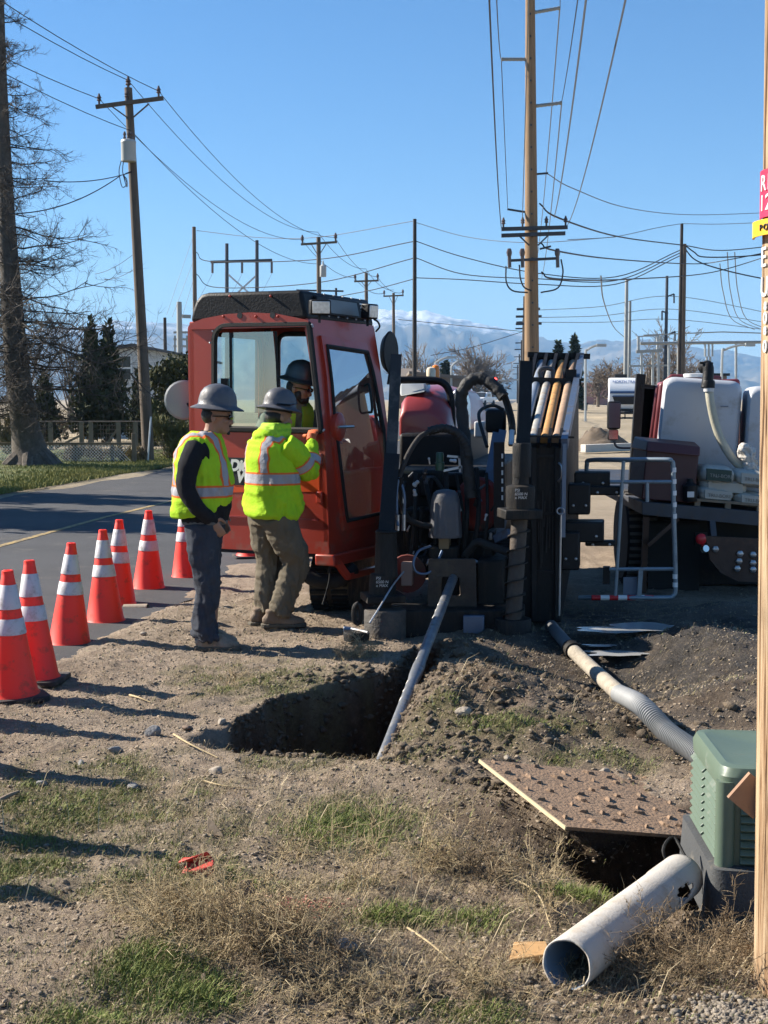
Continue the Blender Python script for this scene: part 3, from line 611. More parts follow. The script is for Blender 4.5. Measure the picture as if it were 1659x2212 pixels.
# ---- substation steelwork and street lamps
M['galv_far'] = mat('pale_steelwork', (.42, .44, .43), .6, .3, .1, 2)
bus = thing('bus_structure', (P(1510, 862, 122).x, 122, 0), 'long horizontal steel bus on posts over the white tanks, at right', 'bus structure')
MB().tube([P(1383, 742, 122), P(1720, 738, 122)], 0.139, 8).build('busbar', M['steel_pole'], bus)
MB().tube([P(1390, 724, 124), P(1560, 717, 124), P(1720, 722, 124)], 0.056, 6).build('busbar', M['steel_pole'], bus)
for px in (1523, 1531, 1539):
    MB().tube([P(px, 740, 122), P(px, 770, 122)], 0.093, 6).build('insulator', M['galv_far'], bus)
MB().bar(P(1527, 770, 122), P(1527, 900, 122), 0.167).bar(P(1534, 770, 122), P(1534, 900, 122), 0.167).build('post', M['galv_far'], bus)
for px in (1445, 1465, 1590): MB().bar(P(px, 741, 122), P(px, 900, 122), 0.185).build('post', M['galv_far'], bus)
plat = thing('switch_platform', (P(1400, 862, 126).x, 126, 0), 'pale steel switch platform with caged posts in the substation', 'steel platform')
for px, a, b in ((1379, 727, 760), (1421, 727, 760), (1428, 725, 760)): MB().bar(P(px, a, 126), P(px, b, 126), 0.222).build('post', M['galv_far'], plat)
MB().bar(P(1376, 727, 126), P(1424, 725, 126), 0.111).build('rail', M['galv_far'], plat); MB().bar(P(1374, 760, 126), P(1432, 757, 126), 0.259).build('deck', M['steel_pole'], plat)
for px in (1386, 1410, 1422): MB().bar(P(px, 760, 126), P(px, 900, 126), 0.204).build('leg', M['galv_far'], plat)
MB().bar(P(1360, 791, 126), P(1452, 789, 126), 0.167).bar(P(1388, 788, 126), P(1415, 768, 126), 0.111).build('brace', M['steel_pole'], plat)
def lamp(px, top, Y, arm, label):
    t = thing('street_lamp', (P(px, 862, Y).x, Y, HZ(P(px, 862, Y).x, Y)), label, 'street lamp', 'street lamps along the far road'); r = .085 * Y / 90
    MB().tube(bez([Vector((P(px, 862, Y).x, Y, 0)), P(px, top + 25, Y), P(px + arm * .12, top + 10, Y), P(px + arm * .6, top + 1, Y), P(px + arm, top, Y)], 20), r, 6).build('pole', M['galv_far'], t)
    MB().box(P(px + arm, top, Y), (.7 * Y / 100, .3, .2)).build('lamp_head', M['galv_far'], t)
lamp(1265, 746, 95, 34, 'grey street lamp standing just right of the rod rack'); lamp(940, 772, 120, 36, 'street lamp with a long arm left of the big bare tree'); lamp(975, 779, 140, 24, 'street lamp hidden in front of the big bare tree'); lamp(1470 + 90, 745, 90, 60, 'street lamp whose arm reaches the nearest pole at far right')
ts = thing('traffic_signal', (P(1122, 862, 160).x, 160, HZ(P(1122, 862, 160).x, 160)), 'traffic signal showing red on a mast arm over the far road', 'traffic signal')
MB().tube([Vector((P(1122, 862, 160).x, 160, .5)), P(1122, 818, 160)], .14, 6).tube([P(1122, 820, 160), P(1070, 822, 160)], .1, 6).build('mast', M['galv_far'], ts)
sg = MB().box(P(1070, 824, 159.8), (.45, .35, 1.1)).build('signal_head', M['soot'], ts); MB().lathe([(.2, 0), (.16, .1), (.02, .14)], P(1070, 819.5, 159.6), (0, -1, 0), 12).build('red_lens', emit('red_signal', (1, .06, .05, 1), 3.0), sg)
# ================================================================== TREES AND PLANTS FURTHER OFF, HOUSE, FENCES, FAR VEHICLES
M['bark'] = mat('grey_bark', (.095, .080, .066), .95, 0, .35, 8, .9, 30, dirt=(.17, .155, .135), dirt_amt=.3, dscale=6)
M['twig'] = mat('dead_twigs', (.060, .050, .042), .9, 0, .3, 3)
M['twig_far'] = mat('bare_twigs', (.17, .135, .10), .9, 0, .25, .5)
def leafmat(name, col, var=.5, scale=1.2, rough=.8):
    return mat(name, col, rough, 0, var, scale, spec=.2)
M['arbor'] = leafmat('arborvitae_sprays', (.042, .050, .020)); M['hedge'] = leafmat('hedge_sprays', (.060, .062, .022)); M['spruce'] = leafmat('spruce_needles', (.035, .05, .028))
M['shrub'] = leafmat('pale_shrub_leaves', (.14, .14, .055)); M['brush'] = leafmat('brown_brush', (.15, .11, .065)); M['brush_tan'] = leafmat('tan_brush', (.23, .19, .11))
def leaf_cloud(name, blobs, n, size, m, parent, seed=1, up=.3, hollow=.55, elong=2.2):
    g = np.random.default_rng(seed); w = np.array([r[0] * r[1] * r[2] for _, r in blobs]) ** .67; cnt = np.maximum(1, (n * w / w.sum()).astype(int)); Pn = []
    for (c, r), k in zip(blobs, cnt):
        d = g.normal(size=(k, 3)); d /= np.linalg.norm(d, axis=1)[:, None]; rad = (hollow + (1 - hollow) * g.random(k)) * (1 + .30 * np.sin(d[:, 0] * 7 + d[:, 2] * 9 + d[:, 1] * 5 + seed)); Pn.append(np.array(c) + d * rad[:, None] * np.array(r))
    p = np.concatenate(Pn); k = len(p); t = g.normal(size=(k, 3)); t[:, 2] = np.abs(t[:, 2]) * .6 + up; t /= np.linalg.norm(t, axis=1)[:, None]
    s = np.cross(t, g.normal(size=(k, 3))); s /= np.linalg.norm(s, axis=1)[:, None] + 1e-9; L = size * (.5 + g.random(k))[:, None]; W = L / elong
    v = np.stack([p - s * W * .5, p + t * L * .45 - s * W * .55, p + t * L, p + t * L * .4 + s * W * .55], 1).reshape(-1, 3); o0 = np.array(origin_of(parent)) if parent else 0
    q = np.arange(k * 4).reshape(k, 4); return np_mesh(name, v - o0, q, m, parent)
def seg_mesh(name, segs, m, parent, sides=3):      # many thin tapered twigs: (p0, p1, r0, r1)
    a = np.array([[*s[0], *s[1], s[2], s[3]] for s in segs]); p0, p1 = a[:, :3], a[:, 3:6]; d = p1 - p0; d /= np.linalg.norm(d, axis=1)[:, None] + 1e-9
    h = np.where(np.abs(d[:, 2:3]) < .9, [[0, 0, 1.]], [[1., 0, 0]]); x = np.cross(h, d); x /= np.linalg.norm(x, axis=1)[:, None]; y = np.cross(d, x); vs = []
    for p, r in ((p0, a[:, 6:7]), (p1, a[:, 7:8])):
        for j in range(sides): t = 2 * math.pi * j / sides; vs.append(p + (x * math.cos(t) + y * math.sin(t)) * r)
    v = np.stack(vs, 1); n = len(segs); f = []
    b = np.arange(n)[:, None] * 2 * sides
    for j in range(sides): f.append(np.concatenate([b + j, b + (j + 1) % sides, b + sides + (j + 1) % sides, b + sides + j], 1))
    o0 = np.array(origin_of(parent)) if parent else 0
    return np_mesh(name, v.reshape(-1, 3) - o0, np.concatenate(f), m, parent, smooth=True)
def branch(segs, p, d, L, r, depth, g, nseg=4, droop=0.0, kids=4, spread=.8, curl=0.0, ratio=.5):
    p = np.array(p, float); d = np.array(d, float); d /= np.linalg.norm(d); pts = [p]
    for i in range(nseg):
        d = d + g.normal(size=3) * .13 + np.array([0, 0, -droop + curl * (i / nseg) * 2]); d /= np.linalg.norm(d); q = p + d * L / nseg
        r1 = r * (1 - .72 * (i + 1) / nseg); segs.append((p, q, r * (1 - .72 * i / nseg), r1)); p = q; pts.append(p)
    if depth > 0:
        for k in range(kids):
            i = g.integers(1, nseg + 1); dd = d + g.normal(size=3) * spread; branch(segs, pts[i] + (pts[i - 1] - pts[i]) * g.random(), dd, L * ratio * (.6 + .7 * g.random()), max(r * .45, min(.0045, r * .8)), depth - 1, g, max(2, nseg - 1), droop, kids, spread, curl, ratio)
# ---- the dead conifer at the left edge
g = np.random.default_rng(5); YB = 35.0; tb = G(66, 1012); tb = Vector((tb.x, YB, 0))
tree = thing('dead_conifer', tb, 'large bare conifer at the left edge, flared grey trunk and drooping twiggy branches', 'tree')
tk = [(70, 1018, .82), (68, 1000, .62), (64, 975, .46), (56, 930, .37), (46, 860, .33), (36, 780, .30), (26, 660, .27), (16, 500, .22), (9, 330, .17), (5, 180, .12), (3, 40, .08), (2, -120, .03)]
MB().tube(bez([P(a, b, YB) for a, b, r in tk], 44), list(np.interp(np.linspace(0, 11, 45), range(12), [t[2] for t in tk])), 14).build('trunk', M['bark'], tree)
rt = MB()
for k in range(7):
    a = k * .9 + .3; c = P(68, 1004, YB); rt.tube(bez([c + Vector((math.cos(a) * .3, math.sin(a) * .3, .25)), c + Vector((math.cos(a) * .62, math.sin(a) * .6, .02)), c + Vector((math.cos(a) * .95, math.sin(a) * .9, -.2))], 8), [.2, .19, .18, .16, .14, .12, .1, .08, .06][:9], 8)
rt.build('root_flare', M['bark'], tree)
segs = []
ty = [t[1] for t in tk][::-1]; tx = [t[0] for t in tk][::-1]
for i in range(150):
    yy = 20 + (900 - 20) * (i / 150) ** .85 + g.normal() * 6; px = np.interp(yy, ty, tx); p = P(px, yy, YB); az = g.random() * 2 * math.pi
    L = np.interp(yy, [0, 200, 400, 600, 720, 900], [.6, 1.0, 1.4, 2.3, 2.9, 2.3]) * (.55 + .6 * g.random())
    branch(segs, p, (math.cos(az), math.sin(az), .12 if yy < 500 else -.02), L, .007 + .010 * L, 3, g, 6, .075, 6, .75, .12, .44)
crown = seg_mesh('crown', segs, M['twig'], tree)
# ---- evergreens and shrubs of the yard
def conifer_col(px, top, base, Y, w, label, m, seed, n=5200, size=.22, lean=0, name='arborvitae'):
    b = P(px, base, Y); b.z = .02; t = P(px + lean, top, Y); Hh = t.z - b.z; r = w * Y / F_PX / 2; th = thing(name, b, label, 'tree'); gg = np.random.default_rng(seed); bl = []
    for i in range(26):
        f = (i + .5) / 26; rr = r * (1.05 - f ** 1.7) * (.75 + .4 * gg.random()); a = gg.random() * 6.28; bl.append(((b.x + (t.x - b.x) * f + math.cos(a) * r * .22 * (1 - f), Y + math.sin(a) * r * .3 * (1 - f), b.z + Hh * (.08 + .90 * f)), (rr, rr, Hh * .075)))
    leaf_cloud('crown', bl, n, size, m, th, seed, .9, .35); MB().tube([b - Vector((0, 0, .1)), b.lerp(t, .35)], [.13, .07], 8).build('trunk', M['bark'], th); return th
conifer_col(196, 692, 958, 52, 78, 'left of the two tall dark arborvitae in front of the house', M['arbor'], 3); conifer_col(233, 690, 960, 52.4, 84, 'right of the two tall dark arborvitae in front of the house', M['arbor'], 4)
conifer_col(300, 790, 950, 50, 46, 'small narrow dark arborvitae beside the leaning pole', M['arbor'], 6, 2600, .18)
for k_, (px_, Y_, h_, w_) in enumerate(((-760, 21.0, 8.5, 2.2), (-980, 23.5, 10.5, 2.6), (-800, 26.5, 9.0, 2.6), (-1100, 29.0, 11.0, 2.8))): conifer_col(px_, HOR - (h_ - CAMZ) * F_PX / Y_, HOR + CAMZ * F_PX / Y_, Y_, w_ * F_PX / Y_, ('nearest', 'second', 'third', 'farthest')[k_] + ' tall evergreen beyond the left edge, its shadow lying across the road', M['spruce'], 40 + k_, 5200, .34, name='evergreen_tree')
conifer_col(95, 800, 930, 50, 70, 'low dark evergreen behind the flared trunk', M['arbor'], 7, 2600, .2)
hd = thing('evergreen_hedge', P(375, 962, 47), 'broad olive evergreen hedge between the leaning pole and the cab', 'hedge'); hb = []
for i in range(26): a = random.random(); hb.append((tuple(P(338 + 95 * a, 782 + 165 * random.random() + (25 if a < .2 else 0), 47 + random.random() * 1.6)), (.62, .6, .42)))
leaf_cloud('foliage', hb, 9000, .17, M['hedge'], hd, 8, .7, .3)
def shrub(px, base, Y, w, h, label, m, seed, n=1800, size=.16, name='shrub', up=.8, elong=4):
    b = P(px, base, Y); b.z = HZ(b.x, Y) + .02 if b.x > float(road_c(Y)) - 3 else .05; th = thing(name, b, label, 'shrub'); gg = np.random.default_rng(seed); R = w * Y / F_PX / 2; hh = h * Y / F_PX
    bl = [((b.x + (gg.random() - .5) * R * 1.5, Y + (gg.random() - .5) * R, b.z + hh * (.2 + .55 * gg.random())), (R * .42, R * .42, hh * .3)) for _ in range(9)]
    leaf_cloud('foliage', bl, n, size, m, th, seed, up, .1, elong); segs = []
    for _ in range(12): branch(segs, (b.x, Y, b.z), (gg.normal() * .5, gg.normal() * .5, 1), hh * .8, .02, 1, gg, 3, 0, 3, .5)
    seg_mesh('stems', segs, M['twig_far'], th); return th
shrub(366, 995, 38.5, 92, 88, 'pale green grassy shrub at the road edge right of the leaning pole', M['shrub'], 21, 3600, .2, elong=7)
shrub(18, 960, 42, 70, 105, 'tan brushy shrub behind the lattice at the far left edge', M['brush_tan'], 22, 2600, .14)
shrub(120, 958, 60, 60, 70, 'brown thicket half hidden by the conifer twigs', M['brush'], 27, 1500, .14)
for k, (px, w, h, m, lab) in enumerate(((160, 70, 34, 'brush', 'low reddish brush against the lattice, left clump'), (215, 60, 30, 'brush', 'low reddish brush against the lattice, middle clump'), (262, 52, 34, 'brush_tan', 'low pale brush by the fence end post'), (300, 40, 36, 'brush_tan', 'pale dry brush at the foot of the leaning pole'))): shrub(px, 985, 37.3, w, h, lab, M[m], 30 + k, 900, .10)
for k, (px, top, Y, w) in enumerate(((60, 640, 70, 130), (150, 690, 75, 120))):      # bare trees behind
    b = Vector((P(px, 862, Y).x, Y, 0)); th = thing('bare_tree', b, ('left', 'right')[k] + ' leafless grey tree in the yard behind the conifer', 'tree'); hh = P(px, top, Y).z; segs = []; gg = np.random.default_rng(50 + k)
    MB().tube([b, b + Vector((.1, 0, hh * .4))], [.2, .13], 7).build('trunk', M['bark'], th)
    for _ in range(12): branch(segs, b + Vector((.05, 0, hh * (.15 + .25 * gg.random()))), (gg.normal() * .7, gg.normal() * .7, 1), hh * .6, .06, 3, gg, 4, -.02, 4, .6, 0, .5)
    seg_mesh('crown', segs, M['twig'], th)
# ---- house
M['siding'] = mat('pale_siding', (.55, .56, .55), .8, 0, .05, 1); M['shingle'] = mat('grey_shingles', (.12, .12, .12), .9, 0, .2, 8); M['trim'] = mat('white_trim', (.72, .72, .7), .6, 0, .04, 3)
M['pane_dark'] = mat('dark_window_pane', (.03, .035, .04), .12, 0, .2, 3)
YH = 60.0; hx0, hx1, hr = P(170, 862, YH).x, P(411, 862, YH).x, P(290, 862, YH).x; ze, zr = P(0, 772, YH).z, P(0, 749, YH).z
hs = thing('white_house', ((hx0 + hx1) / 2, YH, 0), 'white sided house with a low gable roof behind the arborvitae', 'house')
gab = [(hx0, YH, -.2), (hx1, YH, -.2), (hx1, YH, ze), (hr, YH, zr), (hx0, YH, ze)]
MB().prism(gab, (0, 9, 0)).build('wall', M['siding'], hs, smooth=False)
sd = MB()
for k in range(20): z = .15 + k * .18; sd.box(((hx0 + hx1) / 2, YH - .012, z), (hx1 - hx0, .02, .02))
sd.build('siding_board', M['trim'], hs)
rf = MB(); ov = .35
for xa_, xb_ in ((hx0 - ov, hr), (hr, hx1 + ov)):
    za, zb = (ze - .1, zr) if xb_ == hr else (zr, ze - .1); rf.hexa([(xa_, YH - ov, za + .02), (xb_, YH - ov, zb + .02), (xb_, YH + 9.3, zb + .02), (xa_, YH + 9.3, za + .02), (xa_, YH - ov, za + .14), (xb_, YH - ov, zb + .14), (xb_, YH + 9.3, zb + .14), (xa_, YH + 9.3, za + .14)])
rf.build('roof', M['shingle'], hs, smooth=False)
wf = MB().box((P(268, 790, YH).x, YH - .03, P(0, 795, YH).z), (.72, .06, 1.15)).build('window', M['trim'], hs, bevel=.01); c = (P(268, 790, YH).x, YH - .065, P(0, 795, YH).z)
MB().box((c[0], c[1], c[2] + .27), (.58, .02, .46)).box((c[0], c[1], c[2] - .27), (.58, .02, .46)).build('pane', M['pane_dark'], wf)
# ---- lattice fence
YL = 36.6; M['lattice'] = mat('white_lattice', (.74, .72, .68), .8, 0, .06, 5); M['old_wood'] = mat('weathered_fence_wood', (.20, .155, .11), .9, 0, .25, 5, .2, 30)
lf = thing('lattice_fence', (P(140, 862, YL).x, YL, 0), 'low white diagonal lattice fence with a dark top rail across the yard front', 'fence'); x0, x1, z0, z1 = P(-30, 862, YL).x, P(287, 862, YL).x, .06, .52
lt = MB(); n = 46; hh = z1 - z0
for k in range(-4, n):
    xa_ = x0 + k * (x1 - x0) / n * 1.0
    for sgn in (1, -1):
        a, b = Vector((xa_ if sgn > 0 else xa_ + hh, YL + .008 * sgn, z0)), Vector((xa_ + hh if sgn > 0 else xa_, YL + .008 * sgn, z1))
        if min(a.x, b.x) > x0 - .02 and max(a.x, b.x) < x1 + .02: lt.bar(a, b, .044, .008)
lt.build('lattice_panel', M['lattice'], lf, smooth=False, clean=False)
MB().box(((x0 + x1) / 2, YL, z1 + .04), (x1 - x0 + .05, .07, .07)).build('top_rail', M['old_wood'], lf)
for px in (78, 160, 240): MB().box((P(px, 862, YL).x, YL + .05, .28), (.08, .08, .56)).build('post', M['old_wood'], lf)
MB().box((P(288, 862, YL).x, YL, .42), (.11, .11, .85)).build('post', M['old_wood'], lf, bevel=.01)
YW = 45.0; fw = thing('wire_fence', (P(190, 862, YW).x, YW, 0), 'wire mesh fence on wooden posts behind the lattice, with diagonal braces', 'fence')
for px in (108, 175, 195, 255, 325, 292): MB().box((P(px, 862, YW).x, YW, .5), (.13, .13, 1.0)).build('post', M['old_wood'], fw)
wm = MB()
for k in range(8): wm.tube([P(60, 0, YW) * Vector((1, 1, 0)) + Vector((0, 0, .1 + .13 * k)) if False else Vector((P(60, 862, YW).x, YW, .1 + .13 * k)), Vector((P(420, 862, YW).x, YW, .1 + .13 * k))], .006 if k < 7 else .03, 4)
for k in range(60): x = P(60, 862, YW).x + k * .095; wm.tube([(x, YW, .05), (x, YW, 1.0)], .004, 3)
wm.build('mesh', M['twig'], fw, clean=False); MB().bar(P(175, 940, YW), P(120, 968, YW), .07).build('brace', M['old_wood'], fw); MB().bar(P(255, 925, YW), P(228, 962, YW), .07).build('brace', M['old_wood'], fw)

# ---- along the far road: trees, buildings, vehicles
def bare_tree(px, top, base, Y, wpx, label, seed, r=.25, n=26, m='twig_far', depth=3, group=None):
    b = Vector((P(px, 862, Y).x, Y, HZ(P(px, 862, Y).x, Y))); th = thing('bare_tree', b, label, 'tree', group); hh = P(px, top, Y).z - b.z; gg = np.random.default_rng(seed); segs = []; W = wpx * Y / F_PX / 2
    MB().tube([b - Vector((0, 0, .2)), b + Vector((0, 0, hh * .5))], [r, r * .5], 7).build('trunk', M[m], th)
    for _ in range(n): dx, dy = gg.normal() * .55, gg.normal() * .5; branch(segs, b + Vector((0, 0, hh * (.12 + .35 * gg.random()))), (dx * W / hh * 2.2, dy * W / hh * 2, .9), hh * .55 * (.7 + .4 * gg.random()), r * .32, depth, gg, 4, -.01, 4, .55, .02, .55)
    for i in range(len(segs)): a, bb, r0, r1 = segs[i]; segs[i] = (a, bb, max(r0, .00035 * Y * .5), max(r1, .0003 * Y * .5))
    seg_mesh('crown', segs, M[m], th); return th
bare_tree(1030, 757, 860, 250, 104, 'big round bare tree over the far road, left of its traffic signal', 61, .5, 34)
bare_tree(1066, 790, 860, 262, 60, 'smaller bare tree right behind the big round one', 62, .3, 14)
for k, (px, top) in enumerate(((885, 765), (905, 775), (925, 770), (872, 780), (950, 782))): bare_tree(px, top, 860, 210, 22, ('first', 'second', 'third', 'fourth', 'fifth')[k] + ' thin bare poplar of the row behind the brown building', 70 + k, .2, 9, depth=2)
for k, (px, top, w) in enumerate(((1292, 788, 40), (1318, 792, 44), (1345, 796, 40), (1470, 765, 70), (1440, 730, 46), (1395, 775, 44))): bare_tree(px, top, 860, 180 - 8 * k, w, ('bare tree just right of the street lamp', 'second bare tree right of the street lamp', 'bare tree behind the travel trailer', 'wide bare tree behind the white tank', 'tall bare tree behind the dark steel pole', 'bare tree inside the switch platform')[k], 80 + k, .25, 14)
def spruce(px, top, Y, w, label, seed):
    b = Vector((P(px, 862, Y).x, Y, 0)); th = thing('spruce_tree', b, label, 'tree'); hh = P(px, top, Y).z; R = w * Y / F_PX / 2; gg = np.random.default_rng(seed); bl = []
    for i in range(42):
        f = i / 41; rr = (R * (1 - f) ** .85) * (.7 + .5 * gg.random()) + .10
        for k in range(3): a = gg.random() * 6.28; bl.append(((b.x + math.cos(a) * rr * .55, Y + math.sin(a) * rr * .55, hh * (.12 + .86 * f)), (rr * .45, rr * .45, hh * .014)))
    leaf_cloud('crown', bl, 7000, .0030 * Y, M['spruce'], th, seed, -.1, .2); MB().tube([b, (b.x, Y, hh * .95)], [.25, .04], 7).build('trunk', M['bark'], th)
spruce(1205, 737, 130, 36, 'left of the two dark spruces above the rod rack', 91); spruce(1240, 724, 128, 40, 'right of the two dark spruces above the rod rack', 92); spruce(962, 780, 145, 36, 'dark evergreen beside the big round bare tree', 93)
M['brown_wall'] = mat('brown_building_wall', (.19, .15, .115), .9, 0, .06, .3); M['brown_roof'] = mat('brown_roof', (.16, .13, .105), .9, 0, .06, .3); M['pink_wall'] = mat('dull_red_wall', (.36, .17, .14), .9, 0, .08, .3)
def block(name, label, px0, px1, top, Y, dep, m, roofm=None, ridge=0, slope=0):
    a, b = P(px0, top, Y), P(px1, top + slope, Y); cx = (a.x + b.x) / 2; th = thing(name, (cx, Y, 0), label, 'building')
    MB().hexa([(a.x, Y, -.3), (b.x, Y, -.3), (b.x, Y + dep, -.3), (a.x, Y + dep, -.3), (a.x, Y, a.z), (b.x, Y, b.z), (b.x, Y + dep, b.z), (a.x, Y + dep, a.z)]).build('wall', m, th, smooth=False)
    if ridge:
        z = ridge * Y / F_PX; MB().prism([(a.x - .4, Y - .4, a.z), (b.x + .4, Y - .4, b.z), (b.x - (b.x - a.x) * .25, Y + dep / 2, b.z + z), (a.x + (b.x - a.x) * .25, Y + dep / 2, a.z + z)], (0, .1, .06)).build('roof', roofm, th, smooth=False)
    else: MB().hexa([(a.x - .3, Y - .3, a.z + .003), (b.x + .3, Y - .3, b.z + .003), (b.x + .3, Y + dep + .3, b.z + .003), (a.x - .3, Y + dep + .3, a.z + .003), (a.x - .3, Y - .3, a.z + .3), (b.x + .3, Y - .3, b.z + .3), (b.x + .3, Y + dep + .3, b.z + .3), (a.x - .3, Y + dep + .3, a.z + .3)]).build('roof', roofm or m, th, smooth=False)
    return th
block('long_building', 'long low brown building behind the amber beacon', 890, 1006, 808, 140, 20, M['brown_wall'], M['brown_roof'], 0, 12); block('low_house', 'low house with a grey roof behind the thin black mast', 845, 918, 815, 155, 10, M['brown_wall'], M['brown_roof'], 20)
block('long_warehouse', 'long dull red building low on the horizon right of the rod rack', 1245, 1420, 828, 300, 15, M['pink_wall'], M['white_paint']); block('white_shed', 'white shed low behind the travel trailer', 1385, 1440, 822, 260, 10, M['white_paint'], M['white_paint'])
block('grey_building', 'flat grey building just above the white tank at right', 1540, 1570, 812, 160, 10, M['brown_wall'], M['soot'])
# parked white pickup
def build_pickup():
    b = P(1042, 877, 187); t = thing('pickup_truck', (b.x, 187, HZ(b.x, 187) + .02), 'white pickup truck with a dark grille driving toward us on the far road', 'pickup truck'); M['car_white'] = mat('white_car_paint', (.8, .8, .8), .25, 0, .03, 1, coat=.5)
    o = Vector(t.location); S = lambda x, y, z: o + Vector((x, y, z)); prof = [(-2.9, .45), (2.75, .45), (2.9, .7), (2.85, 1.05), (1.5, 1.2), (.75, 1.85), (-.9, 1.88), (-1.25, 1.25), (-2.9, 1.2)]
    MB().prism([S(x, -.98, z) for x, z in prof], (0, 1.96, 0)).build('body', M['car_white'], t, bevel=.06)
    MB().prism([S(1.49, -.82, 1.25), S(1.49, .82, 1.25), S(.82, .74, 1.8), S(.82, -.74, 1.8)], (.06, 0, .04)).build('windscreen', M['pane_dark'], t)
    MB().box(S(.1, -.985, 1.5), (1.3, .03, .42)).box(S(.1, .985, 1.5), (1.3, .03, .42)).build('side_window', M['pane_dark'], t)
    MB().box(S(2.9, 0, .88), (.06, 1.2, .34)).build('grille', M['soot'], t); MB().box(S(2.84, 0, .55), (.2, 1.9, .2)).build('bumper', M['soot'], t)
    for y in (-.78, .78): MB().box(S(2.87, y, .92), (.08, .32, .22)).build('headlight', M['galv'], t)
    for x in (-1.9, 1.85):
        for y in (-.92, .92): MB().lathe([(.25, -.13), (.38, -.13), (.40, -.08), (.40, .08), (.38, .13), (.25, .13)], S(x, y, .40), (0, 1, 0), 18).build('wheel', M['rubber'], t)
    t.rotation_euler = (0, 0, R_(-112))
build_pickup()
# travel trailer with a person-less tow end
def build_trailer():
    Y = 105.0; o = Vector((P(1350, 862, Y).x, Y, HZ(P(1350, 862, Y).x, Y))); t = thing('travel_trailer', o, 'white travel trailer with a black front shield parked beyond the dirt pile', 'trailer'); S = lambda x, y, z: o + Vector((x, y, z)); M['rv_white'] = mat('trailer_white', (.74, .76, .78), .35, 0, .04, 1)
    W = 1.25; prof = [(0, .75), (-.25, 1.2), (-.35, 1.8), (-.1, 2.6), (.5, 3.15), (7.5, 3.2), (7.5, .75)]
    MB().prism([S(-W, y, z) for y, z in prof], (2 * W, 0, 0)).build('body', M['rv_white'], t, bevel=.09)
    MB().prism([S(-.75, -.20, 1.12), S(.75, -.20, 1.12), S(.95, -.37, 1.75), S(-.95, -.37, 1.75)], (0, -.05, 0)).build('front_shield', M['soot'], t)
    MB().prism([S(-1.15, -.36, 1.95), S(1.15, -.36, 1.95), S(1.1, -.30, 2.12), S(-1.1, -.30, 2.12)], (0, -.05, 0)).prism([S(-1.0, -.37, 1.7), S(1.0, -.37, 1.7), S(.9, -.37, 1.8), S(-.9, -.37, 1.8)], (0, -.05, 0)).build('trim_stripe', mat('trailer_blue', (.03, .06, .14), .4), t)
    text_mesh('lettering', 'NORTH TRAIL', .30, S(-.95, .02, 2.78), (1, 0, 0), (0, .65, .75), mat('trailer_letter', (.10, .16, .32), .5), t, .0, .01)
    for x in (-1.05, 1.05): MB().lathe([(.2, -.12), (.36, -.12), (.38, 0), (.36, .12), (.2, .12)], S(x, 4.2, .38), (1, 0, 0), 16).build('wheel', M['rubber'], t)
    MB().bar(S(-.6, 0, .6), S(0, -1.2, .55), .1).bar(S(.6, 0, .6), S(0, -1.2, .55), .1).bar(S(0, -1.1, .0), S(0, -1.1, .6), .09).build('hitch', M['soot'], t); MB().box(S(0, 3, .55), (2.2, 6.5, .35)).build('chassis', M['soot'], t)
    MB().box(S(-.3, 2.2, 3.32), (.9, .9, .25)).build('roof_vent', M['soot'], t); MB().box(S(-1.26, 2, 2.1), (.03, 1.2, .7)).build('side_window', M['pane_dark'], t); t.rotation_euler = (0, 0, R_(-9))
build_trailer()
# grader-like dark cab beside the trailer, dirt pile, white block, black bin
def mound(name, label, px, py, Y, rx, ry, h, m, kind=None):
    c = P(px, py, Y); c.z = HZ(c.x, Y) - .05; n = 40; k = 16; V = []; A = np.linspace(0, 2 * np.pi, n, endpoint=False)
    for i in range(k + 1):
        f = i / k; rr = 1 - f
        x = np.cos(A) * rr * rx; y = np.sin(A) * rr * ry; z = h * (1 - np.cos(np.pi * f)) / 2 + fbm(x + 5 + f, y + 3, .5, 4, 2) * h * .35 * (f > 0); V.append(np.stack([x, y, z], 1))
    V = np.concatenate(V); ii = np.array([[i * n + j, i * n + (j + 1) % n, (i + 1) * n + (j + 1) % n, (i + 1) * n + j] for i in range(k) for j in range(n)]); o = np_mesh(name, V, ii, m, smooth=True); o.location = c; return tag(o, label, 'dirt pile')
M['pile'] = mat('loose_dirt', (.12, .09, .062), .95, 0, .35, 3, .8, 12)
mound('dirt_pile', 'brown loose dirt pile seen between the rod rack and the truck mirror', 1300, 958, 48, 1.5, 1.3, .95, M['pile'])
t_ = MB().hexa([G(1265, 978) + Vector((0, 0, .0)), G(1385, 973), G(1385, 973) + Vector((.12, .35, 0)), G(1265, 978) + Vector((-.12, .35, 0)), G(1265, 978) + Vector((0, 0, .26)), G(1385, 973) + Vector((0, 0, .26)), G(1385, 973) + Vector((.12, .35, .26)), G(1265, 978) + Vector((-.12, .35, .26))]).build('concrete_block', mat('pale_concrete', (.52, .48, .42), .9, 0, .1, 4), None, loc=G(1325, 975), bevel=.015); tag(t_, 'long pale concrete block lying on the dirt lot below the dirt pile', 'concrete block')
bn = thing('black_bin', G(1261, 898), 'tall dark bin standing in the field right of the rod rack', 'bin'); o = Vector(bn.location)
MB().hexa([o + Vector(q) for q in ((-.28, -.3, .08), (.28, -.3, .08), (.28, .3, .08), (-.28, .3, .08), (-.36, -.38, 1.25), (.36, -.38, 1.25), (.36, .38, 1.25), (-.36, .38, 1.25))]).build('body', M['rust_pole'], bn, bevel=.03); MB().box(o + Vector((0, 0, 1.3)), (.8, .84, .1)).build('lid', M['soot'], bn, bevel=.03)
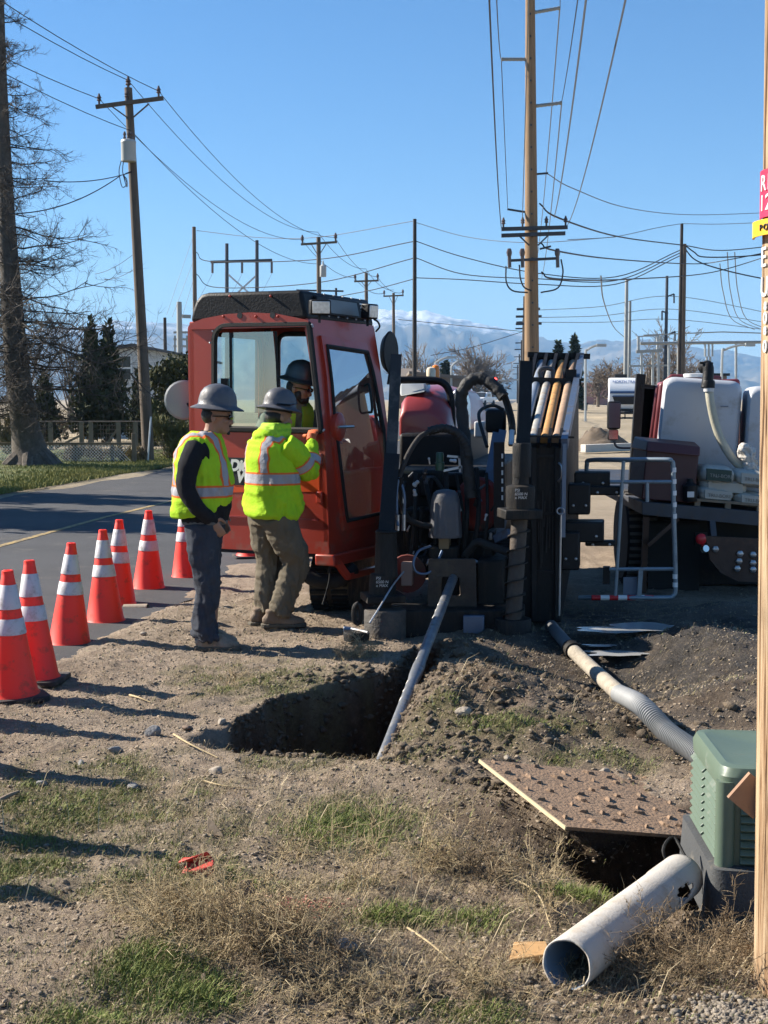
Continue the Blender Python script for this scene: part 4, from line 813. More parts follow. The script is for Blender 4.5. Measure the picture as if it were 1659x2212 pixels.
for x in (-.25, .25): MB().lathe([(.04, -.04), (.12, -.04), (.12, .04), (.04, .04)], o + Vector((x, .25, .12)), (1, 0, 0), 12).build('wheel', M['rubber'], bn)
# ================================================================== THE DIRECTIONAL DRILL
M['glass_cab'] = glass('tinted_cab_glass', (.55, .76, .78), .9, .01, .05, .26)
M['glass_clear'] = glass('clear_cab_glass', (.80, .92, .88), .35, .05, .03)
M['glass_door'] = glass('dusty_door_glass', (.46, .52, .53), .95, .02, .10, .50)
M['deep_red'] = mat('faded_red_paint', lin(150, 55, 52), .4, 0, .1, 4, .03, 30, dirt=(.16, .11, .09), dirt_amt=.12, coat=.3)
M['blue_steel'] = mat('blue_grey_steel', (.11, .15, .22), .4, .5, .15, 5, dirt=(.12, .1, .085), dirt_amt=.3)
M['grey_plastic'] = mat('grey_housing', (.075, .075, .085), .5, 0, .15, 10, .15, 60, dirt=(.13, .11, .09), dirt_amt=.2)
M['chrome'] = mat('polished_metal', (.62, .6, .58), .22, 1.0, .1, 6)
M['brass'] = mat('brassy_bracket', (.18, .13, .07), .5, .4, .2, 8)
M['rod'] = mat('muddy_drill_rod', (.26, .28, .31), .38, .75, .2, 10, .1, 60, dirt=(.2, .165, .12), dirt_amt=.3, dscale=14)
M['rod_grey'] = mat('grey_drill_rod', (.38, .37, .34), .5, .4, .2, 10, dirt=(.26, .2, .14), dirt_amt=.35, dscale=8); M['rod_rust'] = mat('rusty_orange_drill_rod', (.42, .22, .07), .6, .2, .2, 10, dirt=(.2, .12, .06), dirt_amt=.3, dscale=8)
M['rod_brown'] = mat('brown_drill_rod', (.36, .235, .15), .6, .2, .2, 10, dirt=(.25, .2, .16), dirt_amt=.3, dscale=8); M['rod_blue'] = mat('bluish_drill_rod', (.22, .26, .32), .5, .4, .2, 10)
M['red_dull'] = mat('dull_red_paint', lin(95, 32, 26), .6, 0, .15, 6, dirt=(.07, .05, .035), dirt_amt=.4)
M['seat'] = mat('black_vinyl', (.02, .02, .02), .6); M['decal_white'] = mat('decal_white', (.8, .78, .75), .5, 0, .02, 3); M['decal_black'] = mat('decal_black', (.012, .012, .012), .5, 0, .02, 3)
RB = Vector((.9, 11.5, 0)); rig = thing('drilling_rig', RB, 'red cab directional drill with a black roof, hoses and two anchoring posts', 'drilling rig')
# ---- cab: C is the near front corner; a along the side (away, left), b along the front (away, right)
C0 = Vector((-.47, 10.70, 0)); ca = Vector((-.902, .431, 0)); cb = Vector((.431, .902, 0))
def K(s, t, z): return C0 + ca * s + cb * t + Vector((0, 0, z))
def kpx(px, py, t=0.0):      # photo position on the cab's side plane -> (s, z)
    d = ray(px, py); n = ca.cross(Vector((0, 0, 1))).normalized(); o = C0 + cb * t; tt = (o - Vector((0, 0, CAMZ))).dot(n) / d.dot(n); q = Vector((0, 0, CAMZ)) + d * tt; return ((q - o).dot(ca), q.z)
def fpx(px, py, s=0.0):      # on the front plane -> (t, z)
    d = ray(px, py); n = cb.cross(Vector((0, 0, 1))).normalized(); o = C0 + ca * s; tt = (o - Vector((0, 0, CAMZ))).dot(n) / d.dot(n); q = Vector((0, 0, CAMZ)) + d * tt; return ((q - o).dot(cb), q.z)
def sfront(z): return float(np.interp(z, [.5, 1.0, 1.5, 2.0, 2.35, 2.6], [-.045, -.03, 0.0, .07, .13, .19]))
LS, WT = 1.27, 1.17
side_out = rquad([kpx(405, 700), (sfront(2.38), 2.38), (sfront(.53), .53), (LS - .02, .53)], [.05, .02, .03, .03], 8)
win_out = rquad([kpx(463, 703), kpx(668, 700), kpx(694, 931), kpx(463, 926)], [.14, .02, .02, .05], 8)
side_out2 = []
for q in side_out: side_out2.append(q)
body = MB(); th = cb * .045
body.ringpanel([K(q.x, 0, q.y) for q in side_out2], [K(q.x, 0, q.y) for q in win_out], th)
cab = body.build('cab_side', M['cab_red'], rig, ang=30)
sm1, sm2 = kpx(578, 800, WT)[0], kpx(606, 800, WT)[0]; smid = (sm1 + sm2) / 2
far_in = rquad([kpx(606, 722, WT), kpx(690, 722, WT), kpx(690, 925, WT), kpx(606, 925, WT)], [.10, .10, .05, .05], 8)
far_in2 = rquad([(LS - .08, kpx(560, 740, WT)[1]), kpx(578, 740, WT), kpx(578, 912, WT), (LS - .08, kpx(560, 912, WT)[1])], [.05, .10, .08, .05], 8)
for lo, hi, hole_ in ((None, smid, far_in), (smid, LS, far_in2)):
    oq = rquad([(hi, 2.38), (sfront(2.38) if lo is None else lo, 2.38), (sfront(.53) if lo is None else lo, .53), (hi - (.02 if lo else 0), .53)], .004, 8)
    MB().ringpanel([K(q.x, WT - .045, q.y) for q in oq], [K(q.x, WT - .045, q.y) for q in hole_], th).build('cab_side', M['cab_red'], rig, ang=30)
bo = rquad([(0.0, 2.38), (WT, 2.38), (WT, .53), (0.0, .53)], .02, 8); bi = rquad([(.07, 2.29), (1.08, 2.29), (1.08, 1.3), (.07, 1.3)], .10, 8)
MB().ringpanel([K(LS - .03, q.x, q.y) for q in bo], [K(LS - .03, q.x, q.y) for q in bi], ca * -.04).build('cab_back', M['cab_red'], rig, ang=30)
# front wall with the tall door opening; it leans back above the sill
def FT(t, z, off=0.0): return K(sfront(z) + off, t, z)
fo = []; fi = []
ho_ = [(.13, 2.25), (.93, 2.22), (.99, 2.0), (1.06, 1.5), (1.07, 1.0), (1.0, .72), (.22, .70), (.17, .95), (.10, 1.45), (.09, 1.62), (.12, 1.9)]
ctr = Vector((.58, 1.45))
def dens(poly, k):
    out = []; n = len(poly)
    for i in range(n):
        a, b = Vector(poly[i]), Vector(poly[(i + 1) % n])
        for j in range(k): out.append(a.lerp(b, j / k))
    return out
hole = dens(ho_, 4)
for q in hole:
    d = q - ctr; sc = 1e9
    for lim, v in ((0.0 - ctr.x, d.x), (WT - ctr.x, d.x), (.53 - ctr.y, d.y), (2.38 - ctr.y, d.y)):
        if v * lim > 0: sc = min(sc, lim / v)
    e = ctr + d * sc; fo.append(FT(e.x, e.y)); fi.append(FT(q.x, q.y))
fwall = MB().ringpanel(fo, fi, ca * .045).build('cab_front', M['cab_red'], rig, ang=30)
def ringtube(mb, pts, r, n=6):
    pts = list(pts); mb.tube(pts + [pts[0], pts[1]], r, n, cap=False); return mb
def bezel(name, pts, r, parent, m='rubber'): return ringtube(MB(), pts, r).build(name, M[m], parent, clean=False)
out = lambda v: v
door = MB()
di = []; do_ = []
for q in hole:
    d = (q - ctr); do_.append(FT((ctr + d * 1.0).x, (ctr + d * 1.0).y, -.012)); e = ctr + d * .90; di.append(FT(e.x, e.y, -.012))
dr = door.ringpanel([p - ca * .012 for p in do_], [p - ca * .022 for p in di], ca * .03).build('cab_door', M['cab_red'], rig, ang=40)
bezel('door_gasket', [p - ca * .024 for p in di], .016, dr)
MB().add([p - ca * .012 for p in di], [tuple(range(len(di)))]).build('door_glass', M['glass_door'], dr, smooth=False, clean=False)
# hinge boss, latch, grab bar
MB().lathe([(.085, 0), (.085, .05), (.06, .07)], FT(.17, 1.53, -.01), -ca, 20, sx=1, sy=1.35).build('hinge_boss', M['cab_red'], dr)
MB().tube([FT(.10, 1.53, -.08), FT(.34, 1.53, -.09)], .012, 8).build('latch', M['steel'], dr)
MB().tube(bez([FT(.78, 1.86, -.02), FT(.76, 1.86, -.07), FT(.76, 1.66, -.07), FT(.78, 1.64, -.02)], 12), .011, 6).build('grab_bar', M['soot'], dr)
# side window: black frame, left sliding pane, open right half
wf = bezel('window_frame', [K(q.x, -.004, q.y) for q in win_out], .026, rig)
lx0, lx1 = kpx(476, 800)[0], kpx(592, 800)[0]
zt, zb = kpx(500, 718)[1], kpx(500, 914)[1]
pane = [K(*p) for p in ((lx0, .02, zt), (lx1 + .02, .02, zt), (kpx(599, 800)[0] - .02, .02, zb), (lx0, .02, zb))]
pn = MB().add(pane, [(0, 1, 2, 3)]).build('sliding_pane', M['glass_cab'], wf, smooth=False, clean=False)
sr = MB(); sx = kpx(497, 800)[0]; MB().bar(K(sx, .012, zb), K(sx, .012, zt), .022).build('sash_bar', M['soot'], wf); sr.bar(K(kpx(594, 720)[0], .012, zt), K(kpx(602, 914)[0], .012, zb), .02)
sr.build('sash_bar', M['soot'], wf); MB().box(K(kpx(485, 832)[0], -.005, kpx(485, 832)[1]), (.05, .05, .11)).build('window_latch', M['soot'], wf)
for fi_ in (far_in, far_in2): MB().add([K(q.x, WT - .02, q.y) for q in fi_], [tuple(range(len(fi_)))]).build('far_window', M['glass_clear'], rig, smooth=False, clean=False)
MB().add([K(LS - .05, q.x, q.y) for q in bi], [tuple(range(len(bi)))]).build('rear_window', M['glass_clear'], rig, smooth=False, clean=False)
bezel('rear_window_gasket', [K(LS - .06, q.x, q.y) for q in bi], .02, rig); bezel('far_window_gasket', [K(q.x, WT - .05, q.y) for q in far_in], .022, rig)
for k in range(0, len(win_out), 3): q = win_out[k]; MB().ell(K(q.x + (.034 if q.x > .6 else -.034 if k > 10 else 0), -.012, q.y), (.009,) * 3, 6, 5).build('bolt', M['galv'], wf)
for z in (.98, 1.28): MB().box(K(.035, -.012, z), (.05, .03, .09), Matrix((ca, cb, Vector((0, 0, 1)))).transposed()).build('door_hinge', M['cab_red'], rig, bevel=.006)
# floor, inner console, operator seat
MB().hexa([K(*p) for p in ((-.03, .02, .50), (LS - .03, .02, .50), (LS - .03, WT - .02, .50), (-.03, WT - .02, .50), (-.03, .02, .545), (LS - .03, .02, .545), (LS - .03, WT - .02, .545), (-.03, WT - .02, .545))]).build('cab_floor', M['soot'], rig)
st = MB().hexa([K(*p) for p in ((.62, .32, .95), (1.08, .32, .95), (1.08, .82, .95), (.62, .82, .95), (.60, .34, 1.05), (1.08, .34, 1.05), (1.08, .80, 1.05), (.60, .80, 1.05))]).build('operator_seat', M['seat'], rig, bevel=.03)
MB().hexa([K(*p) for p in ((1.05, .36, 1.0), (1.16, .36, 1.0), (1.16, .78, 1.0), (1.05, .78, 1.0), (1.12, .38, 1.5), (1.2, .38, 1.5), (1.2, .76, 1.5), (1.12, .76, 1.5))]).build('seat_back', M['seat'], st, bevel=.03); MB().cyl(K(.85, .57, .54), K(.85, .57, .96), .09).build('pedestal', M['soot'], st)
# roof cap: a moulded black cap over a curved red band
rp = [kpx(412, 696), kpx(416, 672), kpx(424, 650), kpx(436, 636), kpx(450, 632), (sfront(2.6) + .0, 2.60), (sfront(2.37) - .0, 2.37)]
bandz = [(1.22, 2.36), (1.0, 2.42), (.7, 2.445), (.4, 2.43), (.16, 2.39)]
MB().prism([K(s, -.015, z) for s, z in rp], cb * (WT + .03)).build('roof_cap', M['soot'], rig, bevel=.03, seg=3, ang=50)
bd = [kpx(412, 700), kpx(440, 689), kpx(490, 679), kpx(545, 675), kpx(600, 678), kpx(640, 686), kpx(668, 692), kpx(670, 706), kpx(412, 712)]
br = MB().prism([K(s, -.021, z) for s, z in bd], cb * .02).build('roof_band', M['cab_red'], rig, ang=30)
for px, py in ((521, 682), (592, 681)): MB().lathe([(.025, 0), (.025, .004)], K(*(lambda q: (q[0], -.0215, q[1]))(kpx(px, py))), -cb, 12).build('lifting_hole', M['decal_black'], br)
for px, py in ((486, 684), (556, 684), (603, 684), (588, 640), (500, 640)): MB().ell(K(*(lambda q: (q[0], -.025, q[1]))(kpx(px, py))), (.011, .011, .011), 8, 6).build('bolt', M['cab_red'], br)
# light bar on the front of the cap
lb = MB().hexa([FT(.16, 2.42, -.03), FT(1.10, 2.42, -.03), FT(1.10, 2.42, .04), FT(.16, 2.42, .04), FT(.16, 2.57, -.03), FT(1.10, 2.57, -.03), FT(1.10, 2.57, .04), FT(.16, 2.57, .04)]).build('light_bar', M['soot'], rig, bevel=.01)
MB().hexa([FT(.36, 2.44, -.034), FT(.86, 2.44, -.034), FT(.86, 2.44, -.02), FT(.36, 2.44, -.02), FT(.36, 2.55, -.034), FT(.86, 2.55, -.034), FT(.86, 2.55, -.02), FT(.36, 2.55, -.02)]).build('grey_cover', mat('grey_lens_cover', (.14, .14, .13), .4), lb)
for k in range(4): z = 2.45 + .03 * k; MB().hexa([FT(.92, z, -.034), FT(1.0, z, -.034), FT(1.0, z, -.02), FT(.92, z, -.02), FT(.92, z + .014, -.034), FT(1.0, z + .014, -.034), FT(1.0, z + .014, -.02), FT(.92, z + .014, -.02)]).build('vent_slot', M['decal_white'], lb)
for z in (2.41, 2.585):
    for k in range(5): MB().ell(FT(.3 + .16 * k, z, -.035), (.008,) * 3, 6, 5).build('rivet', M['steel'], lb)
M['lens'] = mat('lamp_lens', (.7, .7, .66), .15, .2, .3, 40)
for nm_, (cx_, cy_), Y, w, h, dx in (('work_light', (693, 664), 10.55, .16, .115, (.25, -.97)), ('work_light', (805, 673), 11.45, .125, .125, (.75, -.66))):
    c = P(cx_, cy_, Y); f = Vector((dx[0], dx[1], -.06)).normalized(); x = f.cross(Vector((0, 0, 1))).normalized(); u = x.cross(f); rot = Matrix((x, u, f)).transposed()
    hsng = MB().box(c - f * .035, (w, h, .09), rot).build('work_light', M['soot'], rig, bevel=.012); MB().box(c + f * .0125, (w * .84, h * .80, .01), rot).build('lens', M['lens'], hsng, bevel=.004); MB().tube([c - f * .05 - u * h * .5, c - f * .05 - u * (h * .5 + .06)], .012, 6).build('bracket', M['soot'], hsng)
MB().tube(bez([P(808, 690, 11.5), P(816, 695, 11.45), P(820, 706, 11.45), P(812, 716, 11.5)], 12), .008, 6).build('lamp_cable', M['rubber'], rig)
# lettering and orange band on the cab side
def sp(px, py, off): s, z = kpx(px, py); return K(s, off, z)
od = MB().prism([sp(490, 1012, -.003), sp(690, 1006, -.003), sp(690, 1062, -.003), sp(440, 1064, -.003), sp(440, 1040, -.003)], cb * .003).build('orange_band', M['orange'], rig, smooth=False)
xd = -ca
for txt, px, py in (('Ditch', 496, 1016), ('Witch', 511, 1041)):
    s0, z0 = kpx(px, py); MB().prism([K(s0 + .03, -.006, z0 - .025), K(s0 - .335, -.006, z0 - .025), K(s0 - .345, -.006, z0 + .105), K(s0 + .02, -.006, z0 + .105)], cb * .003).build('lettering_backing', M['decal_black'], rig, smooth=False)
    text_mesh('lettering', txt, .125, K(s0, -.009, z0), xd, (0, 0, 1), M['decal_white'], rig, .22, .006, .001, spacing=.92)
# lower door seam, door handle, sill step
MB().bar(K(.05, -.006, .80), K(1.22, -.006, .80), .012, .012).build('panel_seam', M['deep_red'], rig)
MB().tube(bez([sp(646, 1090, -.02), sp(655, 1094, -.06), sp(664, 1088, -.05)], 8), .012, 6).build('door_handle', M['soot'], rig)
fm = MB(); fm.hexa([FT(-.02, .44, -.06), FT(WT + .02, .44, -.06), FT(WT + .02, .44, .12), FT(-.02, .44, .12), FT(-.02, .53, -.05), FT(WT + .02, .53, -.05), FT(WT + .02, .53, .12), FT(-.02, .53, .12)]); fm.build('cab_sill', M['cab_red'], rig, bevel=.012)
MB().bar(P(722, 1205, 10.72), P(752, 1248, 10.8), .05).build('sill_brace', M['cab_red'], rig); MB().bar(P(748, 1246, 10.8), P(826, 1226, 11.4), .05).build('sill_step', M['cab_red'], rig)
# round mirrors
mr = MB().lathe([(.02, -.03), (.15, -.02), (.165, .0), (.15, .012)], P(398, 864, 11.35), (.15, -1, 0), 24).build('round_mirror', M['steel_pole'], rig); MB().tube([P(398, 864, 11.4), P(412, 880, 11.3)], .012, 6).build('mirror_arm', M['soot'], mr)
mr = MB().lathe([(.02, -.05), (.12, -.04), (.15, 0), (.14, .012)], P(843, 762, 11.9), (1, -.5, 0), 24, sy=1.25).build('round_mirror', M['soot'], rig); MB().tube([P(846, 780, 11.9), P(838, 830, 11.85)], .012, 6).build('mirror_arm', M['soot'], mr)

# ---- engine hood, roll bar, beacon behind the posts
def PB(mb, x0, y0, x1, y1, Y, dep, k=1.0):
    a, b = P(x0, y1, Y), P(x1, y0, Y); ax = Vector((.165, .986, 0)) * dep
    lo = [Vector((a.x, Y, a.z)), Vector((b.x, Y, a.z)), Vector((b.x, Y, a.z)) + ax, Vector((a.x, Y, a.z)) + ax]; return mb.hexa(lo + [p + Vector((0, 0, b.z - a.z)) for p in lo])
ax_ = Vector((.165, .986, 0))
sec = [P(862, 940, 12.3), P(862, 866, 12.3), P(872, 852, 12.3), P(925, 852, 12.3), P(948, 862, 12.3), P(964, 884, 12.3), P(972, 925, 12.3), P(968, 1000, 12.3), P(900, 1100, 12.3)]
rows = []
for k, (f, up) in enumerate(((0, -.16), (.12, -.03), (.45, .05), (1.2, .10), (2.2, .08), (2.4, 0))): rows.append([p + ax_ * f + Vector((.05 * f * (p.x > .4), 0, up if p.z > 1.6 else 0)) for p in sec])
MB().loft(rows).build('hood', M['deep_red'], rig, bevel=.05, seg=3, ang=50)
MB().hexa([P(864, 856, 12.5), P(920, 846, 12.4), P(928, 838, 13.4), P(866, 840, 13.4), P(864, 832, 12.9), P(918, 829, 12.9), P(926, 826, 13.6), P(866, 827, 13.6)]).build('hood_vent', M['steel_pole'], rig, bevel=.015)
MB().tube(bez([P(864, 821, 12.6), P(930, 821, 12.6), P(958, 828, 12.6), P(972, 850, 12.6), P(976, 890, 12.6), P(977, 945, 12.6)], 30), .035, 10).build('roll_bar', M['soot'], rig)
ex = [P(972, 945, 12.9), P(976, 850, 12.9), P(984, 838, 12.9), P(996, 842, 12.9), P(1004, 870, 12.9), P(1006, 945, 12.9)]
MB().loft([[p + ax_ * f for p in ex] for f in (0, .2, .55)]).build('engine_cover', M['chrome'], rig, bevel=.03, ang=50)
bc = P(931, 824, 12.7); bk = MB().lathe([(.05, -.03), (.052, .03), (.045, .035)], bc, n=16).build('beacon', M['soot'], rig)
M['amber'] = mat('amber_lens', (.85, .24, .02), .15, 0, .1, 20); M['clear'] = mat('frosted_lens', (.72, .62, .45), .2, 0, .12, 30)
MB().lathe([(.042, .036), (.044, .10), (.035, .125), (.01, .135)], bc, n=16).build('lens', M['clear'], bk); MB().lathe([(.036, .036), (.037, .13), (.028, .152), (.008, .16)], bc + Vector((.045, .05, -.005)), n=16).build('lens', M['amber'], bk)
# ---- chassis, tracks, dark machinery
mb = MB(); PB(mb, 846, 1015, 1062, 1230, 11.1, 3.4); mb.build('chassis', M['black_muddy'], rig, bevel=.03)
mb = MB(); PB(mb, 862, 936, 1002, 1030, 12.0, 2.4); mb.build('engine_block', M['soot'], rig, bevel=.03)
def track(px0, px1, Yf, L, bot):
    a, b = P(px0, bot, Yf), P(px1, bot, Yf); w = b.x - a.x; c0 = (a + b) / 2; r = .21; prof = []
    for k in range(13): t = -math.pi / 2 + math.pi * k / 12; prof.append((-math.cos(t) * r + r, r + math.sin(t) * r))
    pts = prof + [(L - r + math.cos(t) * r, r + math.sin(t) * r) for t in [math.pi / 2 - math.pi * k / 12 for k in range(13)]]
    pol = [c0 + ax_ * y + Vector((-w / 2, 0, z)) for y, z in pts]
    o = MB().prism(pol, (w, 0, 0)).build('crawler_track', mat('track_rubber', (.075, .062, .045), .9, 0, .35, 8, .6, 30, dirt=(.23, .175, .115), dirt_amt=.5, dscale=5), rig, ang=20)
    lg = MB(); n = len(pts)
    for k in range(0, n, 1):
        y, z = pts[k]; cy = min(max(y, r), L - r); d = Vector((0, y - cy, z - r)); d = d.normalized() if d.length > 1e-6 else Vector((0, 0, 1)); dirw = (ax_ * d.y + Vector((0, 0, d.z))).normalized()
        cc = c0 + ax_ * y + Vector((0, 0, z)) + dirw * .01
        for sx in (-.27, .27): lg.box(cc + Vector((sx * w, 0, 0)), (w * .42, .03, .035), Matrix((Vector((1, 0, 0)), Vector((1, 0, 0)).cross(dirw) * -1, dirw)).transposed())
    for k in range(14):
        for zz in (-.006, 2 * r + .006):
            for sx in (-.27, .27): lg.box(c0 + ax_ * (r + (L - 2 * r) * (k + .5) / 14) + Vector((sx * w, 0, zz)), (w * .42, .05, .03))
    lg.build('track_lugs', M['rubber'], o, bevel=.004)['kind'] = 'stuff'
track(668, 752, 11.0, 2.3, 1318); track(1062, 1150, 11.3, 2.3, 1300)
MB().tube(bez([P(648, 1200, 10.95), P(652, 1226, 10.85), P(672, 1248, 10.8), P(705, 1256, 10.8), P(738, 1250, 10.85), P(762, 1228, 10.95)], 24), .06, 10).build('hose_loop', M['rubber'], rig); MB().tube(bez([P(712, 1208, 10.75), P(712, 1250, 10.7), P(702, 1290, 10.7), P(697, 1306, 10.68)], 16), .008, 5).build('dangling_cable', M['rubber'], rig)
cl = [(870, 1100, 926, 1180, 10.7, .3, 'black_muddy'), (905, 1030, 935, 1075, 10.9, .3, 'soot'), (1000, 1150, 1068, 1215, 10.6, .4, 'black_muddy'), (925, 1180, 990, 1212, 10.4, .3, 'black_muddy'), (1030, 1210, 1090, 1320, 10.3, .6, 'black_muddy'), (868, 1200, 926, 1250, 10.5, .4, 'black_muddy'), (955, 1022, 1000, 1056, 10.9, .2, 'soot')]
for k, (x0, y0, x1, y1, Y, d, m) in enumerate(cl): mb = MB(); PB(mb, x0, y0, x1, y1, Y, d); mb.build('machinery_block', M[m], rig, bevel=.02)
for k, (x0, y0, x1, y1) in enumerate(((895, 1110, 900, 1180), (912, 1095, 908, 1170), (878, 1120, 884, 1190), (1020, 1160, 1026, 1210), (1044, 1155, 1040, 1208))): MB().tube([P(x0, y0, 10.62), P(x1, y1, 10.62)], .02, 8).build('hydraulic_line', M['black_muddy'], rig)
# front plate with the rod opening
pl = [(926, 1208), (1028, 1208), (1030, 1318), (924, 1316)]; po = rquad([((P(x, y, 10.15).x), P(x, y, 10.15).z) for x, y in pl], .02, 8); cpl = P(973, 1268, 10.15); pi_ = []
for q in po:
    d = Vector((q.x - cpl.x, q.y - cpl.z)).normalized(); pi_.append(Vector((cpl.x + d.x * .095, cpl.z + d.y * .095)))
MB().ringpanel([Vector((q.x, 10.15, q.y)) for q in po], [Vector((q.x, 10.15, q.y)) for q in pi_], (0, .05, 0)).build('guide_plate', mat('rusty_muddy_plate', (.05, .035, .026), .75, .1, .3, 9, .4, 50, dirt=(.10, .075, .05), dirt_amt=.5), rig)
mb = MB(); PB(mb, 932, 1214, 1022, 1310, 10.35, .5); mb.build('vise_body', M['soot'], rig, bevel=.02)
MB().lathe([(.12, 0), (.145, .0), (.145, .07), (.12, .07)], P(880, 1240, 10.35), (0, 1, 0), 20).build('hose_guard', M['red_dull'], rig)
mb = MB(); PB(mb, 866, 1215, 890, 1266, 10.25, .08); mb.build('chain_plate', mat('pinkish_plate', (.30, .19, .15), .7), rig, bevel=.008)
# grey motor housing
mc = P(962, 1160, 10.45); sc_ = PXM(10.45)
mo = MB().lathe([(36 * sc_, 0), (36.5 * sc_, 5 * sc_), (34 * sc_, 40 * sc_), (31.5 * sc_, 78 * sc_), (29 * sc_, 88 * sc_), (27 * sc_, 95 * sc_), (20 * sc_, 101 * sc_), (6 * sc_, 104 * sc_)], mc, n=28).build('motor_housing', M['grey_plastic'], rig)
for a in (-2.3, -1.57, -.8): MB().bar(mc + Vector((math.cos(a) * 36 * sc_, math.sin(a) * 36 * sc_, .02)), mc + Vector((math.cos(a) * 31 * sc_, math.sin(a) * 31 * sc_, .27)), .02).build('housing_rib', M['grey_plastic'], mo)
mb = MB(); PB(mb, 947, 1162, 971, 1188, 10.4, .1); mb.build('valve_block', M['brass'], rig, bevel=.008)
MB().lathe([(.035, 0), (.036, .06), (.03, .065), (.03, .13), (.024, .14)], P(950, 1016, 10.6), n=14).build('filler_cap', mat('green_cap', (.02, .07, .045), .4), rig)
for a, b in (((958, 1017), (1000, 1008)), ((966, 985), (998, 988)), ((992, 985), (994, 1020)), ((1000, 985), (1001, 1022))): MB().bar(P(*a, 10.6), P(*b, 10.6), .017).build('gauge_bracket', M['galv'], rig)
dk = MB().lathe([(.02, -.04), (.19, -.04), (.2, -.02), (.2, .03), (.18, .05), (.02, .05)], P(1033, 1090, 10.75), (-.45, -1, .1), 28, sy=1.1).build('drive_guard', mat('red_guard', lin(120, 32, 22), .45, 0, .15, 5, dirt=(.06, .04, .03), dirt_amt=.3), rig)
fg = np.random.default_rng(12)      # fittings, clamps and bolts among the dark machinery
for k in range(46):
    fx, fy = 872 + fg.random() * 200, 985 + fg.random() * 250; Yf = 10.42 + .2 * fg.random(); a = P(fx, fy, Yf); d = Vector((fg.normal() * .5, -.3, fg.normal())).normalized(); r = .008 + .012 * fg.random()
    MB().lathe([(r * .7, 0), (r, .004), (r, .018), (r * .75, .022), (r * .75, .05), (r * .5, .055)], a, d, 8).build('hydraulic_fitting', (M['steel'], M['black_muddy'], M['galv'], M['rust_pole'])[k % 4], rig)
for k in range(9):
    a = P(875 + 22 * k, 1010 + 40 * fg.random(), 10.7); b_ = P(885 + 20 * k + 20 * fg.normal(), 1200 + 30 * fg.random(), 10.55); m_ = a.lerp(b_, .5) + Vector((fg.normal() * .08, -.12, 0)); MB().tube(bez([a, m_, b_], 16), .012 + .008 * fg.random(), 7).build('hydraulic_hose', M['rubber'], rig)
# hoses
def hose(name, pts, r, m='rubber', wob=0.0):
    v = bez([P(x, y, Y) for x, y, Y in pts], 44)
    rr = [r * (1 + wob * math.sin(i * 1.9) + wob * .6 * math.sin(i * 3.1)) for i in range(len(v))]; return MB().tube(v, rr, 12).build(name, M[m], rig, ang=60)
M['sleeve'] = mat('black_hose_sleeve', (.013, .013, .013), .7, 0, .3, 12, .6, 25)
hose('sleeved_hose', [(1018, 1075, 10.5), (1012, 1020, 10.5), (1004, 950, 10.55), (998, 890, 10.6), (997, 852, 10.6), (1012, 826, 10.6), (1037, 817, 10.6), (1066, 832, 10.55), (1088, 858, 10.5)], .047, 'sleeve', .09)
for dx in (0, 8): hose('hydraulic_hose', [(1084 + dx, 852, 10.5), (1094 + dx, 880, 10.5), (1101 + dx, 910, 10.45), (1103 + dx, 938, 10.4)], .014)
hose('sleeved_hose', [(1012, 985, 10.45), (1004, 955, 10.45), (985, 934, 10.45), (957, 925, 10.45), (925, 932, 10.45)], .033, 'sleeve', .08)
hose('hydraulic_hose', [(930, 930, 10.45), (905, 946, 10.4), (880, 985, 10.35), (862, 1031, 10.3)], .020, 'pole_dark'); hose('hydraulic_hose', [(862, 1031, 10.3), (857, 1060, 10.28), (857, 1112, 10.25), (859, 1136, 10.22)], .012, 'blue_steel'); hose('hydraulic_hose', [(863, 1031, 10.32), (873, 1070, 10.3), (873, 1112, 10.3), (872, 1138, 10.28)], .012, 'blue_steel')
hose('hydraulic_hose', [(864, 1031, 10.3), (866, 1080, 10.35), (880, 1118, 10.4), (905, 1132, 10.4), (930, 1136, 10.4)], .022)
hose('thin_cable', [(930, 1180, 10.3), (905, 1190, 10.2), (893, 1215, 10.15), (900, 1236, 10.15), (925, 1238, 10.15), (945, 1212, 10.2), (955, 1190, 10.25)], .010, 'blue_steel')
hose('hydraulic_hose', [(1005, 1200, 10.4), (1030, 1172, 10.35), (1060, 1180, 10.3), (1105, 1196, 10.25)], .03); hose('hydraulic_hose', [(1052, 965, 10.7), (1035, 905, 11), (1040, 885, 11.2), (1065, 876, 11.3), (1088, 885, 11.3)], .014)
for y, (x, w) in ((1140, (859, 6)), (1140, (872, 6))): MB().tube([P(x, 1112, 10.24), P(x, 1146, 10.24)], .016, 8).build('hose_fitting', M['steel'], rig)
MB().tube([P(1106, 930, 10.4), P(1104, 962, 10.35)], .022, 8).build('hose_fitting', M['steel'], rig)
# ---- left anchoring post
lm = MB().bar(P(838, 1140, 10.15), P(856, 770, 10.75), .085, .085).build('anchor_mast', mat('scuffed_black_mast', (.045, .04, .036), .45, .5, .3, 6, .1, 60, dirt=(.16, .14, .12), dirt_amt=.2, dscale=3), rig); MB().bar(P(834, 1150, 10.12), P(847, 985, 10.35), .115, .115).build('mast_sleeve', M['soot'], lm)
YA = 10.05; sA = PXM(YA)
def stack(px, Y, rows, m, name, ax=(0, 0, 1), n=24):
    s = PXM(Y); b = P(px, rows[0][1], Y); prof = [(r * s, (rows[0][1] - y) * s) for r, y in rows]; return MB().lathe(prof, b, ax, n).build(name, m, rig, ang=30)
stack(834, YA, [(26, 1245), (25, 1236), (23, 1150), (25, 1147), (22, 1144)], M['black_muddy'], 'rotation_motor'); stack(826, YA, [(30, 1282), (29, 1262), (27, 1240), (24, 1238)], M['black_muddy'], 'gearbox')
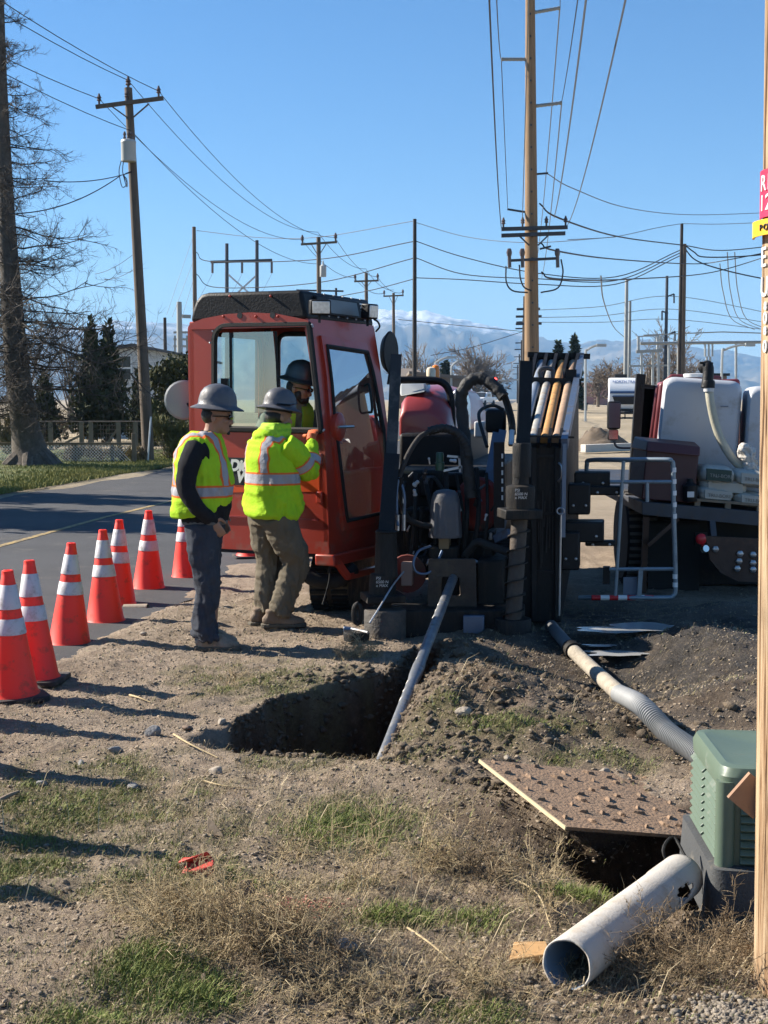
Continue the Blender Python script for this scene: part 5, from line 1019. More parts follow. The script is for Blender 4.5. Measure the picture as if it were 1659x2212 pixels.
q = MB(); c = P(827, 1290, YA); q.box(c, (.29, .29, .055), rotz(.2)); q.build('flange', M['black_muddy'], rig, bevel=.008)
stack(826, YA, [(21, 1316), (18, 1300)], M['black_muddy'], 'spacer')
stack(832, 9.98, [(46, 1388), (46, 1318), (44, 1314), (20, 1312)], mat('muddy_drum', (.055, .05, .046), .7, .2, .3, 9, .4, 50, dirt=(.14, .115, .09), dirt_amt=.45), 'anchor_drum', n=32)
mb = MB(); PB(mb, 830, 1318, 1128, 1378, 9.97, .35); mb.build('base_plate', M['black_muddy'], rig, bevel=.015)
# ---- right anchoring post with its auger
rm = MB().bar(P(1130, 962, 10.1), P(1136, 784, 10.3), .095, .095).build('anchor_mast', M['soot'], rig)
stack(1127, 10.0, [(20, 1030), (20.5, 962), (19, 957)], M['black_muddy'], 'rotation_motor'); stack(1124, 10.0, [(30, 1100), (32, 1060), (31, 1050), (18, 1046), (17, 1026)], M['black_muddy'], 'gearbox'); MB().box(P(1122, 1109, 10.0), (.275, .275, .07), rotz(.15)).build('flange', M['black_muddy'], rig, bevel=.008)
MB().tube([P(1122, 1122, 10.0), P(1108, 1345, 9.9)], .060, 18).build('auger_tube', mat('rusty_auger', (.06, .045, .035), .7, .2, .3, 9, .3, 50, dirt=(.12, .09, .065), dirt_amt=.45), rig)
hx = MB(); a, b = P(1122, 1135, 10.0), P(1108, 1340, 9.9); x, y, z = basis(b - a); n = 110; vs = []
for i in range(n + 1):
    f = i / n; t = f * 2 * math.pi * 6.0; c = a.lerp(b, f); d = x * math.cos(t) + y * math.sin(t)
    vs += [c + d * .058 + z * .004, c + d * .082 + z * .004, c + d * .082 - z * .004, c + d * .058 - z * .004]
hx.add(vs, [(4 * i + k, 4 * i + (k + 1) % 4, 4 * i + 4 + (k + 1) % 4, 4 * i + 4 + k) for i in range(n) for k in range(4)]); hx.build('auger_flight', M['black_muddy'], rig, ang=60)
stack(1108, 9.95, [(40, 1388), (40, 1338), (38, 1334), (18, 1332)], M['black_muddy'], 'anchor_drum', n=28)
mb = MB(); PB(mb, 1000, 1330, 1046, 1385, 9.92, .05); mb.build('tool_box', M['blue_steel'], rig, bevel=.008)
# faint handwritten marks on the gearboxes
M['chalk'] = mat('chalk_marks', (.55, .53, .5), .9)
for (px, py, Y) in ((1112, 1062, 9.868), (812, 1252, 9.93)):
    for k, s_ in enumerate(('PSI', '6500 N', 'x MAX')): text_mesh('chalk_marking', s_, .030, P(px, py + 8 * k, Y - .008 * 0), (1, 0, 0), (0, 0, 1), M['chalk'], rig, .1, 0, .0005)
# ---- rod rack: dark box with a sloping top, rails, cross bars
rk = []
for px0, px1, yt, yb, Y in ((1112, 1212, 962, 1345, 10.45), (1163, 1250, 800, 1130, 12.75)): rk += [P(px0, yb, Y), P(px1, yb, Y), P(px1, yt, Y), P(px0, yt, Y)]
MB().add(rk, [(0, 1, 2, 3), (7, 6, 5, 4), (0, 4, 5, 1), (1, 5, 6, 2), (2, 6, 7, 3), (3, 7, 4, 0)]).build('rod_box', M['black_muddy'], rig, bevel=.01)
for px in (1153, 1204): MB().bar(P(px, 966, 10.43), P(px, 1340, 10.43), .03, .04).build('box_upright', M['soot'], rig, bevel=.004)
for py in (985, 1110, 1235): MB().bar(P(1150, py, 10.44), P(1207, py, 10.44), .025, .02).build('box_rail', M['soot'], rig)
MB().tube(bez([P(1207, 1000, 10.4), P(1214, 1008, 10.36), P(1214, 1030, 10.36), P(1206, 1040, 10.4)], 10), .009, 6).build('box_handle', M['steel'], rig)
for k in range(9): a_ = P(1156 + 5.4 * k, 1060 + 22 * (k % 3), 10.44); MB().tube([a_, a_ + Vector((.01 * math.sin(k), -.004, -.2 - .12 * (k % 4)))], .006, 5).build('mud_drip', M['pole_dark'], rig)
MB().bar(P(1216, 1160, 10.35), P(1219, 958, 10.35), .05, .03).build('rack_rail', M['blue_steel'], rig); MB().bar(P(1219, 960, 10.35), P(1256, 772, 12.8), .05, .09).build('rack_rail', M['blue_steel'], rig)
MB().bar(P(1144, 942, 10.42), P(1240, 945, 10.42), .016).build('cross_bar', M['soot'], rig); MB().bar(P(1148, 822, 12.0), P(1254, 826, 12.0), .06).build('cross_bar', M['soot'], rig)
MB().bar(P(1140, 766, 12.75), P(1274, 770, 12.75), .05).build('cross_bar', M['soot'], rig)
mb = MB(); PB(mb, 1142, 768, 1258, 800, 12.78, .12); mb.build('rack_head', M['soot'], rig, bevel=.01)
for px in (1158, 1181, 1202, 1226, 1249): MB().bar(P(px, 768, 12.7), P(px - 12, 822, 12.2), .03, .05).build('rod_divider', M['soot'], rig)
for px in (1140, 1166, 1190, 1214): MB().bar(P(px, 930, 10.55), P(px - 4, 962, 10.4), .022, .05).build('rod_divider', M['soot'], rig)
MB().tube(bez([P(1168, 816, 12), P(1166, 800, 12), P(1180, 795, 12), P(1194, 800, 12), P(1193, 816, 12)], 14), .02, 8).build('lifting_loop', M['rust_pole'], rig)
mb = MB(); PB(mb, 1222, 798, 1245, 824, 12.0, .1); mb.build('rack_plate', M['soot'], rig)
for a, b in (((1072, 935, 10.9), (1046, 1085, 10.7)), ((1086, 930, 10.9), (1060, 1085, 10.7)), ((1070, 1165, 10.5), (1100, 1150, 10.4)), ((1090, 1110, 10.6), (1078, 1160, 10.6))): MB().bar(P(*a), P(*b), .035, .06).build('side_strut', M['blue_steel'], rig)
mb = MB(); PB(mb, 1048, 884, 1092, 935, 11.4, .12); mb.build('control_box', M['soot'], rig, bevel=.03, seg=3); mb = MB(); PB(mb, 1024, 910, 1046, 945, 11.8, .2); mb.build('reservoir', M['white_paint'], rig, bevel=.015)
MB().bar(P(1078, 955, 10.4), P(1078, 1140, 10.4), .05, .08).build('chain_guide', M['soot'], rig)
for k in range(6): MB().box(P(1085, 985 + 18 * k, 10.35), (.012, .01, .035)).build('guide_slot', M['galv'], rig)
# ---- fold-out barrier frame on black brackets
bf = MB(); YF = 10.8; M['barrier'] = mat('grey_barrier_tube', (.20, .25, .29), .45, .4, .12, 8, dirt=(.12, .1, .08), dirt_amt=.2)
bf.tube(bez([P(1267, 1022, YF + .5), P(1268, 1003, YF + .48), P(1276, 994, YF + .45), P(1350, 993, YF + .2), P(1438, 993, YF), P(1450, 997, YF), P(1454, 1010, YF), P(1455, 1100, YF), P(1458, 1200, YF), P(1459, 1272, YF), P(1454, 1287, YF), P(1440, 1291, YF), P(1350, 1291, YF), P(1250, 1291, YF + .1)], 90), .0185, 10)
bfo = bf.build('barrier_frame', M['barrier'], rig)
for a, b in (((1347, 996), (1329, 1288)), ((1318, 1041), (1452, 1041)), ((1316, 1230), (1455, 1229)), ((1398, 1040), (1398, 1084))): MB().tube([P(*a, YF), P(*b, YF)], .015, 8).build('frame_tube', M['barrier'], bfo)
MB().bar(P(1384, 1228, YF), P(1380, 1288, YF), .035).build('frame_upright', M['barrier'], bfo); mb = MB(); PB(mb, 1346, 1248, 1376, 1289, YF + .05, .04); mb.build('frame_plate', M['blue_steel'], bfo); mb = MB(); PB(mb, 1302, 1225, 1318, 1262, YF + .02, .08); mb.build('latch_box', M['soot'], bfo)
M['tape_red'] = mat('red_tape', lin(190, 30, 35), .5); M['tape_white'] = mat('white_tape', (.7, .7, .7), .5)
for k in range(7): x0 = 1278 + 19 * k; MB().tube([P(x0, 1291, YF), P(x0 + 19, 1291, YF)], .0215, 10).build('striped_tape', M['tape_red' if k % 2 == 0 else 'tape_white'], bfo)
for y0 in (1010, 1035, 1060, 1085, 1110, 1240, 1258): MB().tube([P(1455 + (y0 - 1000) * .014, y0, YF), P(1455 + (y0 - 1000) * .014, y0 + 10, YF)], .0205, 10).build('worn_tape', M['tape_white'], bfo)
for (x0, y0, x1, y1, Y, d) in ((1240, 1020, 1318, 1054, 10.9, .25), (1226, 1046, 1275, 1112, 10.7, .3), (1272, 1050, 1347, 1070, 10.85, .12), (1220, 1128, 1305, 1172, 10.6, .3), (1264, 1168, 1330, 1180, 10.7, .1), (1212, 1150, 1252, 1232, 10.5, .35)):
    mb = MB(); PB(mb, x0, y0, x1, y1, Y, d); bb = mb.build('barrier_bracket', M['soot'], rig, bevel=.012)
    for fx in (.25, .8): MB().ell(P(x0 + (x1 - x0) * fx, y0 + (y1 - y0) * .7, Y - .004), (.012, .008, .012), 8, 6).build('bolt', M['steel'], bb)
MB().tube([P(1212, 1108, 10.3), P(1208, 1330, 10.3)], .008, 6).build('wire_rope', M['steel'], rig); bezel('shackle', [P(1211 + 8 * math.cos(t * .5), 1104 + 7 * math.sin(t * .5), 10.28) for t in range(13)], .006, rig, 'steel')
# ---- drill rods lying in the rack, and the rod going down into the pit
def rod(a, b, r, m, label, name='drill_rod', joints=True, group='drill rods in the rack'):
    a, b = Vector(a), Vector(b); t = thing(name, a, label, 'drill rod', group); k = 24; prof = []
    for i in range(k + 1): f = i / k; prof.append(r * (1.18 if (f > .93 or f < .06) else 1.0) * (.96 if .40 < f < .47 and i % 2 else 1))
    MB().tube([a.lerp(b, i / k) for i in range(k + 1)], prof, 18).build('shaft', M[m], t); MB().tube([b, b + (b - a).normalized() * .05], [r * .8, r * .6], 14).build('pin_thread', M['steel'], t); return t
for (xa, xb, m, lab) in ((1126, 1170, 'rod_blue', 'bluish drill rod, first from the left in the rack, partly behind the mast'), (1152, 1192, 'rod_grey', 'pale grey drill rod, second from the left in the rack'), (1178, 1214, 'rod_rust', 'orange rusty drill rod, third from the left in the rack'), (1203, 1238, 'rod_brown', 'brownish drill rod, rightmost in the rack')): rod(P(xa, 952, 10.5), P(xb, 786, 12.66), .036, m, lab)
ra, rb = P(984, 1236, 10.3), P(822, 1652, 7.15); rt_ = thing('drill_string', rb, 'long steel drill rod slanting from the rig down into the open pit', 'drill rod'); k = 40
MB().tube([ra.lerp(rb, i / k) for i in range(k + 1)], [.034 * (1.16 if 22 < i < 26 else 1) for i in range(k + 1)], 18).build('shaft', M['rod'], rt_)
hl_ = MB(); x, y, z = basis(rb - ra); vs = []; n = 160
for i in range(n + 1):
    f = .22 + .55 * i / n; t = i / n * 2 * math.pi * 14; c = ra.lerp(rb, f); d = x * math.cos(t) + y * math.sin(t); vs += [c + d * .033 - z * .006, c + d * .036, c + d * .033 + z * .006]
hl_.add(vs, [(3 * i + k, 3 * i + k + 1, 3 * i + 4 + k, 3 * i + 3 + k) for i in range(n) for k in range(2)]); hl_.build('spiral_mark', M['rod_grey'], rt_, clean=False)
# tools at the foot of the left post
hm_ = thing('sledge_hammer', GT(768, 1366), 'hammer with a dark blue head resting on a round steel cap by the left anchor', 'hammer'); MB().cyl(P(742, 1358, 9.75), P(764, 1361, 9.75), .02, 14).build('head', M['blue_steel'], hm_, bevel=.004); MB().tube([P(760, 1358, 9.72), P(795, 1366, 9.62)], .012, 8).build('handle', M['steel'], hm_)
cp = MB().lathe([(.09, -.03), (.095, .02), (.09, .035), (.03, .04)], P(770, 1374, 9.7), n=20).build('steel_cap', M['black_muddy'], None, loc=P(770, 1374, 9.7)); tag(cp, 'round black steel cap lying under the hammer beside the left anchor', 'steel cap')
sh = MB(); c = P(772, 1326, 9.85); ringtube(sh, [c + Vector((math.cos(t * .524) * .028, 0, math.sin(t * .524) * .075)) for t in range(12)], .017, 8); tag(sh.build('muddy_shackle', M['black_muddy'], None, loc=c), 'muddy oval shackle hanging at the left edge of the anchor drum', 'shackle')
gr = MB().tube(bez([P(872, 1235, 10.1), P(848, 1265, 9.95), P(822, 1308, 9.8), P(798, 1346, 9.7)], 14), .007, 6).build('pry_cable', M['steel'], None, loc=P(798, 1346, 9.7)); tag(gr, 'thin stiff cable slanting across the left anchor post to the ground', 'cable')
# ================================================================== THE THREE WORKERS
M['skin'] = mat('skin', (.30, .165, .105), .55, 0, .12, 14); M['hair'] = mat('black_hair', (.012, .010, .009), .6, 0, .2, 40, .4, 90)
M['knit'] = mat('black_sweater', (.016, .016, .019), .9, 0, .2, 30, .5, 220, spec=.2); M['jeans'] = mat('dusty_dark_jeans', (.040, .046, .060), .85, 0, .3, 9, .3, 160, dirt=(.13, .125, .115), dirt_amt=.16, dscale=5, spec=.2)
M['trousers'] = mat('olive_trousers', (.125, .105, .075), .9, 0, .16, 8, .3, 120, dirt=(.2, .165, .12), dirt_amt=.14, dscale=5, spec=.2); M['hoodie_grey'] = mat('grey_green_hoodie', (.17, .21, .165), .9, 0, .12, 10, .2, 120, spec=.2)
M['shoe'] = mat('muddy_tan_shoe', (.27, .22, .165), .85, 0, .2, 14, .3, 60, dirt=(.14, .11, .075), dirt_amt=.35, dscale=9); M['sole'] = mat('muddy_sole', (.10, .085, .062), .95, 0, .3, 20, .6, 60)
M['boot'] = mat('brown_boot', (.15, .105, .07), .8, 0, .2, 12, .3, 60, dirt=(.2, .16, .115), dirt_amt=.3); M['hat_grey'] = mat('grey_hard_hat', (.075, .078, .09), .45, 0, .14, 12, .1, 60, dirt=(.17, .16, .15), dirt_amt=.22, dscale=9); M['hat_dark'] = mat('dark_green_hard_hat', (.025, .038, .036), .35, 0, .12, 12, .05, 50)
M['shades'] = mat('dark_glasses', (.008, .008, .01), .12, 0, .05, 3); M['glove'] = mat('orange_glove', (.62, .12, .03), .75, 0, .25, 26, .3, 90, dirt=(.03, .02, .015), dirt_amt=.3, dscale=30); M['lime_tip'] = mat('lime_fabric', (.33, .56, .03), .85)
LIME = (.36, .60, .02); ORG = (.75, .16, .03); SILV = (.33, .33, .35)
def hivis(name, bands, base=LIME, bump=.25):
    m = mat(name, base, .85, 0, .10, 7, bump, 55, spec=.2); nt = m.node_tree; L = nt.links.new; b = nt.nodes['Principled BSDF']; cur = b.inputs['Base Color'].links[0].from_socket
    tc = nt.nodes.new('ShaderNodeTexCoord').outputs['Object']
    def math_(op, a, c=None, d=None):
        n = nt.nodes.new('ShaderNodeMath'); n.operation = op
        for k, q in enumerate((a, c, d)):
            if q is None: continue
            if isinstance(q, (int, float)): n.inputs[k].default_value = q
            else: L(q, n.inputs[k])
        return n.outputs[0]
    def coord(ax): v = nt.nodes.new('ShaderNodeVectorMath'); v.operation = 'DOT_PRODUCT'; L(tc, v.inputs[0]); v.inputs[1].default_value = tuple(ax); return v.outputs['Value']
    def inside(c, lo, hi): return math_('MULTIPLY', math_('GREATER_THAN', c, lo), math_('LESS_THAN', c, hi))
    for ax, lo, hi, ab, cond in bands:
        c = coord(ax); c = math_('ABSOLUTE', c) if ab else c
        cm = inside(coord(cond[0]), cond[1], cond[2]) if cond else None
        for (l, h, col) in ((lo - .014, hi + .014, ORG), (lo, hi, SILV)):
            f = inside(c, l, h); f = math_('MULTIPLY', f, cm) if cm is not None else f
            x = nt.nodes.new('ShaderNodeMix'); x.data_type = 'RGBA'; L(f, x.inputs[0]); L(cur, x.inputs[6]); x.inputs[7].default_value = tuple(col) + (1,); cur = x.outputs[2]
    L(cur, b.inputs['Base Color']); return m
def organic(name, mb, m, parent, voxel=.012, it=4, fold=0.0, fs=.09, seed=0, stretch=(1, 1, .45), zfade=None):
    o0 = origin_of(parent); me = bpy.data.meshes.new(name + '_raw'); me.from_pydata([(x - o0.x, y - o0.y, z - o0.z) for x, y, z in mb.v], [], mb.f)
    bm = bmesh.new(); bm.from_mesh(me); bmesh.ops.recalc_face_normals(bm, faces=bm.faces); bm.to_mesh(me); bm.free()
    o = bpy.data.objects.new(name + '_raw', me); COL.objects.link(o)
    r = o.modifiers.new('r', 'REMESH'); r.mode = 'VOXEL'; r.voxel_size = voxel
    s = o.modifiers.new('s', 'SMOOTH'); s.iterations = it; s.factor = .5
    dg = bpy.context.evaluated_depsgraph_get(); out = bpy.data.meshes.new_from_object(o.evaluated_get(dg)); bpy.data.objects.remove(o)
    if fold > 0:
        n = len(out.vertices); co = np.zeros(n * 3, np.float32); out.vertices.foreach_get('co', co); co = co.reshape(-1, 3); no = np.zeros(n * 3, np.float32); out.vertices.foreach_get('normal', no); no = no.reshape(-1, 3)
        x = co[:, 0] * stretch[0] + co[:, 1] * .8; z = co[:, 2] * stretch[2] + co[:, 1] * .35
        d = (1 - 2 * np.abs(fbm(x + seed * 3.7, z + co[:, 0] * .6, fs, 3, seed)) - .5) * fold + fbm(x * 1.3, co[:, 2] + seed, fs * .45, 2, seed + 2) * fold * .5
        if zfade is not None: d = d * np.interp(co[:, 2], [q[0] for q in zfade], [q[1] for q in zfade])
        out.vertices.foreach_set('co', (co + no * d[:, None]).ravel().astype(np.float32))
    out.materials.clear(); out.materials.append(m); out.shade_smooth(); ob = bpy.data.objects.new(name, out); COL.objects.link(ob); ob.parent = parent; return ob
class Fig:
    def __init__(s, base, F, label):
        s.b = Vector(base); s.F = Vector((F[0], F[1], 0)).normalized(); s.R = Vector((s.F.y, -s.F.x, 0)); s.t = thing('person', base, label, 'person')
    def p(s, f, r, u): return s.b + s.F * f + s.R * r + Vector((0, 0, u))
    def rings(s, mb, rows, n=22, hem=None):      # (u, f, rf, rr[, r0])
        rr_ = []
        for k, q in enumerate(rows):
            u, f, a, b = q[:4]; r0 = q[4] if len(q) > 4 else 0; ring = []
            for j in range(n):
                t = 2 * math.pi * j / n; c, sn = math.cos(t), math.sin(t); e = 2 / 2.4; cc = math.copysign(abs(c) ** e, c); ss = math.copysign(abs(sn) ** e, sn)
                uu = u + (hem(cc, ss, k) if hem else 0); ring.append(s.p(f + cc * a, r0 + ss * b, uu))
            rr_.append(ring)
        return mb.loft(rr_)
    def limb(s, mb, pts, rad, n=12): return mb.tube(bez([s.p(*q) for q in pts], 5 * (len(pts) - 1)), list(np.interp(np.linspace(0, len(pts) - 1, 5 * (len(pts) - 1) + 1), range(len(pts)), rad)), n)
    def frame(s): return Matrix((s.F, -s.R, Vector((0, 0, 1)))).transposed()      # local axes: forward, left, up
    def head(s, mb, f, r, u, pitch=0.0, yaw=0.0, beard=False):
        rot = s.frame() @ Matrix.Rotation(yaw, 3, 'Z') @ Matrix.Rotation(pitch, 3, 'Y'); c = s.p(f, r, u); s.hc, s.hr = c, rot
        q = lambda x, y, z: c + rot @ Vector((x, y, z))
        mb.ell(q(-.008, 0, .030), (.098, .077, .095), 20, 14, rot); mb.ell(q(.030, 0, -.045), (.062, .058, .068), 16, 10, rot); mb.ell(q(.055, 0, -.092), (.034, .036, .026), 12, 8, rot)
        mb.ell(q(.092, 0, -.028), (.024, .015, .024), 10, 8, rot); mb.ell(q(.100, 0, -.036), (.017, .018, .012), 10, 8, rot); mb.ell(q(.084, 0, .018), (.014, .048, .012), 12, 8, rot); mb.ell(q(.081, 0, -.069), (.014, .026, .007), 10, 6, rot); mb.ell(q(.078, 0, -.080), (.014, .022, .008), 10, 6, rot)
        for y in (-1, 1): mb.ell(q(.062, y * .040, -.022), (.026, .022, .024), 10, 8, rot); mb.ell(q(-.012, y * .079, -.010), (.020, .010, .032), 10, 8, rot)
        mb.tube([q(-.018, 0, -.02), q(-.028, 0, -.08), q(-.04, 0, -.15)], [.060, .056, .066], 14)
        return q
    def hand(s, mb, wrist, fwd, up, curl=.5, size=1.0, thumb=1, spread=.12):      # palm, four fingers of their own lengths, thumb from the side
        f = Vector(fwd).normalized(); u = Vector(up); u = (u - f * u.dot(f)).normalized(); sd = f.cross(u) * thumb; w = Vector(wrist)
        mb.loft([[w + f * (a * size) + sd * (math.cos(t) * b * size) + u * (math.sin(t) * c * size) for t in [2 * math.pi * j / 12 for j in range(12)]] for a, b, c in ((-.02, .026, .020), (.02, .034, .017), (.06, .042, .016), (.088, .042, .014), (.096, .036, .010))])
        for k, L in enumerate((.072, .080, .075, .058)):
            o = (1.5 - k) * .0205 * size; p = w + f * (.085 * size) + sd * o; a = spread * (1.5 - k) * .5; d = (f + sd * a).normalized(); pts = [p]; ang = curl * .25
            for j, l in enumerate((.45, .32, .23)): dd = d * math.cos(ang) - u * math.sin(ang); p = p + dd * L * l * size * 1.15; pts.append(p); ang += curl * .75
            mb.tube(pts, [.0105 * size, .0100 * size, .0092 * size, .0070 * size], 8)
        p = w + f * .02 * size + sd * .034 * size; d1 = (f * .6 + sd * .75 - u * .25).normalized(); d2 = (f * .9 + sd * .25 - u * (.2 + .4 * curl)).normalized(); mb.tube([p, p + d1 * .038 * size, p + d1 * .038 * size + d2 * .032 * size, p + d1 * .038 * size + d2 * .058 * size], [.014 * size, .013 * size, .0115 * size, .008 * size], 8)
    def hat(s, m, tilt=0.0, lift=.072, back=-.004, k=1.0):
        rot = s.hr @ Matrix.Rotation(tilt, 3, 'Y'); c = s.hc + s.hr @ Vector((back, 0, lift)); mb = MB(); n = 36
        rows = [(.128, .108, -.004), (.178, .158, -.016), (.187, .166, -.020), (.189, .168, -.014), (.172, .150, -.004), (.143, .122, .008), (.136, .114, .016), (.134, .112, .05), (.124, .103, .092), (.100, .082, .128), (.064, .052, .150), (.025, .02, .159), (.002, .002, .160)]
        mb.loft([[c + rot @ Vector((math.cos(t) * a * k, math.sin(t) * b * k, z * k)) for t in [2 * math.pi * j / n for j in range(n)]] for a, b, z in rows]); o = mb.build('hard_hat', m, s.t, ang=50)
        for y in (-.03, 0, .03): MB().tube([c + rot @ Vector((math.cos(t) * (.128 - abs(y) * .1) * k, y * k, (.025 + math.sin(t) * (.132 - abs(y) * .25)) * k)) for t in [math.pi * (.08 + .84 * i / 14) for i in range(15)]], .007 * k, 6).build('crown_ridge', m, o)
        MB().loft([[c + rot @ Vector((math.cos(t) * a, math.sin(t) * b, z)) for t in [2 * math.pi * j / n for j in range(n)]] for a, b, z in ((.105, .09, -.03), (.106, .091, .0), (.10, .085, .0), (.10, .085, -.03))]).build('headband', M['soot'], o, clean=False); return o
    def shoe(s, f, r, u, m, name='shoe', L=.285, yaw=0.0, w=.05):
        rot = s.frame() @ Matrix.Rotation(yaw, 3, 'Z'); c = s.p(f, r, u); q = lambda x, y, z: c + rot @ Vector((x, y, z)); k = L / .285
        mb = MB(); mb.ell(q(-.055 * k, 0, .055), (.075 * k, w * .92, .055), 16, 10, rot).ell(q(.07 * k, 0, .042), (.11 * k, w * 1.05, .042), 16, 10, rot).ell(q(.02 * k, 0, .07), (.085 * k, w * .8, .05), 14, 10, rot); mb.tube([q(-.055 * k, 0, .05), q(-.06 * k, 0, .14)], [w * .92, w * .95], 14)
        o = organic(name, mb, m, s.t, .010, 3, .003, .05)
        sl = MB(); pr = [(-.135, .6), (-.12, .9), (-.06, 1.0), (.0, .92), (.06, 1.05), (.11, 1.12), (.16, .85), (.185, .35)]
        lo = [q(x * k, y * w, 0.0) for x, y in pr] + [q(x * k, -y * w, 0.0) for x, y in pr[::-1]]; sl.prism(lo, (0, 0, .028)); sl.build('sole', M['sole'], o, bevel=.006); return o
# ---------------------------------------------------------------- the man with folded vest and hands in his pockets
m1 = Fig(GT(464, 1399), (1, -.06), 'man in profile with hands in pockets, grey hard hat, black sweater, lime vest, jeans')
bd = MB(); q1 = m1.head(bd, .035, 0, 1.625, .06); m1.rings(bd, [(.86, -.06, .10, .14), (1.05, -.05, .115, .15), (1.3, -.06, .115, .165), (1.43, -.07, .085, .15), (1.5, -.045, .062, .08)])
for sg in (1, -1):
    m1.limb(bd, [(-.06, .09 * sg, .92), (-.03, .10 * sg, .5), (-.04, .10 * sg, .10)], (.075, .052, .038)); m1.limb(bd, [(-.075, .165 * sg, 1.42), (-.115, .235 * sg, 1.16), (.01, .165 * sg, .945)], (.05, .042, .03)); m1.hand(bd, m1.p(.01, .150 * sg, .925), m1.F * .55 - Vector((0, 0, 1)) - m1.R * .25 * sg, m1.R * sg + m1.F * .2, .55, .95, -sg)
organic('body', bd, M['skin'], m1.t, .007, 3)
sw = MB(); m1.rings(sw, [(.885, -.06, .150, .180), (.91, -.06, .158, .188), (1.0, -.045, .168, .190), (1.15, -.045, .170, .195), (1.3, -.06, .152, .205), (1.41, -.075, .130, .195), (1.475, -.065, .100, .14), (1.505, -.05, .078, .088), (1.53, -.04, .068, .072)])
for sg in (1, -1): m1.limb(sw, [(-.08, .155 * sg, 1.425), (-.115, .225 * sg, 1.33), (-.135, .270 * sg, 1.15), (-.07, .270 * sg, 1.03), (.02, .200 * sg, .925)], (.078, .076, .066, .056, .047))
sw_o = organic('sweater', sw, M['knit'], m1.t, .012, 4, .009, .12, 1)
cu = MB(); m1.rings(cu, [(.875, -.06, .15, .18), (.905, -.06, .163, .194), (.915, -.06, .15, .18)]); organic('waistband', cu, mat('grey_rib', (.11, .11, .11), .9), sw_o, .01, 2)
vm = hivis('vest_cloth', [((0, 0, 1), 1.085, 1.145, 0, None), (m1.R, .088, .132, 1, ((0, 0, 1), 1.155, 1.6))])
ve = MB()
def hem1(c, s_, k): return (.10 * max(0, c) ** 2) if k == 0 else ((.05 * max(0, c)) if k == 1 else 0)
m1.rings(ve, [(.935, -.085, .205, .222), (1.0, -.08, .208, .226), (1.15, -.07, .208, .228), (1.3, -.075, .190, .220), (1.41, -.085, .165, .185), (1.475, -.073, .132, .158), (1.52, -.058, .102, .112)], 36, hem1); vo = organic('safety_vest', ve, vm, m1.t, .010, 2, .022, .11, 7)
jn = MB(); m1.rings(jn, [(.80, -.06, .125, .165), (.90, -.06, .135, .172), (.97, -.06, .13, .165)])
m1.limb(jn, [(-.065, .085, .88), (-.055, .10, .66), (-.03, .105, .46), (-.045, .10, .22), (-.03, .10, .075)], (.118, .108, .088, .080, .084)); m1.limb(jn, [(-.06, -.085, .88), (-.075, -.10, .66), (-.06, -.105, .46), (-.09, -.10, .22), (-.085, -.10, .075)], (.118, .108, .088, .080, .084))
organic('jeans', jn, M['jeans'], m1.t, .010, 2, .020, .075, 3, zfade=[(0, 2.2), (.2, 1.6), (.4, .9), (.9, .8)])
m1.shoe(.01, .10, 0, M['shoe'], L=.29, yaw=.08); m1.shoe(-.03, -.10, 0, M['shoe'], L=.29, yaw=-.12)
m1.hat(M['hat_grey'], .02)
hr = MB(); hr.ell(q1(-.035, 0, .012), (.082, .081, .072), 16, 10, m1.hr); organic('hair', hr, M['hair'], m1.t, .008, 3)
ms = MB(); ms.ell(q1(.096, 0, -.058), (.010, .026, .008), 10, 6, m1.hr).ell(q1(.082, 0, -.106), (.014, .018, .014), 10, 6, m1.hr); ms.build('moustache', M['hair'], m1.t)
gl = MB()
for y in (-.034, .034): gl.ell(q1(.094, y, .004), (.010, .031, .020), 12, 8, m1.hr)
for y in (-1, 1): gl.tube([q1(.09, y * .06, .008), q1(.05, y * .080, .010), q1(-.02, y * .084, .006)], .005, 6)
gl.bar(q1(.10, -.012, .006), q1(.10, .012, .006), .006); gl.build('sunglasses', M['shades'], m1.t)
# ---------------------------------------------------------------- the man in the lime sweatshirt at the window
m2 = Fig(GT(594, 1352), (.8, .6), 'man seen from behind in striped lime sweatshirt, orange glove on the cab window sill')
B2 = m2; bd = MB(); q2 = m2.head(bd, .05, -.0, 1.60, .10, -.10); m2.rings(bd, [(.86, -.02, .12, .16), (1.1, -.02, .14, .18), (1.35, -.03, .12, .18), (1.46, -.02, .07, .09)])
m2.limb(bd, [(-.02, .09, .9), (.10, .10, .5), (-.0, .06, .1)], (.085, .055, .04)); m2.limb(bd, [(-.02, -.09, .9), (.02, -.10, .5), (-.02, -.09, .1)], (.085, .055, .04))
m2.limb(bd, [(-.02, .18, 1.38), (.235, .115, 1.19), (.36, -.02, 1.43)], (.055, .045, .030)); m2.limb(bd, [(-.02, -.18, 1.38), (.05, -.26, 1.12), (.20, -.20, .98)], (.055, .045, .030))
m2.hand(bd, m2.p(.20, -.20, .98), m2.F + Vector((0, 0, -.3)), Vector((0, 0, 1)), .8, .95, 1)
bo2 = organic('body', bd, M['skin'], m2.t, .007, 3)
sm = hivis('sweatshirt_cloth', [((0, 0, 1), 1.105, 1.175, 0, None), (m2.R, .105, .160, 1, ((0, 0, 1), 1.185, 1.46))])
ss = MB(); m2.rings(ss, [(.845, -.01, .185, .225), (.87, -.01, .198, .238), (.98, -.005, .200, .240), (1.12, -.01, .190, .232), (1.27, -.025, .178, .228), (1.37, -.035, .155, .212), (1.44, -.03, .120, .155), (1.47, -.015, .10, .11)])
ss.ell(m2.p(-.045, 0, 1.455), (.12, .125, .055), 18, 10, m2.frame())
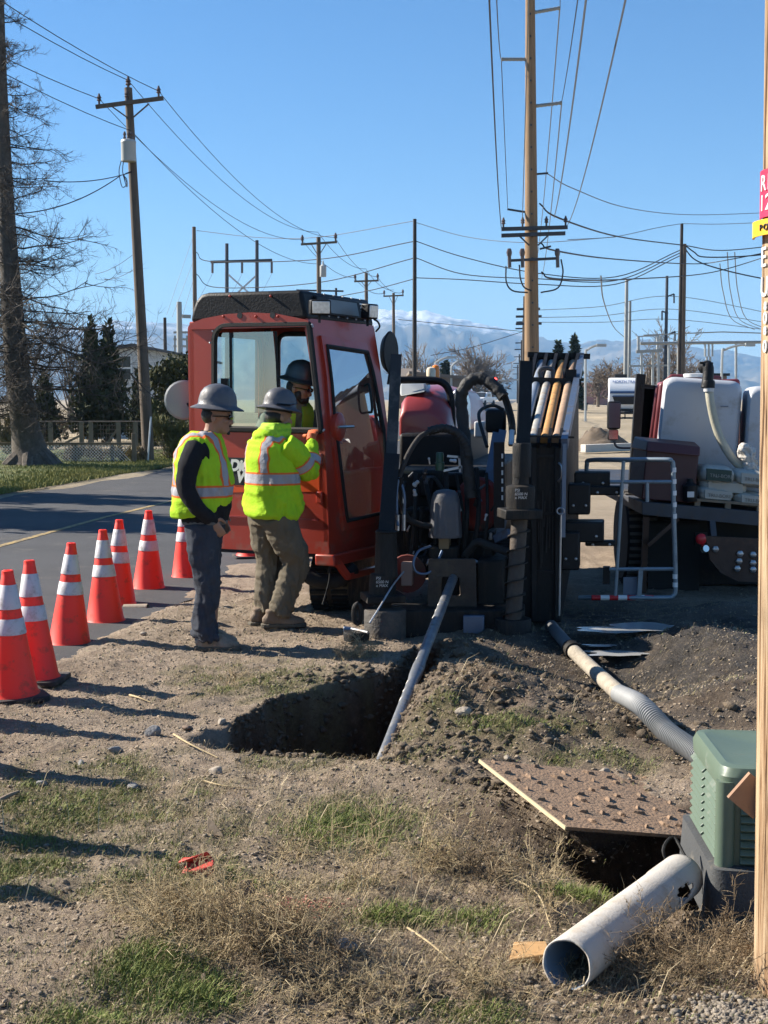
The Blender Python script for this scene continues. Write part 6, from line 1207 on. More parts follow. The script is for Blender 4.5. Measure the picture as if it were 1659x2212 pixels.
so = organic('sweatshirt', ss, sm, m2.t, .011, 2, .028, .12, 2, zfade=[(.8, 1.4), (1.0, 1.2), (1.2, .5), (1.5, .8)])
hd_ = MB(); m2.rings(hd_, [(1.405, -.03, .125, .130), (1.43, -.02, .135, .14), (1.47, .0, .13, .128), (1.51, .015, .118, .112), (1.55, .03, .108, .100)]); organic('hood', hd_, M['lime_tip'], so, .010, 3, .02, .06, 4, (1, 1, 1.6))
def sleeve(fig, pts, rad, parent, cuffs, seed):
    mb = MB(); fig.limb(mb, pts, rad, 16); o = organic('sleeve', mb, hivis('sleeve_cloth', []), parent, .011, 3, .014, .08, seed, (1, 1, 1))
    path = bez([fig.p(*q) for q in pts], 5 * (len(pts) - 1)); rr = np.interp(np.linspace(0, len(pts) - 1, len(path)), range(len(pts)), rad)
    for f in cuffs:
        i = f * (len(path) - 1); a = int(i); c = path[a].lerp(path[a + 1], i - a); d = (path[a + 1] - path[max(a - 1, 0)]).normalized(); r = float(np.interp(i, range(len(path)), rr)) + .0075
        MB().tube([c - d * .040, c + d * .040], [r - .001, r - .001], 20).build('orange_edge', mat('orange_trim', ORG, .85), o); MB().tube([c - d * .028, c + d * .028], [r + .0025, r + .0025], 20).build('reflective_band', mat('silver_band', SILV, .5, 0, .15, 30), o)
    return o
sleeve(m2, [(-.02, .165, 1.40), (.085, .185, 1.31), (.225, .13, 1.185), (.285, .075, 1.27), (.345, .0, 1.405)], (.098, .094, .080, .068, .050), so, (.34, .73), 5)
sleeve(m2, [(-.02, -.165, 1.40), (.02, -.24, 1.26), (.05, -.265, 1.12), (.20, -.20, .99)], (.098, .09, .076, .05), so, (.4,), 6)
gv = MB(); wr = m2.p(.35, -.01, 1.415); m2.hand(gv, m2.p(.362, -.025, 1.445), m2.F * .55 - m2.R * .55 + Vector((0, 0, .35)), Vector((0, 0, 1)) - m2.R * .1, 1.15, 1.12, -1, .25); gv.tube([wr, m2.p(.366, -.03, 1.46)], [.040, .036], 14)
go = organic('glove', gv, M['glove'], m2.t, .0055, 2)
pt = MB(); m2.rings(pt, [(.78, -.02, .150, .190), (.88, -.015, .160, .200), (.95, -.01, .14, .18)])
m2.limb(pt, [(-.03, .095, .86), (.05, .115, .66), (.125, .105, .49), (.06, .075, .28), (.0, .06, .10)], (.142, .124, .102, .088, .082)); m2.limb(pt, [(-.02, -.095, .86), (.0, -.11, .66), (.025, -.11, .48), (-.01, -.10, .26), (-.03, -.09, .10)], (.142, .122, .098, .088, .082))
organic('trousers', pt, M['trousers'], m2.t, .010, 2, .019, .075, 6, zfade=[(0, 2.0), (.25, 1.4), (.5, 1.1), (.76, .8), (.84, .1)])
m2.shoe(.01, .06, 0, M['boot'], 'boot', .31, -.5, .052); m2.shoe(-.01, -.10, 0, M['boot'], 'boot', .31, -.2, .052)
m2.hat(M['hat_grey'], .05, .068, -.004, .97); hr = MB(); hr.ell(q2(-.03, 0, .0), (.084, .081, .066), 16, 10, m2.hr); organic('hair', hr, M['hair'], m2.t, .008, 3)
gl = MB(); gl.ell(q2(.105, .0, .115), (.03, .06, .022), 12, 8, m2.hr)
for y in (-1, 1): gl.tube([q2(.09, y * .07, .11), q2(.02, y * .122, .095), q2(-.08, y * .10, .09)], .008, 6)
gl.build('goggles', M['shades'], m2.t)
# ---------------------------------------------------------------- the operator leaning in the cab
m3 = Fig((-.775, 11.10, .56), (.55, -.83), 'operator leaning forward inside the cab, dark hard hat, glasses, grey hoodie and lime vest')
bd = MB(); q3 = m3.head(bd, .13, -.03, 1.275, .20, .62); m3.rings(bd, [(.55, -.10, .11, .15), (.75, -.08, .12, .16), (.98, -.0, .12, .17), (1.09, .03, .09, .15), (1.16, .06, .06, .075)]); m3.limb(bd, [(.06, -.01, 1.11), (.115, -.03, 1.2)], (.06, .056))
for sg in (1, -1):
    m3.limb(bd, [(-.1, .09 * sg, .62), (.16, .11 * sg, .42), (-.02, .11 * sg, .09)], (.08, .055, .04)); m3.limb(bd, [(.03, .17 * sg, 1.06), (-.03, .21 * sg, .83), (.16, .17 * sg, .66)], (.05, .042, .03)); m3.hand(bd, m3.p(.16, .17 * sg, .66), m3.F - Vector((0, 0, .3)), Vector((0, 0, 1)), .7, .95, -sg)
organic('body', bd, M['skin'], m3.t, .007, 3)
hg = MB(); m3.rings(hg, [(.55, -.10, .14, .18), (.75, -.08, .155, .19), (.98, -.005, .15, .2), (1.08, .045, .12, .18), (1.13, .06, .10, .12), (1.18, .08, .085, .085)])
hg.ell(m3.p(.05, 0, 1.13), (.10, .12, .06), 16, 8, m3.frame())
for sg in (1, -1): m3.limb(hg, [(.025, .15 * sg, 1.075), (.0, .21 * sg, .97), (-.035, .225 * sg, .83), (.05, .2 * sg, .74), (.15, .175 * sg, .665)], (.078, .074, .062, .054, .046))
ho = organic('hoodie', hg, M['hoodie_grey'], m3.t, .012, 3, .02, .09, 2)
vf = MB()
for y0, y1 in ((.035, .15), (-.15, -.035)):
    rows = [(.58, .075, 0), (.75, .098, 0), (.95, .158, .0), (1.06, .182, .0), (1.12, .165, .0), (1.165, .10, 0)]; rows = [(u, f + .012) for u, f, _ in rows]
    vf.loft([[m3.p(f - .02 - abs(y) * .25, y, u) for y in (y0, (y0 + y1) / 2, y1)] + [m3.p(f - abs(y) * .25, y, u) for y in (y1, (y0 + y1) / 2, y0)] for u, f in rows])
vf.build('vest_front', M['lime_tip'], ho, ang=60)
tr = MB(); m3.rings(tr, [(.5, -.1, .13, .16), (.66, -.1, .13, .165)])
for sg in (1, -1): m3.limb(tr, [(-.1, .09 * sg, .6), (.05, .11 * sg, .52), (.17, .115 * sg, .41), (.08, .11 * sg, .25), (-.01, .11 * sg, .08)], (.11, .1, .085, .075, .07))
organic('trousers', tr, M['jeans'], m3.t, .014, 3, .02, .09, 2); m3.shoe(.02, .11, 0, M['boot'], 'boot', .3); m3.shoe(.02, -.11, 0, M['boot'], 'boot', .3)
m3.hat(M['hat_dark'], .03, .070); hr = MB(); hr.ell(q3(-.032, 0, .006), (.084, .081, .07), 16, 10, m3.hr); organic('hair', hr, M['hair'], m3.t, .008, 3)
be = MB(); be.ell(q3(.052, 0, -.085), (.046, .050, .036), 14, 8, m3.hr).ell(q3(.02, .05, -.05), (.035, .02, .045), 10, 8, m3.hr).ell(q3(.02, -.05, -.05), (.035, .02, .045), 10, 8, m3.hr).ell(q3(.093, 0, -.058), (.008, .026, .006), 10, 6, m3.hr); organic('beard', be, M['hair'], m3.t, .006, 2)
gl = MB()
for y in (-.033, .033): gl.ell(q3(.096, y, .002), (.006, .027, .017), 12, 8, m3.hr)
for y in (-1, 1): gl.tube([q3(.09, y * .058, .006), q3(.04, y * .080, .008), q3(-.02, y * .084, .004)], .004, 6)
gl.bar(q3(.10, -.012, .004), q3(.10, .012, .004), .005); gl.build('sunglasses', M['shades'], m3.t)
MB().bar(m3.p(-.06, .14, 1.15), m3.p(-.05, .14, 1.24), .03, .02).build('radio', M['soot'], m3.t)
# ================================================================== CONES, TRUCK AND LOAD, BOARD, PIPES, BOX, NEAR POLE
M['cone'] = mat('cone_orange', lin(250, 50, 30), .55, 0, .08, 6, dirt=(.30, .07, .04), dirt_amt=.25, dscale=9); M['collar'] = mat('reflective_collar', (.52, .505, .52), .5, 0, .06, 9, dirt=(.30, .28, .26), dirt_amt=.42, dscale=14); M['cone_base'] = mat('cone_black_base', (.02, .018, .018), .8, 0, .3, 9, dirt=(.12, .09, .07), dirt_amt=.4)
HC = .755
def make_cone(px, py, label):
    t = thing('traffic_cone', GT(px, py), label, 'traffic cone', 'orange traffic cones along the road edge'); o = Vector(t.location); S = lambda z: .148 - (.148 - .030) * (z - .035) / (HC - .035)
    MB().lathe([(S(.035) + .012, .030), (S(.05), .05), (S(.25), .25), (S(.45), .45), (S(HC - .03), HC - .03), (S(HC) + .004, HC - .028), (S(HC) + .003, HC - .004), (S(HC) - .004, HC), (.018, HC), (.018, HC - .03)], o, n=36).build('body', M['cone'], t, ang=50)
    for a, b in ((.385, .478), (.532, .672)): MB().lathe([(S(a) + .002, a), (S(a) + .0045, a + .002), (S(b) + .0045, b - .002), (S(b) + .002, b)], o, n=36, cap=False).build('reflective_collar', M['collar'], t, ang=50)
    bs = MB(); pl = rquad([(-.185, -.185), (.185, -.185), (.185, .185), (-.185, .185)], .055, 5); bs.prism([(o.x + q.x, o.y + q.y, o.z) for q in pl], (0, 0, .030)); bs.build('base', M['cone_base'], t, bevel=.006); t.rotation_euler = (0, 0, .5); return t
cone0 = make_cone(150, 1397, 'cone standing by itself, third from the left edge, scuffed white collars')
for k, (px, py, lab) in enumerate(((27, 1508, 'cone nearest the camera, cut by the left edge of the photo'), (75, 1473, 'cone half hidden behind the nearest one'), (228, 1349, 'cone in front of the broken pipe piece, with a smooth red lower body'), (256, 1312, 'cone mostly hidden behind another, beside the broken pipe piece'), (321, 1277, 'cone standing alone on asphalt left of the man with hands in pockets'), (404, 1252, 'cone partly hidden behind the jeans of the man in profile'), (541, 1204, 'farthest cone, only its foot showing below the cab between the two men'))):
    q = GT(px, py); c = dup(cone0, q, .5 + [.4, 1.1, .2, .9, .5, 1.3, .1][k], lab); c.rotation_euler = ([.02, -.03, .01, .03, -.02, .02, 0][k], [-.02, .02, .03, -.03, .01, -.02, 0][k], .5 + k)
for k, (x, y) in enumerate(((-2.38, 7.3), (-2.14, 6.42), (-1.92, 5.46), (-2.16, 4.95))): dup(cone0, (x, y, HZ(x, y)), .3 * k, ('farthest', 'third', 'second', 'nearest')[k] + ' of the cones outside the left edge, throwing a shadow on the dirt')
cone0.rotation_euler = (.02, .03, .8)
# ---- flatbed truck
M['rust'] = mat('rusty_brown_steel', (.085, .050, .036), .8, .2, .3, 7, .3, 40, dirt=(.15, .085, .055), dirt_amt=.3); M['deck_steel'] = mat('dark_blue_deck_steel', (.055, .06, .072), .6, .3, .2, 6, .1, 40, dirt=(.11, .085, .06), dirt_amt=.25)
YK = 12.0; tk_ = thing('flatbed_truck', Vector((P(1500, 1200, YK).x, YK, 0)), 'dark rusty flatbed truck at right with a mesh rack and round red tail light', 'truck')
MB().hexa([P(1387, 1112, 12), P(1720, 1144, 12), P(1720, 1140, 12) + Vector((.2, 5, .25)), P(1387, 1106, 12) + Vector((-.12, 5, .12)), P(1387, 1084, 12), P(1720, 1112, 12), P(1720, 1112, 12) + Vector((.2, 5, .02)), P(1387, 1084, 12) + Vector((-.12, 5, .02))]).build('deck', M['deck_steel'], tk_, bevel=.012)
MB().hexa([P(1386, 1110, 12.02), P(1387, 1110, 12.02) + Vector((.05, 0, 0)), P(1353, 1075, 13.9) + Vector((.05, 0, 0)), P(1353, 1075, 13.9), P(1386, 1084, 12.02), P(1387, 1084, 12.02) + Vector((.05, 0, 0)), P(1353, 1056, 13.9) + Vector((.05, 0, 0)), P(1353, 1056, 13.9)]).build('side_rail', M['rust'], tk_)
PBd = lambda mb, x0, y0, x1, y1, Y, d: mb.hexa([P(x0, y1, Y), P(x1, y1, Y), P(x1, y1, Y) + Vector((.2 * d, d, 0)), P(x0, y1, Y) + Vector((.2 * d, d, 0)), P(x0, y0, Y), P(x1, y0, Y), P(x1, y0, Y) + Vector((.2 * d, d, 0)), P(x0, y0, Y) + Vector((.2 * d, d, 0))])
hr_ = MB().bar(P(1366, 1062, 14), P(1384, 808, 14), .06, .09).build('rack_post', M['soot'], tk_); MB().bar(P(1366, 1050, 14.1), P(1374, 952, 14.1), .17, .06).build('rack_post', M['rust'], tk_)
ms_ = MB(); cs = [P(1386, 832, 14), P(1424, 836, 14), P(1416, 952, 14), P(1374, 948, 14)]
for k in range(-30, 22):
    for sg in (1, -1):
        pts = []
        for j in range(2):
            v = j; u = (k / 22 + (v * .9 if sg > 0 else .9 - v * .9 )); pts.append((u, v))
        (u0, v0), (u1, v1) = pts; 
        t0, t1 = 0.0, 1.0; du = u1 - u0
        if du > 0: t0 = max(0, -u0 / du); t1 = min(1, (1 - u0) / du)
        else: t0 = max(0, (1 - u0) / du); t1 = min(1, -u0 / du)
        if t1 - t0 < .04: continue
        f = lambda t: (cs[0].lerp(cs[1], u0 + du * t)).lerp(cs[3].lerp(cs[2], u0 + du * t), v0 + (v1 - v0) * t); ms_.bar(f(t0), f(t1), .012)
ms_.build('rack_mesh', M['galv'], tk_, smooth=False, clean=False); MB().bar(P(1384, 834, 13.97), P(1426, 838, 13.97), .04).build('rack_rail', M['soot'], tk_)
cabk = MB(); PBd(cabk, 1445, 890, 1700, 1085, 15.2, 1.4); cabk.build('truck_cab', M['soot'], tk_, bevel=.08, seg=3)
mt = MB(); c = P(1326, 897, 15.2); mt.box(c, (.15, .06, .31)); mto = mt.build('side_mirror', M['soot'], tk_, bevel=.025, seg=3); MB().box(c - Vector((0, .033, 0)), (.125, .004, .275)).build('mirror_glass', mat('mirror_glass', (.16, .20, .21), .4, 1.0, .1, 3), mto); c2 = P(1324, 939, 15.2); MB().box(c2, (.12, .05, .12)).build('lower_mirror', M['soot'], mto, bevel=.02); MB().box(c2 - Vector((0, .028, 0)), (.1, .004, .1)).build('mirror_glass', M['chrome'], mto)
MB().tube(bez([P(1326, 952, 15.2), P(1332, 965, 15.2), P(1350, 968, 15.2), P(1392, 966, 15.2)], 14), .014, 6).build('mirror_arm', M['rust_pole'], tk_)
for px, r in ((1362, .06), (1382, .06)):
    c = P(px, 1192, 13.0); w = MB().lathe([(.2, -.1), (.40, -.1), (.43, -.07), (.435, 0), (.43, .07), (.40, .1), (.2, .1)], Vector((c.x, 13.0, .44)), (1, 0, 0), 36).build('wheel', M['rubber'], tk_, ang=25); tr_ = MB()
    for k in range(40): a = k * math.pi / 20; tr_.box(Vector((c.x, 13.0 + math.cos(a) * .438, .44 + math.sin(a) * .438)), (.17, .028, .02), Matrix.Rotation(a - math.pi / 2, 3, 'X'))
    tr_.build('tread', mat('dusty_tread', (.11, .10, .09), .95, 0, .2, 10), w)
MB().bar(P(1396, 1115, 12.05), P(1388, 1290, 12.3), .05).build('frame_leg', M['rust'], tk_); MB().bar(P(1400, 1178, 12.05), P(1465, 1120, 12.05), .035).build('frame_brace', M['rust'], tk_); fl = MB(); PBd(fl, 1400, 1130, 1510, 1290, 12.35, .03); fl.build('mud_flap', M['rubber'], tk_)
pn_ = MB().prism([P(1524, 1158, 11.95), P(1720, 1168, 11.95), P(1720, 1262, 11.95), P(1595, 1256, 11.95), P(1558, 1238, 11.95), P(1534, 1210, 11.95)], (0, .04, 0)).build('hitch_plate', M['rust'], tk_)
for a, b in ((1598, 1196), (1626, 1198), (1596, 1212), (1626, 1216), (1592, 1228), (1626, 1230), (1545, 1186)): MB().lathe([(.03, 0), (.03, .02), (.018, .028)], P(a, b, 11.95), (0, -1, 0), 6).build('bolt', M['steel'], pn_)
MB().bar(P(1536, 1120, 12.05), P(1540, 1160, 12.0), .09, .05).build('hanger', M['deck_steel'], tk_)
bx_ = MB(); PBd(bx_, 1400, 1125, 1720, 1262, 12.6, 3.5); bx_.build('chassis', M['soot'], tk_)
tl = MB().lathe([(.048, 0), (.048, .02), (.036, .034), (.01, .04)], P(1514, 1164, 11.98), (0, -1, 0), 20).build('tail_light', mat('red_tail_lens', (.55, .012, .02), .3), tk_); MB().box(P(1514, 1164, 12.0), (.11, .03, .11)).build('light_bracket', M['soot'], tl)
MB().lathe([(.02, 0), (.04, .02), (.03, .06)], P(1518, 1186, 11.95), (.3, -1, .2), 12).build('coupler', M['chrome'], tk_); axl = MB().tube([P(1460, 1262, 12.9), P(1720, 1262, 12.9)], .09, 14).build('axle', M['rust'], tk_); MB().ell(P(1600, 1272, 12.9), (.26, .2, .17), 20, 12).build('differential', M['soot'], axl)
# tanks
M['tank'] = mat('white_tank_plastic', (.44, .46, .49), .5, 0, .07, 3, .02, 20, dirt=(.33, .31, .28), dirt_amt=.28, dscale=3, spec=.4)
def tank(name, label, tl, tr, br, bl, Y, dep, m, rad=.10):
    t = thing(name, (P((bl[0] + br[0]) / 2, bl[1], Y).x, Y, P(bl[0], bl[1], Y).z), label, 'tank'); rows = []
    loop = rquad([tuple(q) for q in (bl, br, tr, tl)], [4, 4, 26, 26], 6)
    for k, (f, s) in enumerate(((0, .90), (.02, .95), (.06, .99), (.14, 1.0), (1.0, 1.0), (1.05, .95))):
        cx, cy = (bl[0] + br[0]) / 2, (bl[1] + tl[1]) / 2; rows.append([P(cx + (q.x - cx) * s, cy + (q.y - cy) * s, Y) + Vector((dep * f * .21, dep * f, 0)) for q in loop])
    MB().loft(rows).build('shell', m, t, ang=40); return t
tA = tank('poly_tank', 'white plastic tank on the flatbed with a pale hose down its face', (1434, 812), (1606, 824), (1586, 1090), (1406, 1076), 12.55, .95, M['tank'])
MB().lathe([(.10, 0), (.105, .03), (.09, .035)], P(1500, 815, 13.0) , n=20).build('lid', M['white_paint'], tA); MB().box(P(1565, 878, 12.54), (.07, .004, .012)).build('moulded_mark', mat('tank_mark', (.2, .22, .26), .6), tA)
tank('poly_tank', 'white tank at the far right, cut by the near wooden pole', (1617, 832), (1760, 842), (1745, 1100), (1602, 1090), 12.5, .95, M['tank'])
rt2 = thing('red_tank', (P(1420, 1000, 13.7).x, 13.7, P(1420, 1075, 13.7).z), 'dark red ribbed tank showing its edge left of the white tank', 'tank')
for k in range(3):
    d = .10 * k; MB().prism([P(1396 + 9 * k, 1000, 13.9 - d), P(1416 + 9 * k, 836 - 6 * k, 13.9 - d), P(1450, 812 - 2 * k, 13.9 - d), P(1560, 812, 13.9 - d), P(1560, 1000, 13.9 - d)], (0, .055, 0)).build('rib', mat('tank_maroon', (.15, .03, .035), .4), rt2, bevel=.02)
MB().prism([P(1425, 1000, 13.72), P(1440, 824, 13.72), P(1600, 818, 13.72), P(1600, 1000, 13.72)], (0, .5, 0)).build('shell', M['deep_red'], rt2, bevel=.03)
hs_ = thing('tank_hose', P(1620, 1010, 12.2), 'pale suction hose curving from a black elbow down the white tank', 'hose')
MB().tube(bez([P(1531, 836, 12.38), P(1535, 870, 12.36), P(1545, 915, 12.36), P(1560, 955, 12.34), P(1588, 997, 12.3), P(1625, 1020, 12.25)], 34), .038, 14).build('tube', mat('tan_hose', (.42, .40, .31), .5, 0, .12, 8, .2, 60), hs_)
MB().tube(bez([P(1526, 838, 12.38), P(1530, 806, 12.4), P(1528, 790, 12.42), P(1518, 796, 12.5)], 12), .05, 14).build('elbow', M['soot'], hs_, ang=60); MB().lathe([(.058, 0), (.06, .05), (.052, .07)], P(1530, 838, 12.38), n=16).build('coupling', M['soot'], hs_); MB().lathe([(.046, 0), (.048, .03), (.04, .035)], P(1531, 846, 12.37), n=16).build('clamp', M['white_paint'], hs_); MB().bar(P(1512, 784, 12.4), P(1540, 785, 12.4), .02).build('valve_handle', M['soot'], hs_)
# maroon tool box, jugs, pallet, bags
tb_ = thing('tool_box', P(1440, 1080, 12.1), 'maroon steel tool box with a sloping lid standing on the flatbed corner', 'tool box')
MB().hexa([P(1386, 1078, 12.1), P(1500, 1088, 12.1), P(1500, 1088, 12.1) + Vector((.05, .42, 0)), P(1378, 1072, 12.1) + Vector((-.02, .42, 0)), P(1397, 972, 12.1), P(1510, 984, 12.1), P(1510, 984, 12.1) + Vector((.05, .42, 0)), P(1392, 968, 12.1) + Vector((-.02, .42, 0))]).build('body', mat('maroon_paint', (.055, .015, .018), .5, 0, .15, 6, dirt=(.06, .035, .03), dirt_amt=.25), tb_, bevel=.01)
MB().hexa([P(1396, 975, 12.06), P(1512, 986, 12.06), P(1514, 986, 12.06) + Vector((.05, .48, 0)), P(1388, 972, 12.06) + Vector((-.02, .48, 0)), P(1399, 953, 12.1), P(1513, 965, 12.1), P(1513, 963, 12.1) + Vector((.05, .42, .02)), P(1394, 950, 12.1) + Vector((-.02, .42, .02))]).build('lid', mat('maroon_lid', (.075, .021, .023), .5, 0, .15, 6), tb_, bevel=.012)
jg = thing('black_jug', P(1490, 1083, 11.95), 'small black jug with a pale label at the right foot of the tool box', 'jug'); MB().lathe([(.06, 0), (.065, .02), (.065, .14), (.03, .17), (.025, .2)], P(1490, 1083, 12.03), n=16).build('body', M['soot'], jg); MB().box(P(1492, 1068, 11.965), (.06, .012, .05)).build('label_patch', M['galv'], jg)
pa = thing('wooden_pallet', P(1570, 1098, 12.2), 'wooden pallet under the stacked bags on the flatbed', 'pallet'); M['pallet'] = mat('pallet_wood', (.20, .16, .115), .9, 0, .2, 6, .2, 40)
MB().hexa([P(1500, 1082, 12.03), P(1720, 1100, 12.03), P(1720, 1100, 12.03) + Vector((0, .6, 0)), P(1500, 1082, 12.03) + Vector((0, .6, 0)), P(1500, 1077, 12.03), P(1720, 1094, 12.03), P(1720, 1094, 12.03) + Vector((0, .6, 0)), P(1500, 1077, 12.03) + Vector((0, .6, 0))]).build('deck_board', M['pallet'], pa)
for px in (1506, 1572, 1640): MB().bar(P(px, 1080 + (px - 1500) * .082, 12.06), P(px - 1, 1105 + (px - 1500) * .082, 12.06), .04, .05).build('block', M['pallet'], pa)
M['sack'] = mat('paper_sack', (.42, .41, .36), .8, 0, .08, 9, .25, 30); M['sack_dark'] = mat('dark_green_print', (.035, .06, .045), .7); M['sack_print'] = mat('sack_print', (.28, .28, .25), .8); M['sack_ink'] = mat('sack_ink', (.20, .195, .17), .8)
def sack(x0, y0, x1, y1, Y, label, dark, seed, txt='TRU-BORE'):
    c = P((x0 + x1) / 2, (y0 + y1) / 2, Y + .2); t = thing('cement_bag', Vector((c.x, c.y, P(x0, y1, Y).z)), label, 'bag', 'bags stacked on the pallet'); w = (x1 - x0) * PXM(Y) / 2; h = (y1 - y0) * PXM(Y) / 2; sl = -.085
    mb = MB(); n = 20; rows = []
    for i in range(13):
        f = -1 + 2 * i / 12; k = (1 - abs(f) ** 5) ** .5 if abs(f) < 1 else .12; rows.append([Vector((c.x + f * w, Y + .2 + math.copysign(abs(math.cos(a)) ** .55, math.cos(a)) * .2 * (.5 + .5 * k), c.z + sl * f * w + math.copysign(abs(math.sin(a)) ** .7, math.sin(a)) * h * (.25 + .75 * k))) for a in [2 * math.pi * j / n for j in range(n)]])
    mb.loft(rows); o = organic('sack', mb, M['sack'], t, .010, 2, .018, .09, seed)
    pf = MB().hexa([Vector((c.x + a * w, Y - .008 + d, c.z + sl * a * w + b * h)) for b in (-.62, .62) for a, d in ((-.72, 0), (.72, 0), (.72, .03), (-.72, .03))]).build('print_panel', M['sack_dark'] if dark else M['sack'], t); text_mesh('lettering', txt, .044, (c.x - .55 * w, Y - .010, c.z - .02 + sl * -.55 * w), (1, 0, sl), (0, 0, 1), M['sack_print'] if dark else M['sack_ink'], pf)
    return t
sack(1500, 1051, 1577, 1081, 12.05, 'bottom left bag of the stack, lying directly on the pallet', 0, 1); sack(1579, 1062, 1650, 1091, 12.05, 'bottom right bag of the stack, beside the near pole', 0, 2); sack(1503, 1033, 1607, 1066, 12.1, 'long middle bag between the upper and lower layers', 0, 3, ''); sack(1504, 1004, 1579, 1044, 12.05, 'top left bag with a dark green printed side', 1, 4); sack(1578, 1014, 1652, 1050, 12.05, 'top right bag with a brown printed side, beside the near pole', 0, 5)
cr = MB(); 
for a, b, r in ((1609, 975, .06), (1618, 985, .065), (1622, 1004, .06), (1628, 1018, .055)): cr.ell(P(a, b, 12.2), (r, r * .8, r * 1.2), 12, 8)
cb_ = thing('crumpled_bag', P(1622, 1022, 12.2), 'crumpled pale empty bag standing upright between the two white tanks', 'bag'); organic('paper', cr, mat('crumpled_paper', (.55, .52, .47), .8, 0, .15, 20, .5, 40, dirt=(.2, .17, .13), dirt_amt=.3, dscale=20), cb_, .010, 2, .03, .05, 3, (1, 1, 1))
# ---- studded board
M['board'] = mat('brown_board', (.24, .155, .095), .85, 0, .22, 5, .5, 60, dirt=(.13, .095, .065), dirt_amt=.42, dscale=4); M['board_edge'] = mat('pale_board_edge', (.50, .40, .24), .85, 0, .15, 20)
BA, BB = Vector((.434, 6.03, .135)), Vector((.728, 5.31, .055)); e1 = (BB - BA); L1 = e1.length; e1.normalize(); e2 = Vector((.90, .37, -.19)); e2 = (e2 - e1 * e2.dot(e1)).normalized(); e3 = e2.cross(e1).normalized(); e3 = e3 if e3.z > 0 else -e3; L2 = 1.30
bo_ = thing('ground_mat', (BA + BB) / 2, 'brown studded board with a pale edge lying over the trench by the green box', 'board'); BP = lambda a, b, c=0: BA + e1 * a * L1 + e2 * b * L2 + e3 * c
bm_ = MB(); bm_.hexa([BP(1, 0, -.014), BP(1, 1, -.014), BP(0, 1, -.014), BP(0, 0, -.014), BP(1, 0, 0), BP(1, 1, 0), BP(0, 1, 0), BP(0, 0, 0)]); bm_.build('sheet', M['board'], bo_)
MB().hexa([BP(1, -.006, -.0145), BP(1, .0, -.0145), BP(0, 0, -.0145), BP(0, -.006, -.0145), BP(1, -.006, .0005), BP(1, .0, .0005), BP(0, 0, .0005), BP(0, -.006, .0005)]).build('edge', M['board_edge'], bo_)
st_ = MB()
for i in range(7):
    for j in range(11):
        a = (i + .5 + .25 * (j % 2)) / 7.6; b = (j + .45) / 11; c = BP(a + random.uniform(-.03, .03), b + random.uniform(-.02, .02), 0); k = .55 + .7 * random.random(); d = e1 * math.cos(j + i * 2) + e2 * math.sin(j + i * 2); d2 = e3.cross(d)
        st_.add([c + d * .030 * k, c + d2 * .014 * k, c - d * .030 * k, c - d2 * .014 * k, c + d * .020 * k + e3 * .012, c + d2 * .008 * k + e3 * .012, c - d * .020 * k + e3 * .012, c - d2 * .008 * k + e3 * .012], [(0, 1, 5, 4), (1, 2, 6, 5), (2, 3, 7, 6), (3, 0, 4, 7), (4, 5, 6, 7)])
so_ = st_.build('studs', M['board'], bo_, bevel=.002); so_['kind'] = 'stuff'
# ---- white pipe in the foreground
w0, w1 = Vector((.545, 3.95, .066)), Vector((1.085, 4.86, .012)); M['pvc'] = mat('scuffed_white_pvc', (.45, .42, .375), .7, 0, .08, 7, .15, 120, dirt=(.34, .28, .21), dirt_amt=.36, dscale=8); M['pvc_in'] = mat('grey_blue_pipe_inside', (.16, .22, .30), .5, 0, .1, 6)
wp = thing('pvc_pipe', w0, 'short wide white plastic pipe in the weeds, holed near its far end', 'pipe'); ax = (w1 - w0).normalized(); x, y, z = basis(ax); R0 = .079; rows = 50; nn = 72; vs = []; fs = []; LW = (w1 - w0).length
gg = np.random.default_rng(4)
for i in range(rows + 1):
    for j in range(nn):
        t = 2 * math.pi * j / nn; bell = 1.0 + (.035 if i / rows > .80 else 0) + (.012 if abs(i / rows - .45) < .012 else 0); chip = (.003 * math.sin(t * 3 + 1) + .0015 * math.sin(t * 8)) if i == 0 else 0
        vs.append(w0 + ax * (LW * i / rows + chip) + (x * math.cos(t) + y * math.sin(t)) * R0 * bell)
cam_side = (Vector((0, 0, CAMZ)) - w1); cam_side = (cam_side - ax * cam_side.dot(ax)).normalized(); rt3 = ax.cross(cam_side); rt3 = rt3 if rt3.x > 0 else -rt3; hdir = (cam_side * .75 + rt3 * .66).normalized(); hc = w0 + ax * LW * .81 + hdir * R0
for i in range(rows):
    for j in range(nn):
        a = vs[i * nn + j]; e = a - hc; u = e.dot(ax); v = (e - ax * u).length
        if (u / .075) ** 2 + (v / .034) ** 2 < 1 + .35 * math.sin(i * 1.7 + j): continue
        fs.append((i * nn + j, i * nn + (j + 1) % nn, (i + 1) * nn + (j + 1) % nn, (i + 1) * nn + j))
wo_ = MB().add(vs, fs).build('wall', [M['pvc'], M['pvc_in']], wp, ang=60); so = wo_.modifiers.new('thickness', 'SOLIDIFY'); so.thickness = .006; so.offset = -1; so.material_offset = 1
